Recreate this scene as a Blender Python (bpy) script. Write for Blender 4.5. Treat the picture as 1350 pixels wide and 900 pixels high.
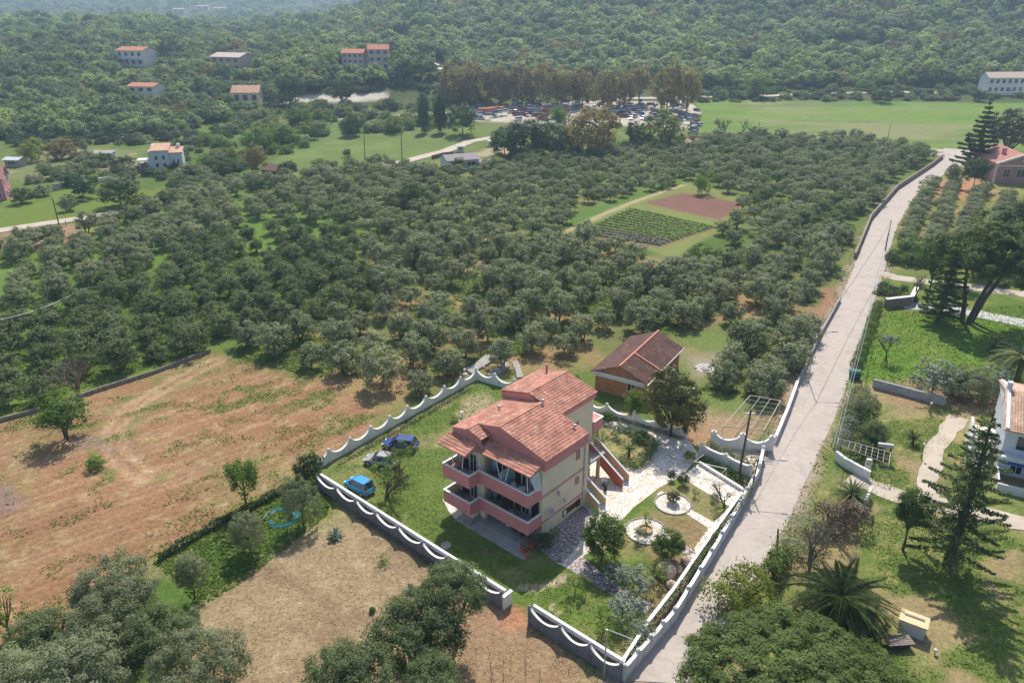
import bpy, math, random
import numpy as np
from mathutils import Vector, Matrix
R = math.radians
D = bpy.data
SC = bpy.context.scene
for o in list(D.objects): D.objects.remove(o)
COL = SC.collection

# ------------------------------------------------------------ camera, sky, sun, exposure
CAM_H, FPX, TH = 48.0, 1010.0, R(24.3)
cam = D.cameras.new('camera'); co = D.objects.new('camera', cam); COL.objects.link(co)
cam.sensor_width = 36.0; cam.lens = FPX / 1350 * 36.0
cam.clip_start = 0.5; cam.clip_end = 9000
co.location = (0, 0, CAM_H); co.rotation_euler = (math.pi/2 - TH, 0, 0)
SC.camera = co
SUN_EL, SUN_AZ = R(51), R(7)          # azimuth measured from +Y towards +X
w = D.worlds.new('World'); SC.world = w; w.use_nodes = True
nt = w.node_tree; nt.nodes.clear()
sky = nt.nodes.new('ShaderNodeTexSky'); sky.sky_type = 'NISHITA'; sky.sun_disc = False
sky.sun_elevation = SUN_EL; sky.sun_rotation = SUN_AZ; sky.altitude = 50; sky.dust_density = 1.5
bg = nt.nodes.new('ShaderNodeBackground'); bg.inputs[1].default_value = 0.125
wo = nt.nodes.new('ShaderNodeOutputWorld')
nt.links.new(sky.outputs[0], bg.inputs[0]); nt.links.new(bg.outputs[0], wo.inputs[0])
sl = D.lights.new('sun', 'SUN'); so = D.objects.new('sun', sl); COL.objects.link(so)
sl.energy = 5.0; sl.angle = R(0.6); sl.color = (1.0, 0.93, 0.82)
sd = Vector((math.sin(SUN_AZ)*math.cos(SUN_EL), math.cos(SUN_AZ)*math.cos(SUN_EL), math.sin(SUN_EL)))
so.rotation_euler = sd.to_track_quat('Z', 'Y').to_euler(); so.location = (0, 0, 200)
SC.view_settings.view_transform = 'Standard'; SC.view_settings.look = 'None'
SC.view_settings.exposure = 0.28; SC.view_settings.gamma = 1.0
SC.render.resolution_x, SC.render.resolution_y = 1024, 682
SC.render.engine = 'CYCLES'
SC.cycles.volume_bounces = 0; SC.cycles.max_bounces = 6; SC.cycles.transparent_max_bounces = 8

# ------------------------------------------------------------ terrain function
def S(t):
    t = np.clip(t, 0, 1); return t*t*(3-2*t)
def TZ(x, y):
    x = np.asarray(x, float); y = np.asarray(y, float)
    yy = np.maximum(y, 40.0); az = x/yy
    z = 6.5*S((y-275)/170)
    A = np.interp(az, [-.46, -.33, -.2, -.125, 0, .3, .8], [0, 0, 12, 44, 80, 110, 130])
    z = z + A*S((y-395)/640)
    A2 = np.interp(az, [-.1, 0.05, .5, 1], [0, 20, 45, 55])
    z = z + A2*S((y-700)/500)
    B = np.interp(az, [-.9, -.42, -.33, -.24], [12, 13, 2, 0])
    z = z + B*S((y-325)/290)
    M = np.interp(az, [-.42, -.3, -.1, -.06], [0, 7, 7, 0])
    z = z + M*S((y-345)/50)
    z = z*(1 - np.interp(az, [-.15, 0.0], [.9, 0])*S((y-900)/350))
    z = z + 42*S((y-1150)/1150) + 100*S((y-2100)/1900)
    z = z + 1.2*S((y-420)/200)*(np.sin(x*.021+y*.013)*1.5+np.sin(x*.05-y*.031))
    return z
def tz(x, y): return float(TZ(x, y))
_c, _s = math.cos(TH), math.sin(TH)
def ray(px, py):
    u = (px-675)/FPX; v = (py-450)/FPX
    return (u, _c - v*_s, -_s - v*_c)
def P(px, py, z=0.0):
    d = ray(px, py); t = (z-CAM_H)/d[2]
    return Vector((d[0]*t, d[1]*t, z))
def T(px, py, h=0.0):
    d = ray(px, py); t = 30.0
    if d[2] < -0.0001:
        t0 = (0-CAM_H)/d[2]
        if t0*d[1] < 274: return Vector((d[0]*t0, d[1]*t0, 0))
    t = 200.0
    while t < 4500:
        if CAM_H + d[2]*t <= tz(d[0]*t, d[1]*t): break
        t += 2.0
    return Vector((d[0]*t, d[1]*t, tz(d[0]*t, d[1]*t)))
def PXM(p):                                     # photo pixels per metre at a point
    return FPX/(p[1]*_c + (CAM_H-p[2])*_s)
def HT(py, y):
    v = (py-450)/FPX
    return CAM_H + (-_s - v*_c)*y/(_c - v*_s)

# ------------------------------------------------------------ numpy value noise
def _hash(ix, iy, seed):
    h = (ix.astype(np.int64)*374761393 + iy.astype(np.int64)*668265263 + seed*982451653) & 0xffffffff
    h = ((h ^ (h >> 13))*1274126177) & 0xffffffff
    return ((h ^ (h >> 16)) & 0xffff)/65535.0
def vnoise(x, y, seed=0):
    ix = np.floor(x); iy = np.floor(y); fx = x-ix; fy = y-iy
    fx = fx*fx*(3-2*fx); fy = fy*fy*(3-2*fy)
    a = _hash(ix, iy, seed); b = _hash(ix+1, iy, seed); c = _hash(ix, iy+1, seed); d = _hash(ix+1, iy+1, seed)
    return (a*(1-fx)+b*fx)*(1-fy)+(c*(1-fx)+d*fx)*fy
def fbm(x, y, sc, seed=0, o=4):
    r = 0; a = 1; t = 0
    for k in range(o):
        r = r + a*vnoise(x/sc, y/sc, seed+k*17); t += a; a *= .55; sc *= .5
    return r/t

# ------------------------------------------------------------ materials
MATS = {}
def nodes_of(m):
    m.use_nodes = True; n = m.node_tree.nodes; l = m.node_tree.links
    b = n.get('Principled BSDF'); return n, l, b
def mat(name, col, rough=.8, spec=.3, metal=0, var=.12, scale=1.5, bump=0.0, bscale=20, wear=None, wearcol=(.3, .28, .25)):
    if name in MATS: return MATS[name]
    m = D.materials.new(name); n, l, b = nodes_of(m)
    b.inputs['Roughness'].default_value = rough; b.inputs['Metallic'].default_value = metal
    b.inputs['Specular IOR Level'].default_value = spec
    tc = n.new('ShaderNodeTexCoord')
    no = n.new('ShaderNodeTexNoise'); no.inputs['Scale'].default_value = scale; no.inputs['Detail'].default_value = 6
    l.new(tc.outputs['Object'], no.inputs['Vector'])
    mp = n.new('ShaderNodeMapRange'); mp.inputs[1].default_value = .3; mp.inputs[2].default_value = .7
    mp.inputs[3].default_value = 1-var; mp.inputs[4].default_value = 1+var
    l.new(no.outputs[0], mp.inputs[0])
    mx = n.new('ShaderNodeVectorMath'); mx.operation = 'SCALE'; mx.inputs[0].default_value = col[:3]
    l.new(mp.outputs[0], mx.inputs['Scale'])
    outc = mx.outputs[0]
    if wear:
        n2 = n.new('ShaderNodeTexNoise'); n2.inputs['Scale'].default_value = wear; n2.inputs['Detail'].default_value = 8
        l.new(tc.outputs['Object'], n2.inputs['Vector'])
        r2 = n.new('ShaderNodeMapRange'); r2.inputs[1].default_value = .52; r2.inputs[2].default_value = .75; r2.inputs[4].default_value = .7
        l.new(n2.outputs[0], r2.inputs[0])
        mm = n.new('ShaderNodeMixRGB'); l.new(r2.outputs[0], mm.inputs[0]); l.new(outc, mm.inputs[1]); mm.inputs[2].default_value = (*wearcol, 1)
        outc = mm.outputs[0]
    l.new(outc, b.inputs['Base Color'])
    if bump:
        nb = n.new('ShaderNodeTexNoise'); nb.inputs['Scale'].default_value = bscale; nb.inputs['Detail'].default_value = 5
        l.new(tc.outputs['Object'], nb.inputs['Vector'])
        bm_ = n.new('ShaderNodeBump'); bm_.inputs['Strength'].default_value = bump; bm_.inputs['Distance'].default_value = .05
        l.new(nb.outputs[0], bm_.inputs['Height']); l.new(bm_.outputs[0], b.inputs['Normal'])
    MATS[name] = m; return m
def leafmat(name, c1, c2, trans=.35, rough=.55, pos=.35):
    if name in MATS: return MATS[name]
    m = D.materials.new(name); n, l, b = nodes_of(m)
    b.inputs['Roughness'].default_value = rough; b.inputs['Specular IOR Level'].default_value = .12
    at = n.new('ShaderNodeAttribute'); at.attribute_name = 'tone'
    oi = n.new('ShaderNodeObjectInfo')
    ad = n.new('ShaderNodeMath'); ad.operation = 'MULTIPLY_ADD'; ad.inputs[1].default_value = pos; l.new(oi.outputs['Random'], ad.inputs[0]); l.new(at.outputs['Fac'], ad.inputs[2])
    sb = n.new('ShaderNodeMath'); sb.operation = 'SUBTRACT'; sb.use_clamp = True; sb.inputs[1].default_value = pos*.5; l.new(ad.outputs[0], sb.inputs[0])
    mx = n.new('ShaderNodeMixRGB'); mx.inputs[1].default_value = (*c1, 1); mx.inputs[2].default_value = (*c2, 1)
    l.new(sb.outputs[0], mx.inputs[0]); l.new(mx.outputs[0], b.inputs['Base Color'])
    tr = n.new('ShaderNodeBsdfTranslucent'); 
    mt = n.new('ShaderNodeVectorMath'); mt.operation = 'MULTIPLY'; mt.inputs[1].default_value = (1.1, 1.25, .6)
    l.new(mx.outputs[0], mt.inputs[0]); l.new(mt.outputs[0], tr.inputs[0])
    ms = n.new('ShaderNodeMixShader'); ms.inputs[0].default_value = trans
    out = n.get('Material Output')
    l.new(b.outputs[0], ms.inputs[1]); l.new(tr.outputs[0], ms.inputs[2]); l.new(ms.outputs[0], out.inputs[0])
    MATS[name] = m; return m
M_OLIVE = leafmat('olive_leaves', (.15, .17, .098), (.38, .40, .255), .4, .7)
M_OLIVG = leafmat('lush_olive_leaves', (.10, .135, .06), (.24, .285, .14), .42, .7)
M_DARK = leafmat('dark_evergreen_leaves', (.04, .07, .028), (.11, .16, .06), .3)
M_FRESH = leafmat('fresh_green_leaves', (.09, .16, .03), (.22, .31, .07), .45)
M_CITRUS = leafmat('citrus_leaves', (.055, .105, .025), (.15, .22, .055), .35)
M_MAGN = leafmat('magnolia_leaves', (.03, .055, .02), (.22, .20, .07), .2, .3)
M_YELLOW = leafmat('yellow_green_leaves', (.16, .20, .04), (.32, .34, .08), .4)
M_BROWNL = leafmat('bronze_plane_leaves', (.20, .15, .07), (.38, .29, .13), .4)
M_PINE = leafmat('pine_needles', (.065, .105, .025), (.19, .25, .07), .35)
M_FOREST = leafmat('forest_leaves', (.15, .205, .075), (.42, .48, .19), .42, pos=1.0)
M_FORESTD = leafmat('dark_forest_leaves', (.085, .135, .075), (.24, .30, .15), .4, pos=.9)
M_GRASS = leafmat('grass_blades', (.12, .19, .035), (.28, .32, .11), .5)
M_DRY = leafmat('dry_twigs', (.14, .10, .075), (.26, .20, .14), .1)
M_PALM = leafmat('palm_leaflets', (.035, .06, .02), (.16, .19, .08), .25)
M_SILVER = leafmat('silver_grey_leaves', (.14, .17, .13), (.28, .32, .25), .2)
M_BARK = mat('bark', (.10, .08, .06), .9, var=.35, scale=4, bump=.6)
M_BARKP = mat('pale_bark', (.22, .18, .14), .9, var=.3, scale=4, bump=.5)
M_CREAM = mat('cream_render', (.76, .65, .47), .9, var=.05, scale=.6, wear=1.2, wearcol=(.60, .51, .39), bump=.1, bscale=60)
M_WHITER = mat('pale_render', (.80, .76, .68), .9, var=.06, scale=.6, wear=1.5, wearcol=(.5, .46, .4))
M_PINK = mat('pink_render', (.62, .255, .245), .85, var=.07, scale=.8, wear=1.4, wearcol=(.50, .22, .21), bump=.1, bscale=60)
M_RED = mat('terracotta_render', (.52, .15, .09), .85, var=.07, scale=.8, wear=1.5, wearcol=(.42, .13, .09))
M_WHITE = mat('white_paint', (.78, .77, .74), .7, var=.06, scale=1.0, wear=2.2, wearcol=(.50, .49, .46), bump=.15, bscale=40)
M_WHITEC = mat('white_coping_paint', (.82, .81, .79), .65, var=.05, scale=1.5, wear=3, wearcol=(.6, .58, .55))
M_OUTER = mat('shade_grey_worn_wall_face', (.22, .22, .25), .9, var=.25, scale=1.5, wear=1.5, wearcol=(.10, .10, .12), bump=.3)  # white wall's shaded face painted in as dark grey, plus random worn patches
M_GLASS = mat('dark_window_glass', (.02, .025, .03), .08, .8, var=.1)
M_FRAME = mat('white_window_frame', (.75, .75, .76), .4, .5, var=.03)
M_WOODD = mat('dark_brown_wood', (.09, .045, .03), .6, var=.2, scale=6)
M_WOODG = mat('grey_weathered_wood', (.27, .23, .20), .9, var=.25, scale=5, bump=.4)
M_POLE = mat('creosoted_pole_wood', (.10, .075, .055), .9, var=.2, scale=3)
M_METAL = mat('galvanised_metal', (.45, .46, .48), .45, .5, .6, var=.08)
M_DARKM = mat('dark_metal', (.05, .05, .055), .5, .5, .3)
M_CONC = mat('grey_concrete', (.36, .34, .32), .9, var=.12, scale=1.5, wear=1.2, wearcol=(.22, .2, .18), bump=.2)
M_STONEW = mat('rough_stone_wall', (.27, .23, .19), .95, var=.35, scale=3, bump=.8, bscale=6)
M_BRICKO = mat('orange_brick_render', (.42, .19, .09), .9, var=.18, scale=1.5, wear=1.5, wearcol=(.30, .16, .10))
M_TYRE = mat('tyre_rubber', (.02, .02, .02), .8)
M_LAMPG = mat('opal_globe', (.8, .8, .8), .2, .5)
M_SOIL = mat('planter_soil', (.16, .10, .06), 1, var=.3, scale=4)
M_BLUEF = mat('pale_blue_curtain', (.45, .60, .72), .8)

def tilemat(name, c1, c2, c3):
    m = D.materials.new(name); n, l, b = nodes_of(m); b.inputs['Roughness'].default_value = .85
    tc = n.new('ShaderNodeTexCoord')
    sc = n.new('ShaderNodeVectorMath'); sc.operation = 'MULTIPLY'; sc.inputs[1].default_value = (3.6, 2.7, 0.001); l.new(tc.outputs['Object'], sc.inputs[0])
    wn = n.new('ShaderNodeTexWhiteNoise'); fl = n.new('ShaderNodeVectorMath'); fl.operation = 'FLOOR'
    l.new(sc.outputs[0], fl.inputs[0]); l.new(fl.outputs[0], wn.inputs['Vector'])
    cr = n.new('ShaderNodeValToRGB'); cr.color_ramp.elements[0].color = (*c1, 1); cr.color_ramp.elements[1].color = (*c2, 1)
    e = cr.color_ramp.elements.new(.93); e.color = (*c2, 1); cr.color_ramp.elements[2].color = (*c3, 1)
    l.new(wn.outputs['Value'], cr.inputs[0])
    no = n.new('ShaderNodeTexNoise'); no.inputs['Scale'].default_value = .8; no.inputs['Detail'].default_value = 8; l.new(tc.outputs['Object'], no.inputs['Vector'])
    mp = n.new('ShaderNodeMapRange'); mp.inputs[1].default_value = .3; mp.inputs[2].default_value = .7; mp.inputs[3].default_value = .66; mp.inputs[4].default_value = 1.18; l.new(no.outputs[0], mp.inputs[0])
    mx = n.new('ShaderNodeVectorMath'); mx.operation = 'SCALE'; l.new(cr.outputs[0], mx.inputs[0]); l.new(mp.outputs[0], mx.inputs['Scale'])
    l.new(mx.outputs[0], b.inputs['Base Color']); MATS[name] = m; return m
M_TILE = tilemat('terracotta_roof_tiles', (.50, .22, .15), (.64, .32, .23), (.72, .47, .37))
M_TILEB = tilemat('old_brown_roof_tiles', (.15, .07, .055), (.21, .105, .08), (.30, .17, .12))
M_TILEP = tilemat('pale_roof_tiles', (.55, .34, .23), (.68, .46, .33), (.75, .58, .45))

def stonemat(name, scale, c1, c2, joint, jw=.05, bump=.5):
    m = D.materials.new(name); n, l, b = nodes_of(m); b.inputs['Roughness'].default_value = .85
    tc = n.new('ShaderNodeTexCoord')
    v1 = n.new('ShaderNodeTexVoronoi'); v1.feature = 'DISTANCE_TO_EDGE'; v1.inputs['Scale'].default_value = scale; l.new(tc.outputs['Object'], v1.inputs['Vector'])
    v2 = n.new('ShaderNodeTexVoronoi'); v2.inputs['Scale'].default_value = scale; l.new(tc.outputs['Object'], v2.inputs['Vector'])
    mp = n.new('ShaderNodeMapRange'); mp.inputs[1].default_value = jw*.6; mp.inputs[2].default_value = jw*1.4; l.new(v1.outputs['Distance'], mp.inputs[0])
    sx = n.new('ShaderNodeSeparateColor'); l.new(v2.outputs['Color'], sx.inputs[0])
    mc = n.new('ShaderNodeMixRGB'); mc.inputs[1].default_value = (*c1, 1); mc.inputs[2].default_value = (*c2, 1); l.new(sx.outputs[0], mc.inputs[0])
    no = n.new('ShaderNodeTexNoise'); no.inputs['Scale'].default_value = .35; no.inputs['Detail'].default_value = 8; l.new(tc.outputs['Object'], no.inputs['Vector'])
    mr = n.new('ShaderNodeMapRange'); mr.inputs[1].default_value = .3; mr.inputs[2].default_value = .7; mr.inputs[3].default_value = .82; mr.inputs[4].default_value = 1.08; l.new(no.outputs[0], mr.inputs[0])
    ms = n.new('ShaderNodeVectorMath'); ms.operation = 'SCALE'; l.new(mc.outputs[0], ms.inputs[0]); l.new(mr.outputs[0], ms.inputs['Scale'])
    mj = n.new('ShaderNodeMixRGB'); mj.inputs[1].default_value = (*joint, 1); l.new(ms.outputs[0], mj.inputs[2]); l.new(mp.outputs[0], mj.inputs[0])
    l.new(mj.outputs[0], b.inputs['Base Color'])
    bu = n.new('ShaderNodeBump'); bu.inputs['Strength'].default_value = bump; bu.inputs['Distance'].default_value = .03; l.new(mp.outputs[0], bu.inputs['Height']); l.new(bu.outputs[0], b.inputs['Normal'])
    MATS[name] = m; return m
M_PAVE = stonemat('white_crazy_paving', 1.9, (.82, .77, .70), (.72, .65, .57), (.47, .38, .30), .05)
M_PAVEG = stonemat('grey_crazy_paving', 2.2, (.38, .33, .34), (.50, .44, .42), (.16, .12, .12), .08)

# ------------------------------------------------------------ object helpers
def link(o): COL.objects.link(o); return o
def tag(o, label=None, cat=None, group=None, kind=None):
    if label: o['label'] = label
    if cat: o['category'] = cat
    if group: o['group'] = group
    if kind: o['kind'] = kind
    return o
def empty(name, loc=(0, 0, 0), rz=0, label=None, cat=None, group=None):
    o = D.objects.new(name, None); link(o); o.location = loc; o.rotation_euler = (0, 0, rz); o.empty_display_size = .3
    return tag(o, label, cat, group)
class MB:
    def __init__(s): s.v = []; s.f = []; s.m = []
    def add(s, vs, fs, mi=0):
        b = len(s.v); s.v += [tuple(v) for v in vs]
        for f in fs: s.f.append([i+b for i in f]); s.m.append(mi)
        return s
    def box(s, x0, x1, y0, y1, z0, z1, mi=0):
        return s.add([(x0,y0,z0),(x1,y0,z0),(x1,y1,z0),(x0,y1,z0),(x0,y0,z1),(x1,y0,z1),(x1,y1,z1),(x0,y1,z1)],
            [(3,2,1,0),(4,5,6,7),(0,1,5,4),(1,2,6,5),(2,3,7,6),(3,0,4,7)], mi)
    def prism(s, poly, z0, z1, mi=0):
        n = len(poly); a = sum(poly[i][0]*poly[(i+1)%n][1]-poly[(i+1)%n][0]*poly[i][1] for i in range(n))
        if a < 0: poly = poly[::-1]
        vs = [(p[0], p[1], z0) for p in poly]+[(p[0], p[1], z1) for p in poly]
        return s.add(vs, [tuple(range(n-1, -1, -1)), tuple(range(n, 2*n))]+[(i, (i+1)%n, n+(i+1)%n, n+i) for i in range(n)], mi)
    def hull(s, a, b, mi=0):                     # two equal rings joined (a = bottom loop, b = top loop)
        n = len(a)
        return s.add(list(a)+list(b), [tuple(range(n-1, -1, -1)), tuple(range(n, 2*n))]+[(i, (i+1)%n, n+(i+1)%n, n+i) for i in range(n)], mi)
    def tube(s, path, r0, r1=None, n=6, mi=0):
        r1 = r0 if r1 is None else r1; path = [Vector(p) for p in path]; k = len(path); vs = []; fs = []
        for i, p in enumerate(path):
            d = (path[min(i+1, k-1)]-path[max(i-1, 0)]).normalized()
            u = d.cross(Vector((0, 0, 1)));  u = Vector((1, 0, 0)) if u.length < .05 else u.normalized()
            w_ = d.cross(u); r = r0+(r1-r0)*i/max(1, k-1)
            for j in range(n):
                a = 2*math.pi*j/n; vs.append(p+u*(r*math.cos(a))+w_*(r*math.sin(a)))
        for i in range(k-1):
            for j in range(n): fs.append((i*n+j, i*n+(j+1)%n, (i+1)*n+(j+1)%n, (i+1)*n+j))
        fs.append(tuple(range(n))); fs.append(tuple(range(k*n-1, (k-1)*n-1, -1)))
        return s.add(vs, fs, mi)
    def lathe(s, c, prof, n=12, mi=0):
        vs = []; fs = []
        for (r, z) in prof:
            for j in range(n):
                a = 2*math.pi*j/n; vs.append((c[0]+r*math.cos(a), c[1]+r*math.sin(a), c[2]+z))
        k = len(prof)
        for i in range(k-1):
            for j in range(n): fs.append((i*n+j, i*n+(j+1)%n, (i+1)*n+(j+1)%n, (i+1)*n+j))
        fs.append(tuple(range(n-1, -1, -1))); fs.append(tuple(range((k-1)*n, k*n)))
        return s.add(vs, fs, mi)
    def mesh(s, name, mats):
        me = D.meshes.new(name); me.from_pydata(s.v, [], s.f)
        for m in (mats if isinstance(mats, (list, tuple)) else [mats]): me.materials.append(m)
        if any(s.m): me.polygons.foreach_set('material_index', s.m)
        me.update(); return me
    def build(s, name, mats, parent=None, smooth=False):
        me = s.mesh(name, mats)
        if smooth: me.polygons.foreach_set('use_smooth', [True]*len(me.polygons))
        o = D.objects.new(name, me); link(o)
        if parent: o.parent = parent
        return o
def obj(name, me, parent=None, loc=None, scale=None, rz=0):
    o = D.objects.new(name, me); link(o)
    if parent: o.parent = parent
    if loc is not None: o.location = loc
    if scale is not None: o.scale = scale
    if rz: o.rotation_euler = (0, 0, rz)
    return o
def copy_tree(o, parent=None):
    c = o.copy(); link(c); c.parent = parent
    for ch in o.children: copy_tree(ch, c)
    return c
def quadmesh(name, Q, tone, mats, midx=None, extra=None):
    """Q (n,4,3) quads, tone (n,), optional extra MB of stems appended"""
    n = len(Q); v = Q.reshape(-1, 3); f = np.arange(n*4).reshape(-1, 4)
    me = D.meshes.new(name); ev = []; ef = []
    if extra: ev = extra.v; ef = [[i+n*4 for i in q] for q in extra.f]
    nv = n*4+len(ev); loops = np.concatenate([f.ravel(), np.array([i for q in ef for i in q], int)]) if ef else f.ravel()
    me.vertices.add(nv); me.vertices.foreach_set('co', np.concatenate([v.ravel(), np.array(ev, float).ravel()]) if ev else v.ravel())
    me.loops.add(len(loops)); me.loops.foreach_set('vertex_index', loops.astype(np.int32))
    tot = np.array([4]*n+[len(q) for q in ef], np.int32); st = np.concatenate([[0], np.cumsum(tot)[:-1]]).astype(np.int32)
    me.polygons.add(len(tot)); me.polygons.foreach_set('loop_start', st); me.polygons.foreach_set('loop_total', tot)
    mi = np.zeros(len(tot), np.int32)
    if midx is not None: mi[:n] = midx
    if ef: mi[n:] = len(mats)-1
    me.polygons.foreach_set('material_index', mi)
    for m in mats: me.materials.append(m)
    a = me.attributes.new('tone', 'FLOAT', 'POINT'); t = np.zeros(nv, np.float32); t[:n*4] = np.repeat(tone, 4); a.data.foreach_set('value', t)
    me.update(calc_edges=True); me.validate(); return me
def leafquads(rng, C, N, size, aspect=1.6):
    """C centres (n,3), N normals (n,3) -> quads"""
    n = len(C); t = rng.normal(size=(n, 3)); t -= (t*N).sum(1)[:, None]*N; t /= np.linalg.norm(t, axis=1)[:, None]+1e-9
    b = np.cross(N, t); s = (size*(.7+.6*rng.random(n)))[:, None] if np.ndim(size) else size*(.7+.6*rng.random(n))[:, None]
    a_ = t*s*.5*aspect; b_ = b*s*.5
    return np.stack([C-a_, C-b_*.9, C+a_, C+b_*.9], 1)
def unit(v): return v/(np.linalg.norm(v, axis=-1, keepdims=True)+1e-9)
def crown_quads(rng, nclump=42, nleaf=26, leaf=.10, cr=.27, zmin=-.82, lob=.22, fill=.35, flat=1.0, aspect=1.6, up=.35):
    """unit radius crown"""
    lobes = unit(rng.normal(size=(7, 3))); lw = rng.uniform(-.4, 1, 7)
    C = []
    while len(C) < nclump:
        d = unit(rng.normal(size=3))
        if d[2] < zmin: continue
        rr = (rng.uniform(.78, 1.0) if rng.random() > fill else rng.uniform(.3, .8))
        m = 1+lob*np.clip((lobes@d-.6)/.4, 0, 1)@lw
        C.append(d*rr*m*(1-cr*.6))
    C = np.array(C); C[:, 2] *= flat
    idx = np.repeat(np.arange(nclump), nleaf); n = len(idx)
    d = unit(rng.normal(size=(n, 3))); rad = cr*(rng.random(n)**.45)*rng.uniform(.7, 1.25, nclump)[idx]
    Pt = C[idx]+d*rad[:, None]*np.array([1, 1, .8])
    N = unit(d*.75+unit(Pt)*.75+rng.normal(size=(n, 3))*.42+np.array([0, 0, up]))
    tone = np.clip(rng.uniform(.15, .85, nclump)[idx]*.6+rng.random(n)*.4, 0, 1)
    return leafquads(rng, Pt, N, leaf, aspect), tone
def crown_mesh(name, m, seed, **k):
    q, t = crown_quads(np.random.default_rng(seed), **k); return quadmesh(name, q, t, [m])
def trunk_mesh(name, m, seed, h=1.0, r=.05, nl=5, spread=.55, lh=.35, top=.95, stems=1, curve=.08):
    rg = random.Random(seed); b = MB()
    for s_ in range(stems):
        a0 = 6.28*s_/max(1, stems)+rg.random(); off = 0 if stems == 1 else .06
        lean = rg.uniform(0, curve)+(0 if stems == 1 else .12)
        p0 = Vector((math.cos(a0)*off, math.sin(a0)*off, -.03)); p1 = p0+Vector((math.cos(a0)*lean*.5, math.sin(a0)*lean*.5, lh*h))
        b.tube([p0, (p0+p1)/2+Vector((rg.uniform(-.02, .02), rg.uniform(-.02, .02), 0)), p1], r*1.2, r*.85, 7)
        for k in range(nl):
            a = a0+6.28*k/nl+rg.uniform(-.5, .5); sp = spread*rg.uniform(.5, 1)
            e = p1+Vector((math.cos(a)*sp, math.sin(a)*sp, (top-lh)*h*rg.uniform(.6, 1)))
            mid = p1*.5+e*.5+Vector((math.cos(a)*sp*.12, math.sin(a)*sp*.12, -.03))
            b.tube([p1-Vector((0, 0, .03)), mid, e], r*.6, r*.15, 5)
            if nl >= 5:
                a2 = a+rg.uniform(-1, 1); b.tube([mid, mid+Vector((math.cos(a2)*sp*.4, math.sin(a2)*sp*.4, (top-lh)*h*.4))], r*.3, r*.08, 4)
    return b.mesh(name, m)
def tree(name, label, cat, base, height, radius, crown, trunk, cz=None, group=None, rz=0, flat=None, rng=random):
    """crown unit mesh centred on 0, trunk unit-height mesh"""
    t = empty(name, base, rz, label, cat, group)
    rzh = radius*(flat if flat else .85)
    cz = height-rzh if cz is None else cz
    obj('crown', crown, t, (0, 0, cz), (radius, radius*random.uniform(.9, 1.1), rzh))
    if trunk: obj('trunk', trunk, t, (0, 0, 0), (max(radius*.9, height*.45), max(radius*.9, height*.45), height*.92))
    return t
random.seed(7)
# ------------------------------------------------------------ ground sheet with painted soils and grasses
def poly_w(pts): return np.array([[T(*p).x, T(*p).y] for p in pts])
def sdist(X, Y, poly):
    n = len(poly); d = np.full(X.shape, 1e9); ins = np.zeros(X.shape, bool)
    for i in range(n):
        ax, ay = poly[i]; bx, by = poly[(i+1) % n]
        ex, ey = bx-ax, by-ay; wx, wy = X-ax, Y-ay
        t = np.clip((wx*ex+wy*ey)/(ex*ex+ey*ey+1e-9), 0, 1)
        d = np.minimum(d, (wx-t*ex)**2+(wy-t*ey)**2)
        c = ((ay > Y) != (by > Y)) & (X < (bx-ax)*(Y-ay)/(by-ay+1e-12)+ax); ins ^= c
    d = np.sqrt(d); return np.where(ins, d, -d)
# rows get farther apart with distance; columns fan out
ys = [-60.0]
while ys[-1] < 4600:
    y = ys[-1]; ys.append(y+max(.42, min(.0075*max(y, 0)-.0, .0075*max(y, 0))) if y < 900 else y*1.02)
ys = np.array(ys); azs = np.linspace(-1.15, 1.15, 560)
Yg, Ag = np.meshgrid(ys, azs, indexing='ij'); Xg = Ag*(np.maximum(Yg, 0)+62)
Zg = TZ(Xg, Yg)
GX, GY = Xg.ravel(), Yg.ravel(); GZ = Zg.ravel()
n1 = fbm(GX, GY, 9, 1); n2 = fbm(GX, GY, 2.6, 2); n3 = fbm(GX, GY, 40, 3); n4 = fbm(GX, GY, 1.1, 4, 3)
wob = (fbm(GX, GY, 4, 5)-.5)
def mix(c, col, m):
    col = np.array(col) if not isinstance(col, np.ndarray) else col
    return c*(1-m[:, None])+col*m[:, None]
def pm(pts, soft=1.2, wb=3.0, world=False):
    d = sdist(GX, GY, np.array(pts) if world else poly_w(pts)); return S((d+wob*wb*2)/soft*.5+.5)
def ramp(n, a, b): return S((n-a)/(b-a))
def rot(ang): return GX*math.cos(ang)+GY*math.sin(ang), -GX*math.sin(ang)+GY*math.cos(ang)
LUSH = (.065, .125, .022); GRASS = (.12, .165, .038); DRYG = (.22, .205, .085); SOIL = (.285, .16, .085); PALE = (.37, .285, .18); DSOIL = (.21, .12, .08)
c = np.tile(np.array(GRASS), (len(GX), 1))
c = mix(c, DRYG, ramp(n1, .45, .75)*.6); c = mix(c, LUSH, ramp(n3, .5, .7)*.6)
c = mix(c, (.06, .075, .03), S((GY-300)/80)*.8)                       # woodland floor on the hills
# olive grove floors
c = mix(c, (.11, .19, .03), pm([(0, 330), (330, 250), (480, 300), (520, 400), (300, 465), (0, 545)], 3)*(.9))
mid = pm([(480, 330), (700, 300), (840, 340), (1100, 350), (1090, 420), (1040, 510), (950, 520), (900, 500), (780, 480), (640, 495), (500, 545), (300, 480), (320, 440)], 4)
c = mix(c, (.15, .165, .055), mid); c = mix(c, (.30, .20, .10), mid*ramp(n1, .42, .62)*.9); c = mix(c, LUSH, mid*ramp(fbm(GX, GY, 7, 31), .5, .65)*.7)
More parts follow.
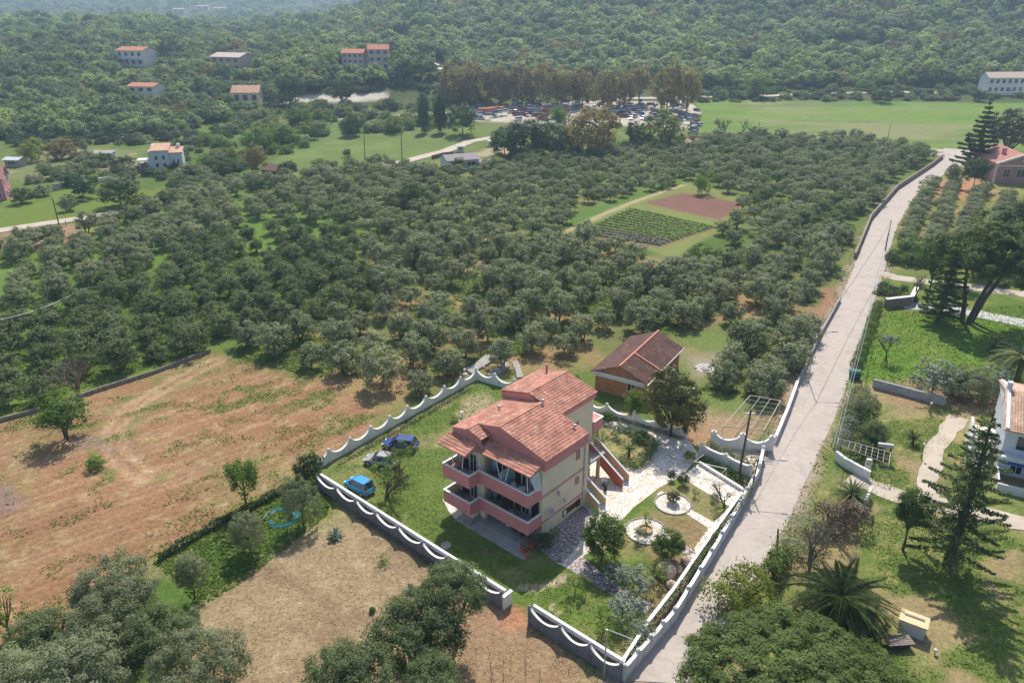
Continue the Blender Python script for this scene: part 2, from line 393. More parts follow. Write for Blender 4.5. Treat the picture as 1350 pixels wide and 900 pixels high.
# yard east of the small brick house
yd = pm([(895, 440), (960, 430), (985, 455), (950, 520), (1010, 530), (1025, 590), (935, 580), (900, 570), (880, 520)], 2)
c = mix(c, (.15, .19, .055), yd); c = mix(c, (.30, .21, .13), yd*ramp(n1, .5, .65)); c = mix(c, (.33, .27, .22), pm([(905, 470), (950, 465), (955, 490), (915, 498)], 2, 1.5)*.8)
c = mix(c, (.34, .20, .12), pm([(895, 560), (925, 545), (938, 585), (905, 585)], 1.5, 1)*.9)
c = mix(c, (.30, .175, .105), pm([(1030, 520), (1060, 440), (1085, 385), (1108, 370), (1100, 400), (1058, 500), (1030, 555)], 1.2, 2))   # strip left of the lane
# orange ploughed field
of = pm([(-200, 610), (0, 553), (275, 465), (330, 480), (430, 505), (505, 545), (490, 575), (425, 605), (400, 628), (330, 668), (205, 742), (130, 800), (60, 880), (-200, 980)], 1.4, 1.6)
u_, v_ = rot(R(38)); st = fbm(u_, v_*6, 16, 8, 4); st2 = fbm(u_*.5, v_*9, 7, 9, 3)
oc = np.tile(np.array(SOIL), (len(GX), 1)); oc = mix(oc, (.36, .23, .135), ramp(st2, .5, .7)*.8); oc = mix(oc, (.28, .14, .08), ramp(st, .5, .75)*.6)
oc = mix(oc, (.14, .175, .045), ramp(st*.5+n2*.5, .52, .64)*.75*ramp(n1, .38, .6)); oc = mix(oc, (.20, .20, .07), ramp(n4*.4+fbm(GX, GY, 14, 71)*.6, .5, .66)*.5)
fs_ = .5+.5*np.sin(v_*2*math.pi/1.1+3*fbm(GX, GY, 9, 83)); oc = mix(oc, (.19, .115, .06), fs_*.45*ramp(fbm(GX, GY, 10, 82), .3, .6)); oc = mix(oc, (.40, .29, .17), ramp(n4, .6, .8)*.5)
# curved track of bare earth through it
def curve_d(pts):
    w_ = poly_w(pts); d = np.full(GX.shape, 1e9)
    for i in range(len(w_)-1):
        ax, ay = w_[i]; bx, by = w_[i+1]; t = np.clip(((GX-ax)*(bx-ax)+(GY-ay)*(by-ay))/((bx-ax)**2+(by-ay)**2), 0, 1)
        d = np.minimum(d, np.hypot(GX-ax-t*(bx-ax), GY-ay-t*(by-ay)))
    return d
dt = curve_d([(290, 472), (235, 500), (175, 535), (150, 565), (155, 600), (190, 625)])
oc = mix(oc, (.44, .31, .20), (1-ramp(np.abs(dt-.9)+wob*.5, .25, .7))*.5)
oc = mix(oc, (.13, .17, .045), (1-ramp(np.abs(dt-2.2)+wob*1.5, .4, 1.2))*.6*ramp(n2, .35, .6))
oc = mix(oc, (.23, .16, .14), np.clip(pm([(0, 645), (20, 640), (35, 665), (0, 675)], 1)+pm([(100, 560), (145, 572), (140, 590), (105, 588)], 1), 0, 1)*.8)
c = c*(1-of[:, None])+oc*of[:, None]
# grass verge between the two fields
vg = pm([(205, 742), (330, 668), (400, 628), (420, 615), (440, 650), (430, 680), (330, 760), (265, 800), (170, 830)], 1.2, 1.6)
c = mix(c, (.085, .145, .03), vg); c = mix(c, (.26, .21, .10), vg*ramp(n2, .55, .7)*.7)
# pale mown field
pf = pm([(262, 800), (330, 755), (430, 682), (448, 655), (560, 735), (660, 800), (690, 815), (815, 900), (860, 960), (200, 1000)], 1.2, 1.4)
u2, v2 = rot(R(-32)); s3 = fbm(u2*.4, v2*3, 5, 12, 4)
pc = np.tile(np.array((.32, .235, .14)), (len(GX), 1)); pc = mix(pc, (.24, .165, .10), ramp(s3, .5, .68)*.8); pc = mix(pc, (.30, .285, .135), ramp(n1, .46, .62)*.5); pc = mix(pc, (.40, .31, .20), ramp(n4, .6, .75)*.5)
pc = mix(pc, (.27, .16, .10), pm([(600, 800), (690, 800), (800, 870), (830, 940), (600, 940)], 3)*.65)
c = c*(1-pf[:, None])+pc*pf[:, None]
c = mix(c, (.40, .19, .11), pm([(655, 800), (690, 800), (700, 825), (665, 830)], 1, .8)*.8)
# walled garden
lw = pm([(420, 628), (525, 557), (629, 499), (668, 505), (690, 560), (600, 690), (665, 770), (700, 805), (815, 880), (955, 690), (1000, 615), (905, 600), (780, 560), (775, 536)], .6, .3)
gc = np.tile(np.array((.11, .165, .035)), (len(GX), 1)); gc = mix(gc, (.27, .22, .11), ramp(fbm(GX, GY, 6, 21), .40, .58)*.8); gc = mix(gc, (.07, .13, .02), ramp(n2, .52, .7)*.6); gc = mix(gc, (.19, .215, .06), ramp(n4, .5, .7)*.5)
gc = mix(gc, (.09, .16, .025), pm([(540, 690), (600, 660), (690, 790), (830, 800), (800, 850), (700, 800), (640, 760)], 2)*.7)
gc = mix(gc, (.46, .35, .24), pm([(556, 600), (600, 580), (600, 615), (575, 632), (550, 615)], 1.2, 1.8)*.9)
gc = mix(gc, (.44, .34, .23), np.clip(pm([(610, 528), (640, 520), (650, 540), (615, 545)], 1, 1.5)+pm([(598, 545), (625, 538), (640, 550), (600, 556)], 1, 1.5), 0, 1)*.75)
gc = mix(gc, (.25, .17, .12), pm([(602, 728), (618, 718), (648, 722), (640, 735), (612, 748)], .5, .5)*.8)
gc = mix(gc, (.45, .36, .26), (1-ramp(curve_d([(744, 760), (735, 768), (720, 771), (706, 776), (690, 774)])+wob*.3, .25, .5))*.9)
gc = mix(gc, (.45, .36, .26), (1-ramp(curve_d([(727, 797), (735, 808)])+wob*.2, .12, .3))*.9)
gc = mix(gc, (.24, .15, .09), pm([(855, 700), (880, 690), (950, 700), (870, 830), (845, 800), (870, 760)], 1.5)*.6)
gc = mix(gc, (.22, .14, .09), (1-ramp(curve_d([(538, 692), (556, 680), (588, 660)])+wob*.3, .3, .7)))
c = c*(1-lw[:, None])+gc*lw[:, None]
# shoulders of the lane
lane_L = [(8.4, 43.0), (8.9, 43.46), (13.2, 49.8), (18.0, 56.8), (22.1, 62.8), (26.9, 70.6), (30.6, 77.1), (38.6, 91.9), (48.4, 109.2), (56.9, 123.9), (70.6, 149.5), (84.5, 175.5), (104.9, 206.3), (129.3, 236.5), (140, 250), (149, 268)]
lane_R = [(13.9, 42.6), (14.9, 43.46), (19.6, 50.9), (24.2, 57.6), (27.6, 62.5), (32.0, 69.6), (35.2, 75.0), (41.9, 86.0), (52.0, 104.4), (60.6, 119.6), (74.3, 145.2), (88.6, 171.5), (107.4, 201.0), (130.8, 230.5), (147, 246), (160, 262)]
sd_l = sdist(GX, GY, np.array(lane_L+lane_R[::-1]))
c = mix(c, (.34, .27, .20), (1-ramp(-sd_l+wob*2.5, .2, 1.6)))
# lots right of the lane
rl = pm([(1100, 520), (1160, 410), (1350, 400), (1500, 420), (1500, 520), (1200, 515)], 1.2); c = mix(c, (.11, .20, .025), rl*.95); c = mix(c, (.17, .21, .04), rl*ramp(n2, .5, .68)*.7)
rg = pm([(1105, 560), (1130, 500), (1190, 500), (1300, 515), (1500, 560), (1500, 980), (1000, 1000), (930, 880), (1080, 650)], 1.5)
rc = np.tile(np.array((.13, .175, .042)), (len(GX), 1)); rc = mix(rc, (.33, .235, .135), ramp(fbm(GX, GY, 5, 41), .47, .6)*.75); rc = mix(rc, (.09, .15, .03), ramp(fbm(GX, GY, 6, 44), .5, .66)*.7); rc = mix(rc, (.28, .24, .10), ramp(n4, .5, .7)*.5)
rc = mix(rc, (.30, .19, .12), pm([(1180, 505), (1350, 520), (1350, 545), (1190, 530)], 1.5)*.7)
c = c*(1-rg[:, None])+rc*rg[:, None]
rm = pm([(1165, 360), (1350, 370), (1500, 380), (1500, 430), (1160, 410)], 1.2, 1.5); c = mix(c, (.10, .165, .03), rm*.9); c = mix(c, (.23, .22, .06), rm*ramp(n2, .5, .65)*.6)
vo = pm([(1165, 340), (1180, 280), (1235, 230), (1300, 225), (1500, 225), (1500, 360), (1180, 355)], 1.5, 2)
c = mix(c, (.19, .20, .06), vo*.9); c = mix(c, (.34, .22, .12), vo*ramp(fbm(GX, GY, 8, 51), .55, .7)*.7); c = mix(c, (.27, .28, .05), vo*ramp(n2, .55, .7)*.5)
c = mix(c, (.42, .22, .12), pm([(1232, 240), (1290, 232), (1300, 250), (1290, 262), (1225, 262)], 2)*.85)
# fields of the middle distance
gf = pm([(915, 132), (1500, 138), (1500, 200), (1240, 197), (1100, 186), (990, 178), (925, 180), (918, 160)], 2, 1); c = mix(c, (.155, .235, .045), gf); c = mix(c, (.24, .23, .11), gf*ramp(fbm(GX, GY*3, 60, 61), .45, .65)*.8); c = mix(c, (.10, .17, .04), gf*ramp(fbm(GX*.3, GY*2, 14, 62), .5, .7)*.6)
g2 = pm([(350, 215), (440, 178), (520, 173), (655, 168), (648, 182), (600, 193), (540, 212), (380, 235)], 3, 2); c = mix(c, (.13, .18, .045), g2); c = mix(c, (.18, .22, .07), g2*ramp(n1, .5, .7)*.5)
g3 = pm([(0, 265), (120, 240), (200, 250), (280, 230), (300, 240), (215, 262), (100, 290), (0, 303)], 2, 2); c = mix(c, (.135, .185, .035), g3)
g4 = pm([(0, 210), (60, 196), (130, 195), (190, 200), (180, 225), (60, 235), (0, 235)], 2, 3); c = mix(c, (.17, .19, .075), g4); c = mix(c, (.36, .25, .15), g4*ramp(n1, .5, .62)*.8)
g5 = pm([(420, 145), (470, 140), (580, 150), (570, 172), (460, 180), (400, 185), (370, 175)], 3, 3); c = mix(c, (.13, .18, .055), g5)
c = mix(c, (.31, .20, .13), pm([(0, 308), (95, 295), (118, 303), (100, 318), (60, 328), (0, 333)], 1.5, 1.2))
c = mix(c, (.20, .22, .06), pm([(100, 298), (150, 288), (160, 300), (120, 312)], 1.5, 1.5))
c = mix(c, (.56, .50, .42), np.clip(pm([(365, 128), (510, 124), (512, 134), (365, 138)], 2, 1)+pm([(600, 145), (760, 134), (905, 134), (915, 150), (905, 168), (720, 165), (620, 160)], 2, 1)*.8, 0, 1))
c = mix(c, (.42, .33, .22), pm([(620, 205), (660, 190), (700, 195), (660, 208)], 2, 1)*.8); c = mix(c, (.42, .30, .22), pm([(880, 185), (925, 178), (925, 192), (890, 198)], 2, 1)*.7)
# allotment
c = mix(c, (.19, .21, .065), pm([(735, 310), (840, 258), (905, 238), (990, 262), (955, 300), (885, 345), (860, 330), (745, 325)], 1.2, 1))
c = mix(c, (.10, .17, .03), pm([(690, 305), (800, 268), (895, 235), (900, 245), (840, 262), (740, 308), (705, 312)], 1.2, 1))
c = mix(c, (.43, .34, .21), (1-ramp(curve_d([(738, 309), (800, 280), (860, 257), (900, 244)])+wob*.6, .5, 1.1))*.8)
c = mix(c, (.18, .115, .075), pm([(757, 310), (832, 275), (945, 300), (870, 326)], .6, .4))
c = mix(c, (.20, .105, .08), pm([(850, 268), (897, 254), (985, 268), (947, 290)], .8, .6))
v = .88+.24*n4; c = c*v[:, None]*(.92+.16*n1[:, None])
# plough furrows and ruts: real relief in the near fields
fu = np.sin(v_*2*math.pi/1.1)*.05*(ramp(fbm(GX, GY, 12, 81), .3, .6)); GZ = GZ + fu*of + (n4-.5)*.16*of + (n4-.5)*.10*pf + (n4-.5)*.08*np.clip(rg+vg, 0, 1)
GZ = GZ - .12*(1-ramp(np.abs(dt-.9), .3, .8))*of
nr, nc = Xg.shape
me = D.meshes.new('ground'); me.vertices.add(nr*nc); me.vertices.foreach_set('co', np.stack([GX, GY, GZ-.001], 1).ravel())
ii = (np.arange(nr-1)[:, None]*nc+np.arange(nc-1)[None]).ravel(); fq = np.stack([ii, ii+1, ii+nc+1, ii+nc], 1)
me.loops.add(fq.size); me.loops.foreach_set('vertex_index', fq.ravel().astype(np.int32)); me.polygons.add(len(fq))
me.polygons.foreach_set('loop_start', np.arange(0, fq.size, 4, dtype=np.int32)); me.polygons.foreach_set('loop_total', np.full(len(fq), 4, np.int32))
me.polygons.foreach_set('use_smooth', np.ones(len(fq), bool))
ca = me.color_attributes.new('soil', 'FLOAT_COLOR', 'POINT'); ca.data.foreach_set('color', np.concatenate([np.clip(c, 0, 1), np.ones((len(c), 1))], 1).astype(np.float32).ravel())
me.update(calc_edges=True)
gm = D.materials.new('ground_soil_and_grass'); n, l, b = nodes_of(gm); b.inputs['Roughness'].default_value = 1; b.inputs['Specular IOR Level'].default_value = .1
at = n.new('ShaderNodeAttribute'); at.attribute_name = 'soil'; tc = n.new('ShaderNodeTexCoord')
na = n.new('ShaderNodeTexNoise'); na.inputs['Scale'].default_value = 2.2; na.inputs['Detail'].default_value = 9; na.inputs['Roughness'].default_value = .7; l.new(tc.outputs['Object'], na.inputs['Vector'])
mr = n.new('ShaderNodeMapRange'); mr.inputs[1].default_value = .32; mr.inputs[2].default_value = .68; mr.inputs[3].default_value = .66; mr.inputs[4].default_value = 1.36; l.new(na.outputs[0], mr.inputs[0])
vm = n.new('ShaderNodeVectorMath'); vm.operation = 'SCALE'; l.new(at.outputs['Color'], vm.inputs[0]); l.new(mr.outputs[0], vm.inputs['Scale']); l.new(vm.outputs[0], b.inputs['Base Color'])
nb = n.new('ShaderNodeTexNoise'); nb.inputs['Scale'].default_value = 3.5; nb.inputs['Detail'].default_value = 8; l.new(tc.outputs['Object'], nb.inputs['Vector'])
bu = n.new('ShaderNodeBump'); bu.inputs['Strength'].default_value = .8; bu.inputs['Distance'].default_value = .12; l.new(nb.outputs[0], bu.inputs['Height']); l.new(bu.outputs[0], b.inputs['Normal'])
me.materials.append(gm); go = D.objects.new('ground', me); link(go); go['kind'] = 'structure'

# ------------------------------------------------------------ roads, tracks and paving sheets
M_ROAD = mat('pale_worn_concrete_road', (.47, .41, .365), .9, var=.14, scale=.35, wear=.35, wearcol=(.38, .33, .29), bump=.25, bscale=8)
n, l, b = nodes_of(M_ROAD)
tc = n.new('ShaderNodeTexCoord'); vr = n.new('ShaderNodeTexVoronoi'); vr.feature = 'DISTANCE_TO_EDGE'; vr.inputs['Scale'].default_value = .11; vr.inputs['Randomness'].default_value = .8
nz = n.new('ShaderNodeTexNoise'); nz.inputs['Scale'].default_value = .8; nz.inputs['Detail'].default_value = 6; l.new(tc.outputs['Object'], nz.inputs['Vector'])
vadd = n.new('ShaderNodeVectorMath'); vadd.operation = 'MULTIPLY_ADD'; vadd.inputs[1].default_value = (1.6, 1.6, 0); l.new(nz.outputs['Color'], vadd.inputs[0]); l.new(tc.outputs['Object'], vadd.inputs[2]); l.new(vadd.outputs[0], vr.inputs['Vector'])
ck = n.new('ShaderNodeMapRange'); ck.inputs[1].default_value = .0; ck.inputs[2].default_value = .009; ck.inputs[3].default_value = .86; ck.inputs[4].default_value = 1; l.new(vr.outputs['Distance'], ck.inputs[0])
st_ = n.new('ShaderNodeTexNoise'); st_.inputs['Scale'].default_value = 1.7; st_.inputs['Detail'].default_value = 9; st_.inputs['Roughness'].default_value = .75; l.new(tc.outputs['Object'], st_.inputs['Vector'])
sm = n.new('ShaderNodeMapRange'); sm.inputs[1].default_value = .3; sm.inputs[2].default_value = .7; sm.inputs[3].default_value = .84; sm.inputs[4].default_value = 1.12; l.new(st_.outputs[0], sm.inputs[0])
mu = n.new('ShaderNodeMath'); mu.operation = 'MULTIPLY'; l.new(ck.outputs[0], mu.inputs[0]); l.new(sm.outputs[0], mu.inputs[1])
old = b.inputs['Base Color'].links[0].from_socket; sv = n.new('ShaderNodeVectorMath'); sv.operation = 'SCALE'; l.new(old, sv.inputs[0]); l.new(mu.outputs[0], sv.inputs['Scale']); l.new(sv.outputs[0], b.inputs['Base Color'])
M_TRACK = mat('pale_dusty_track', (.50, .43, .35), .95, var=.12, scale=.4, wear=.8, wearcol=(.40, .31, .22), bump=.3, bscale=5)
def sheet(name, poly, z, m, label=None):
    b = MB(); n_ = len(poly); a = sum(poly[i][0]*poly[(i+1) % n_][1]-poly[(i+1) % n_][0]*poly[i][1] for i in range(n_))
    if a < 0: poly = poly[::-1]
    b.add([(p[0], p[1], z) for p in poly], [tuple(range(n_))]); o = b.build(name, m); o['kind'] = 'structure'
    return o
def densify(pts, st=2.0):
    out = []
    for i in range(len(pts)-1):
        a, b = Vector(pts[i]), Vector(pts[i+1]); k = max(1, int((b-a).length/st))
        out += [a.lerp(b, j/k) for j in range(k)]
    out.append(Vector(pts[-1])); return out
def road_from_edges(name, Lp, Rp, m, z=.02, k=90, jag=.12):
    def resample(p):
        p = [Vector(q).to_2d() for q in p]; ln = [0]
        for i in range(len(p)-1): ln.append(ln[-1]+(p[i+1]-p[i]).length)
        out = []
        for j in range(k+1):
            s_ = ln[-1]*(j/k)**1.25; i = 0
            while i < len(p)-2 and ln[i+1] < s_: i += 1
            out.append(p[i].lerp(p[i+1], (s_-ln[i])/max(1e-6, ln[i+1]-ln[i])))
        return out
    L, Rr = resample(Lp), resample(Rp); vs = []; fs = []
    for j in range(k+1):
        for q in range(6):
            t = q/5; p = L[j].lerp(Rr[j], t)
            if q in (0, 5): d = (Rr[j]-L[j]).normalized(); p = p+d*random.uniform(-jag, jag)
            vs.append((p.x, p.y, tz(p.x, p.y)+z+(.03*(1-abs(2*t-1)**2))))
    for j in range(k):
        for q in range(5): fs.append((j*6+q, j*6+q+1, (j+1)*6+q+1, (j+1)*6+q))
    b = MB(); b.add(vs, fs); o = b.build(name, m, smooth=True); o['kind'] = 'structure'; return o
def strip(name, px, wid, m, z=.03, world=False, jag=.1, st=2.0):
    pts = densify([((p[0], p[1]) if world else (T(*p).x, T(*p).y)) for p in px], st); L = []; Rr = []
    for i, p in enumerate(pts):
        d = (pts[min(i+1, len(pts)-1)]-pts[max(i-1, 0)]).normalized(); nn = Vector((-d.y, d.x)); L.append(p+nn*wid/2); Rr.append(p-nn*wid/2)
    vs = []; fs = []
    for j in range(len(pts)):
        for q in range(4):
            p = L[j].lerp(Rr[j], q/3)+Vector((random.uniform(-jag, jag), random.uniform(-jag, jag)))*(q in (0, 3))
            vs.append((p.x, p.y, tz(p.x, p.y)+z+.02*(q in (1, 2))))
    for j in range(len(pts)-1):
        for q in range(3): fs.append((j*4+q, (j+1)*4+q, (j+1)*4+q+1, j*4+q+1))
    b = MB(); b.add(vs, fs); o = b.build(name, m, smooth=True); o['kind'] = 'structure'; return o
road_from_edges('lane', lane_L, lane_R, M_ROAD)
strip('side_track', [(1155, 358), (1180, 366), (1225, 372), (1290, 380), (1350, 388), (1420, 396)], 3.2, M_TRACK, .035)
strip('side_drive', [(1190, 402), (1240, 406), (1290, 414), (1350, 426), (1420, 440)], 3.6, mat('light_concrete_drive', (.50, .50, .50), .9), .03)
strip('villa_track', [(1120, 628), (1150, 640), (1180, 652), (1220, 662), (1275, 672), (1350, 690), (1430, 712)], 2.6, M_TRACK, .035, jag=.3, st=1)
strip('steps_path', [(1265, 550), (1232, 590), (1222, 640), (1225, 665)], 2.0, M_TRACK, .045, jag=.2, st=1)
strip('valley_road', [(-40, 310), (40, 298), (100, 289), (150, 281), (215, 267), (250, 258)], 4.2, M_TRACK, .10, st=4)
strip('farm_road', [(500, 222), (545, 210), (585, 200), (620, 188), (655, 182)], 4.5, M_TRACK, .12, st=4)
strip('crossing_road', [(1262, 201), (1240, 204), (1210, 204)], 3, M_ROAD, .05, st=3)
strip('junction_apron', [(1205, 197), (1300, 201)], 5, M_ROAD, .03, st=3)
strip('bend_road', [(880, 178), (905, 162), (918, 148), (905, 138), (880, 128)], 5, M_TRACK, .15, st=4)
strip('main_road', [(420, 160), (480, 156), (560, 152), (640, 147), (700, 143), (760, 138), (830, 131), (905, 130), (960, 127), (1010, 127), (1090, 124), (1180, 122), (1280, 124), (1420, 126)], 5, M_TRACK, .2, st=5)
strip('hill_road', [(430, 100), (480, 102), (530, 103), (570, 110), (600, 116)], 4, M_TRACK, .2, st=5)
# paving of the house forecourt
def pw(px, z=0.0): return [(P(*p, z).x, P(*p, z).y) for p in px]
sheet('forecourt_paving', pw([(712, 706), (771, 668), (772, 640), (765, 600), (782, 545), (840, 556), (905, 577), (921, 598), (935, 588), (1003, 604), (1001, 600), (999, 618), (986, 620), (930, 596), (920, 606), (912, 612), (898, 628), (870, 642), (836, 668), (803, 702), (778, 727), (768, 733), (746, 748), (735, 742), (702, 716)]), .012, M_PAVE)
sheet('painted_shade_paving', pw([(713, 705.5), (772, 668), (786, 690), (742, 742), (735, 741.5), (702, 716)]), .018, M_PAVEG)  # shadow beside the right wall painted in as a greyer sheet over the forecourt
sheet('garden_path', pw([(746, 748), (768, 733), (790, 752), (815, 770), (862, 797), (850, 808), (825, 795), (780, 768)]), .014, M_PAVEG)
sheet('terrace_paving', pw([(897, 629), (922, 611), (985, 652), (962, 668)]), .035, M_PAVE)
sheet('wall_side_path', pw([(962, 668), (976, 652), (948, 696), (918, 745), (908, 770), (900, 790), (892, 785), (905, 757), (915, 722), (936, 693)]), .03, M_PAVE)
sheet('island_bed', pw([(786, 558), (784, 580), (797, 601), (815, 611), (838, 617), (848, 611), (859, 596), (859, 584), (840, 575), (815, 566)]), .03, mat('dry_bed_soil', (.24, .22, .09), 1, var=.4, scale=.8, wear=1.5, wearcol=(.34, .26, .15), bump=.8, bscale=10))
def disc(cx, cy, r): c0 = P(cx, cy); return [(c0.x+r*math.cos(a*.2618), c0.y+r*math.sin(a*.2618)) for a in range(24)]
sheet('circle_paving', disc(887, 664, 1.75), .02, M_PAVE); sheet('circle_paving', disc(852, 700, 1.95), .02, M_PAVE)
sheet('link_path', pw([(865, 651), (872, 647), (885, 655), (878, 661)]), .016, M_PAVE); sheet('link_path', pw([(900, 674), (905, 668), (941, 688), (936, 697)]), .016, M_PAVE)
sheet('link_path', pw([(826, 690), (834, 685), (848, 692), (840, 700)]), .016, M_PAVE)
sheet('stepping_path', pw([(875, 712), (880, 706), (925, 730), (915, 738)]), .016, M_PAVEG)
sheet('approach_track', pw([(938, 588), (1018, 594), (1008, 612), (1000, 606), (935, 592)]), .02, M_TRACK)
# ------------------------------------------------------------ the main house
HA = (2.856, 60.076); HR = R(48.76)
house = empty('apartment_house', (HA[0], HA[1], 0), HR, 'three storey pink and cream house with terracotta roof and two long balconies', 'house')
def tile_slope(name, c00, c10, c01, m, parent, course=.36, period=.26, amp=.035, step=.045, base=.05):
    """c00-c10 = eave line, c00->c01 up the slope; wave runs along the eave"""
    c00, c10, c01 = Vector(c00), Vector(c10), Vector(c01)
    U = c10-c00; V = c01-c00; N = U.cross(V).normalized()
    if N.z < 0: N = -N
    nu = max(2, int(U.length/period)*4); nv = max(1, round(V.length/course)); vs = []; fs = []
    for j in range(nv):
        for e in (0, 1):
            for i in range(nu+1):
                t = i/nu; h = amp*abs(math.sin(math.pi*(i/4)))*2 + (step if e == 0 else 0)+base
                j0 = (j+e)/nv
                p = c00+U*t+V*j0+N*h; vs.append(p)
    w_ = nu+1
    for j in range(nv):
        for i in range(nu): a = (2*j)*w_+i; fs.append((a, a+1, a+w_+1, a+w_))
        if j < nv-1:
            for i in range(nu): a = (2*j+1)*w_+i; fs.append((a, a+1, a+w_+1, a+w_))
    b = MB(); b.add(vs, fs)
    k = len(vs)                                      # eave end faces
    lo = [c00+U*(i/nu)-N*.02 for i in range(nu+1)]; b.add([vs[i] for i in range(nu+1)]+lo, [(i+1, i, w_+i, w_+i+1) for i in range(nu)])
    b.add([c00-N*.03, c10-N*.03, c10+V-N*.03, c01-N*.03, c00+N*base, c10+N*base, c10+V+N*base, c01+N*base], [(3,2,1,0),(0,1,5,4),(1,2,6,5),(2,3,7,6),(3,0,4,7)])
    o = b.build(name, m, parent); o['kind'] = 'stuff'; return o
def ridge_caps(parent, a, b_, m, r=.13):
    a, b_ = Vector(a), Vector(b_); L = (b_-a).length; k = max(2, int(L/.4)); d = (b_-a)/k; M = MB()
    for i in range(k): M.tube([a+d*i, a+d*(i+1.08)], r*.88, r*1.08, 8)
    o = M.build('ridge_tiles', m, parent); o['kind'] = 'stuff'; return o
def win(parent, face, u0, u1, z0, z1, off, frame=M_FRAME, pane=M_GLASS, mull=1, name='window'):
    """face: 'x-','y-','x+','y+' plane at coordinate off, u along the other axis"""
    th = .05; s_ = -1 if face[1] == '-' else 1
    def bx(mb, a0, a1, z0_, z1_, d0, d1):
        o0, o1 = sorted((off+s_*d0, off+s_*d1))
        mb.box(o0, o1, a0, a1, z0_, z1_) if face[0] == 'x' else mb.box(a0, a1, o0, o1, z0_, z1_)
    f = MB(); fw = .07
    bx(f, u0, u1, z1-fw, z1, .0, .07); bx(f, u0, u1, z0, z0+fw, .0, .07); bx(f, u0, u0+fw, z0+fw, z1-fw, .0, .07); bx(f, u1-fw, u1, z0+fw, z1-fw, .0, .07)
    for k in range(mull):
        c_ = u0+(u1-u0)*(k+1)/(mull+1); bx(f, c_-.03, c_+.03, z0+fw, z1-fw, .0, .065)
    fo = f.build(name, frame, parent); p = MB(); bx(p, u0+fw*.5, u1-fw*.5, z0+fw*.5, z1-fw*.5, .0, .025); p.build('pane', pane, fo)
    return fo
W = MB()                                            # masonry
W.box(0, 6.7, 0, 6.5, 0, 8.05); W.box(-1.4, 6.7, 6.5, 9.9, 0, 8.2); W.box(6.7, 12.9, 3.5, 9.9, 0, 9.0)
W.box(-1.42, -1.05, 6.2, 6.5, 1.75, 7.9); W.box(-1.62, -1.2, 5.95, 6.5, 0, 1.5)
W.box(-2.35, -1.5, 6.9, 8.1, .05, 1.5)
W.build('wall', M_CREAM, house)
g = MB()                                            # gables above the eaves
def gable(mb, x, pts, th): mb.hull([(x, p[0], p[1]) for p in pts], [(x+th, p[0], p[1]) for p in pts])
gable(g, -.06, [(-.37, 7.72), (-.37, 8.82), (5.3, 10.2), (10.2, 8.92), (10.2, 8.2), (6.5, 7.95)], .2)
gable(g, -1.47, [(6.55, 8.0), (6.55, 8.98), (8.2, 9.45), (10.32, 8.88), (10.32, 8.0)], .2)
g.box(.14, 6.75, -.37, -.22, 7.72, 8.78); g.box(-1.2, 12.9, 10.05, 10.25, 8.1, 8.85); g.box(6.6, 12.95, 3.28, 3.45, 8.95, 9.62); g.box(6.6, 12.95, 10.45, 10.6, 8.95, 9.6)
gable(g, 12.85, [(3.3, 8.95), (3.3, 9.6), (7.1, 10.62), (10.9, 9.6), (10.9, 8.95)], .15)
gable(g, 6.45, [(5.6, 9.9), (7.1, 10.62), (10.9, 9.62), (10.9, 8.8)], .15)
g.build('fascia', M_PINK, house)
t = MB()
for z0_, z1_ in ((4.55, 4.75), (1.58, 1.76)): t = MB(); t.box(-.03, 6.74, -.06, 0, z0_, z1_); t.build('trim_band', M_PINK, house)
tile_slope('roof_tiles', (0-.08, -.42, 8.78), (6.72, -.42, 8.78), (-.08, 5.3, 10.24), M_TILE, house)
tile_slope('roof_tiles', (6.72, 3.05, 9.66), (12.98, 3.05, 9.66), (6.72, 7.1, 10.70), M_TILE, house)
tile_slope('roof_tiles', (6.42, 5.3, 10.24), (6.72, 5.3, 10.24), (6.42, 7.1, 10.70), M_TILE, house)
tile_slope('roof_tiles', (6.44, 10.98, 9.69), (12.98, 10.98, 9.69), (6.44, 7.1, 10.70), M_TILE, house, amp=.03)
tile_slope('roof_tiles', (-.08, 10.34, 8.93), (6.7, 10.34, 8.93), (-.08, 5.3, 10.24), M_TILE, house, amp=.03)
tile_slope('roof_tiles', (-1.5, 10.40, 8.91), (-.08, 10.40, 8.91), (-1.5, 8.2, 9.49), M_TILE, house)
tile_slope('roof_tiles', (-1.5, 6.45, 8.98), (-.1, 6.45, 8.98), (-1.5, 8.2, 9.49), M_TILE, house)
ridge_caps(house, (-.1, 5.3, 10.33), (6.6, 5.3, 10.33), M_TILE); ridge_caps(house, (6.4, 7.1, 10.79), (13, 7.1, 10.79), M_TILE); ridge_caps(house, (-1.5, 8.2, 9.57), (-.1, 8.2, 9.57), M_TILE)
tile_slope('awning_tiles', (-1.9, -.1, 7.85), (-1.9, 6.75, 7.85), (-.05, -.1, 8.42), M_TILE, house)
tile_slope('awning_tiles', (-3.35, 6.85, 7.85), (-3.35, 10.65, 7.85), (-1.46, 6.85, 8.42), M_TILE, house)
a = MB()
for y_ in (-.02, 6.7): a = MB(); a.hull([(-1.85, y_, 7.72), (0, y_, 7.95), (0, y_, 8.42), (-1.85, y_, 7.85)], [(-1.85, y_+.12, 7.72), (0, y_+.12, 7.95), (0, y_+.12, 8.42), (-1.85, y_+.12, 7.85)]); a.build('awning_cheek', M_PINK, house)
for y_ in (6.86, 10.5): a = MB(); a.hull([(-3.3, y_, 7.72), (-1.4, y_, 7.95), (-1.4, y_, 8.42), (-3.3, y_, 7.85)], [(-3.3, y_+.12, 7.72), (-1.4, y_+.12, 7.95), (-1.4, y_+.12, 8.42), (-3.3, y_+.12, 7.85)]); a.build('awning_cheek', M_PINK, house)
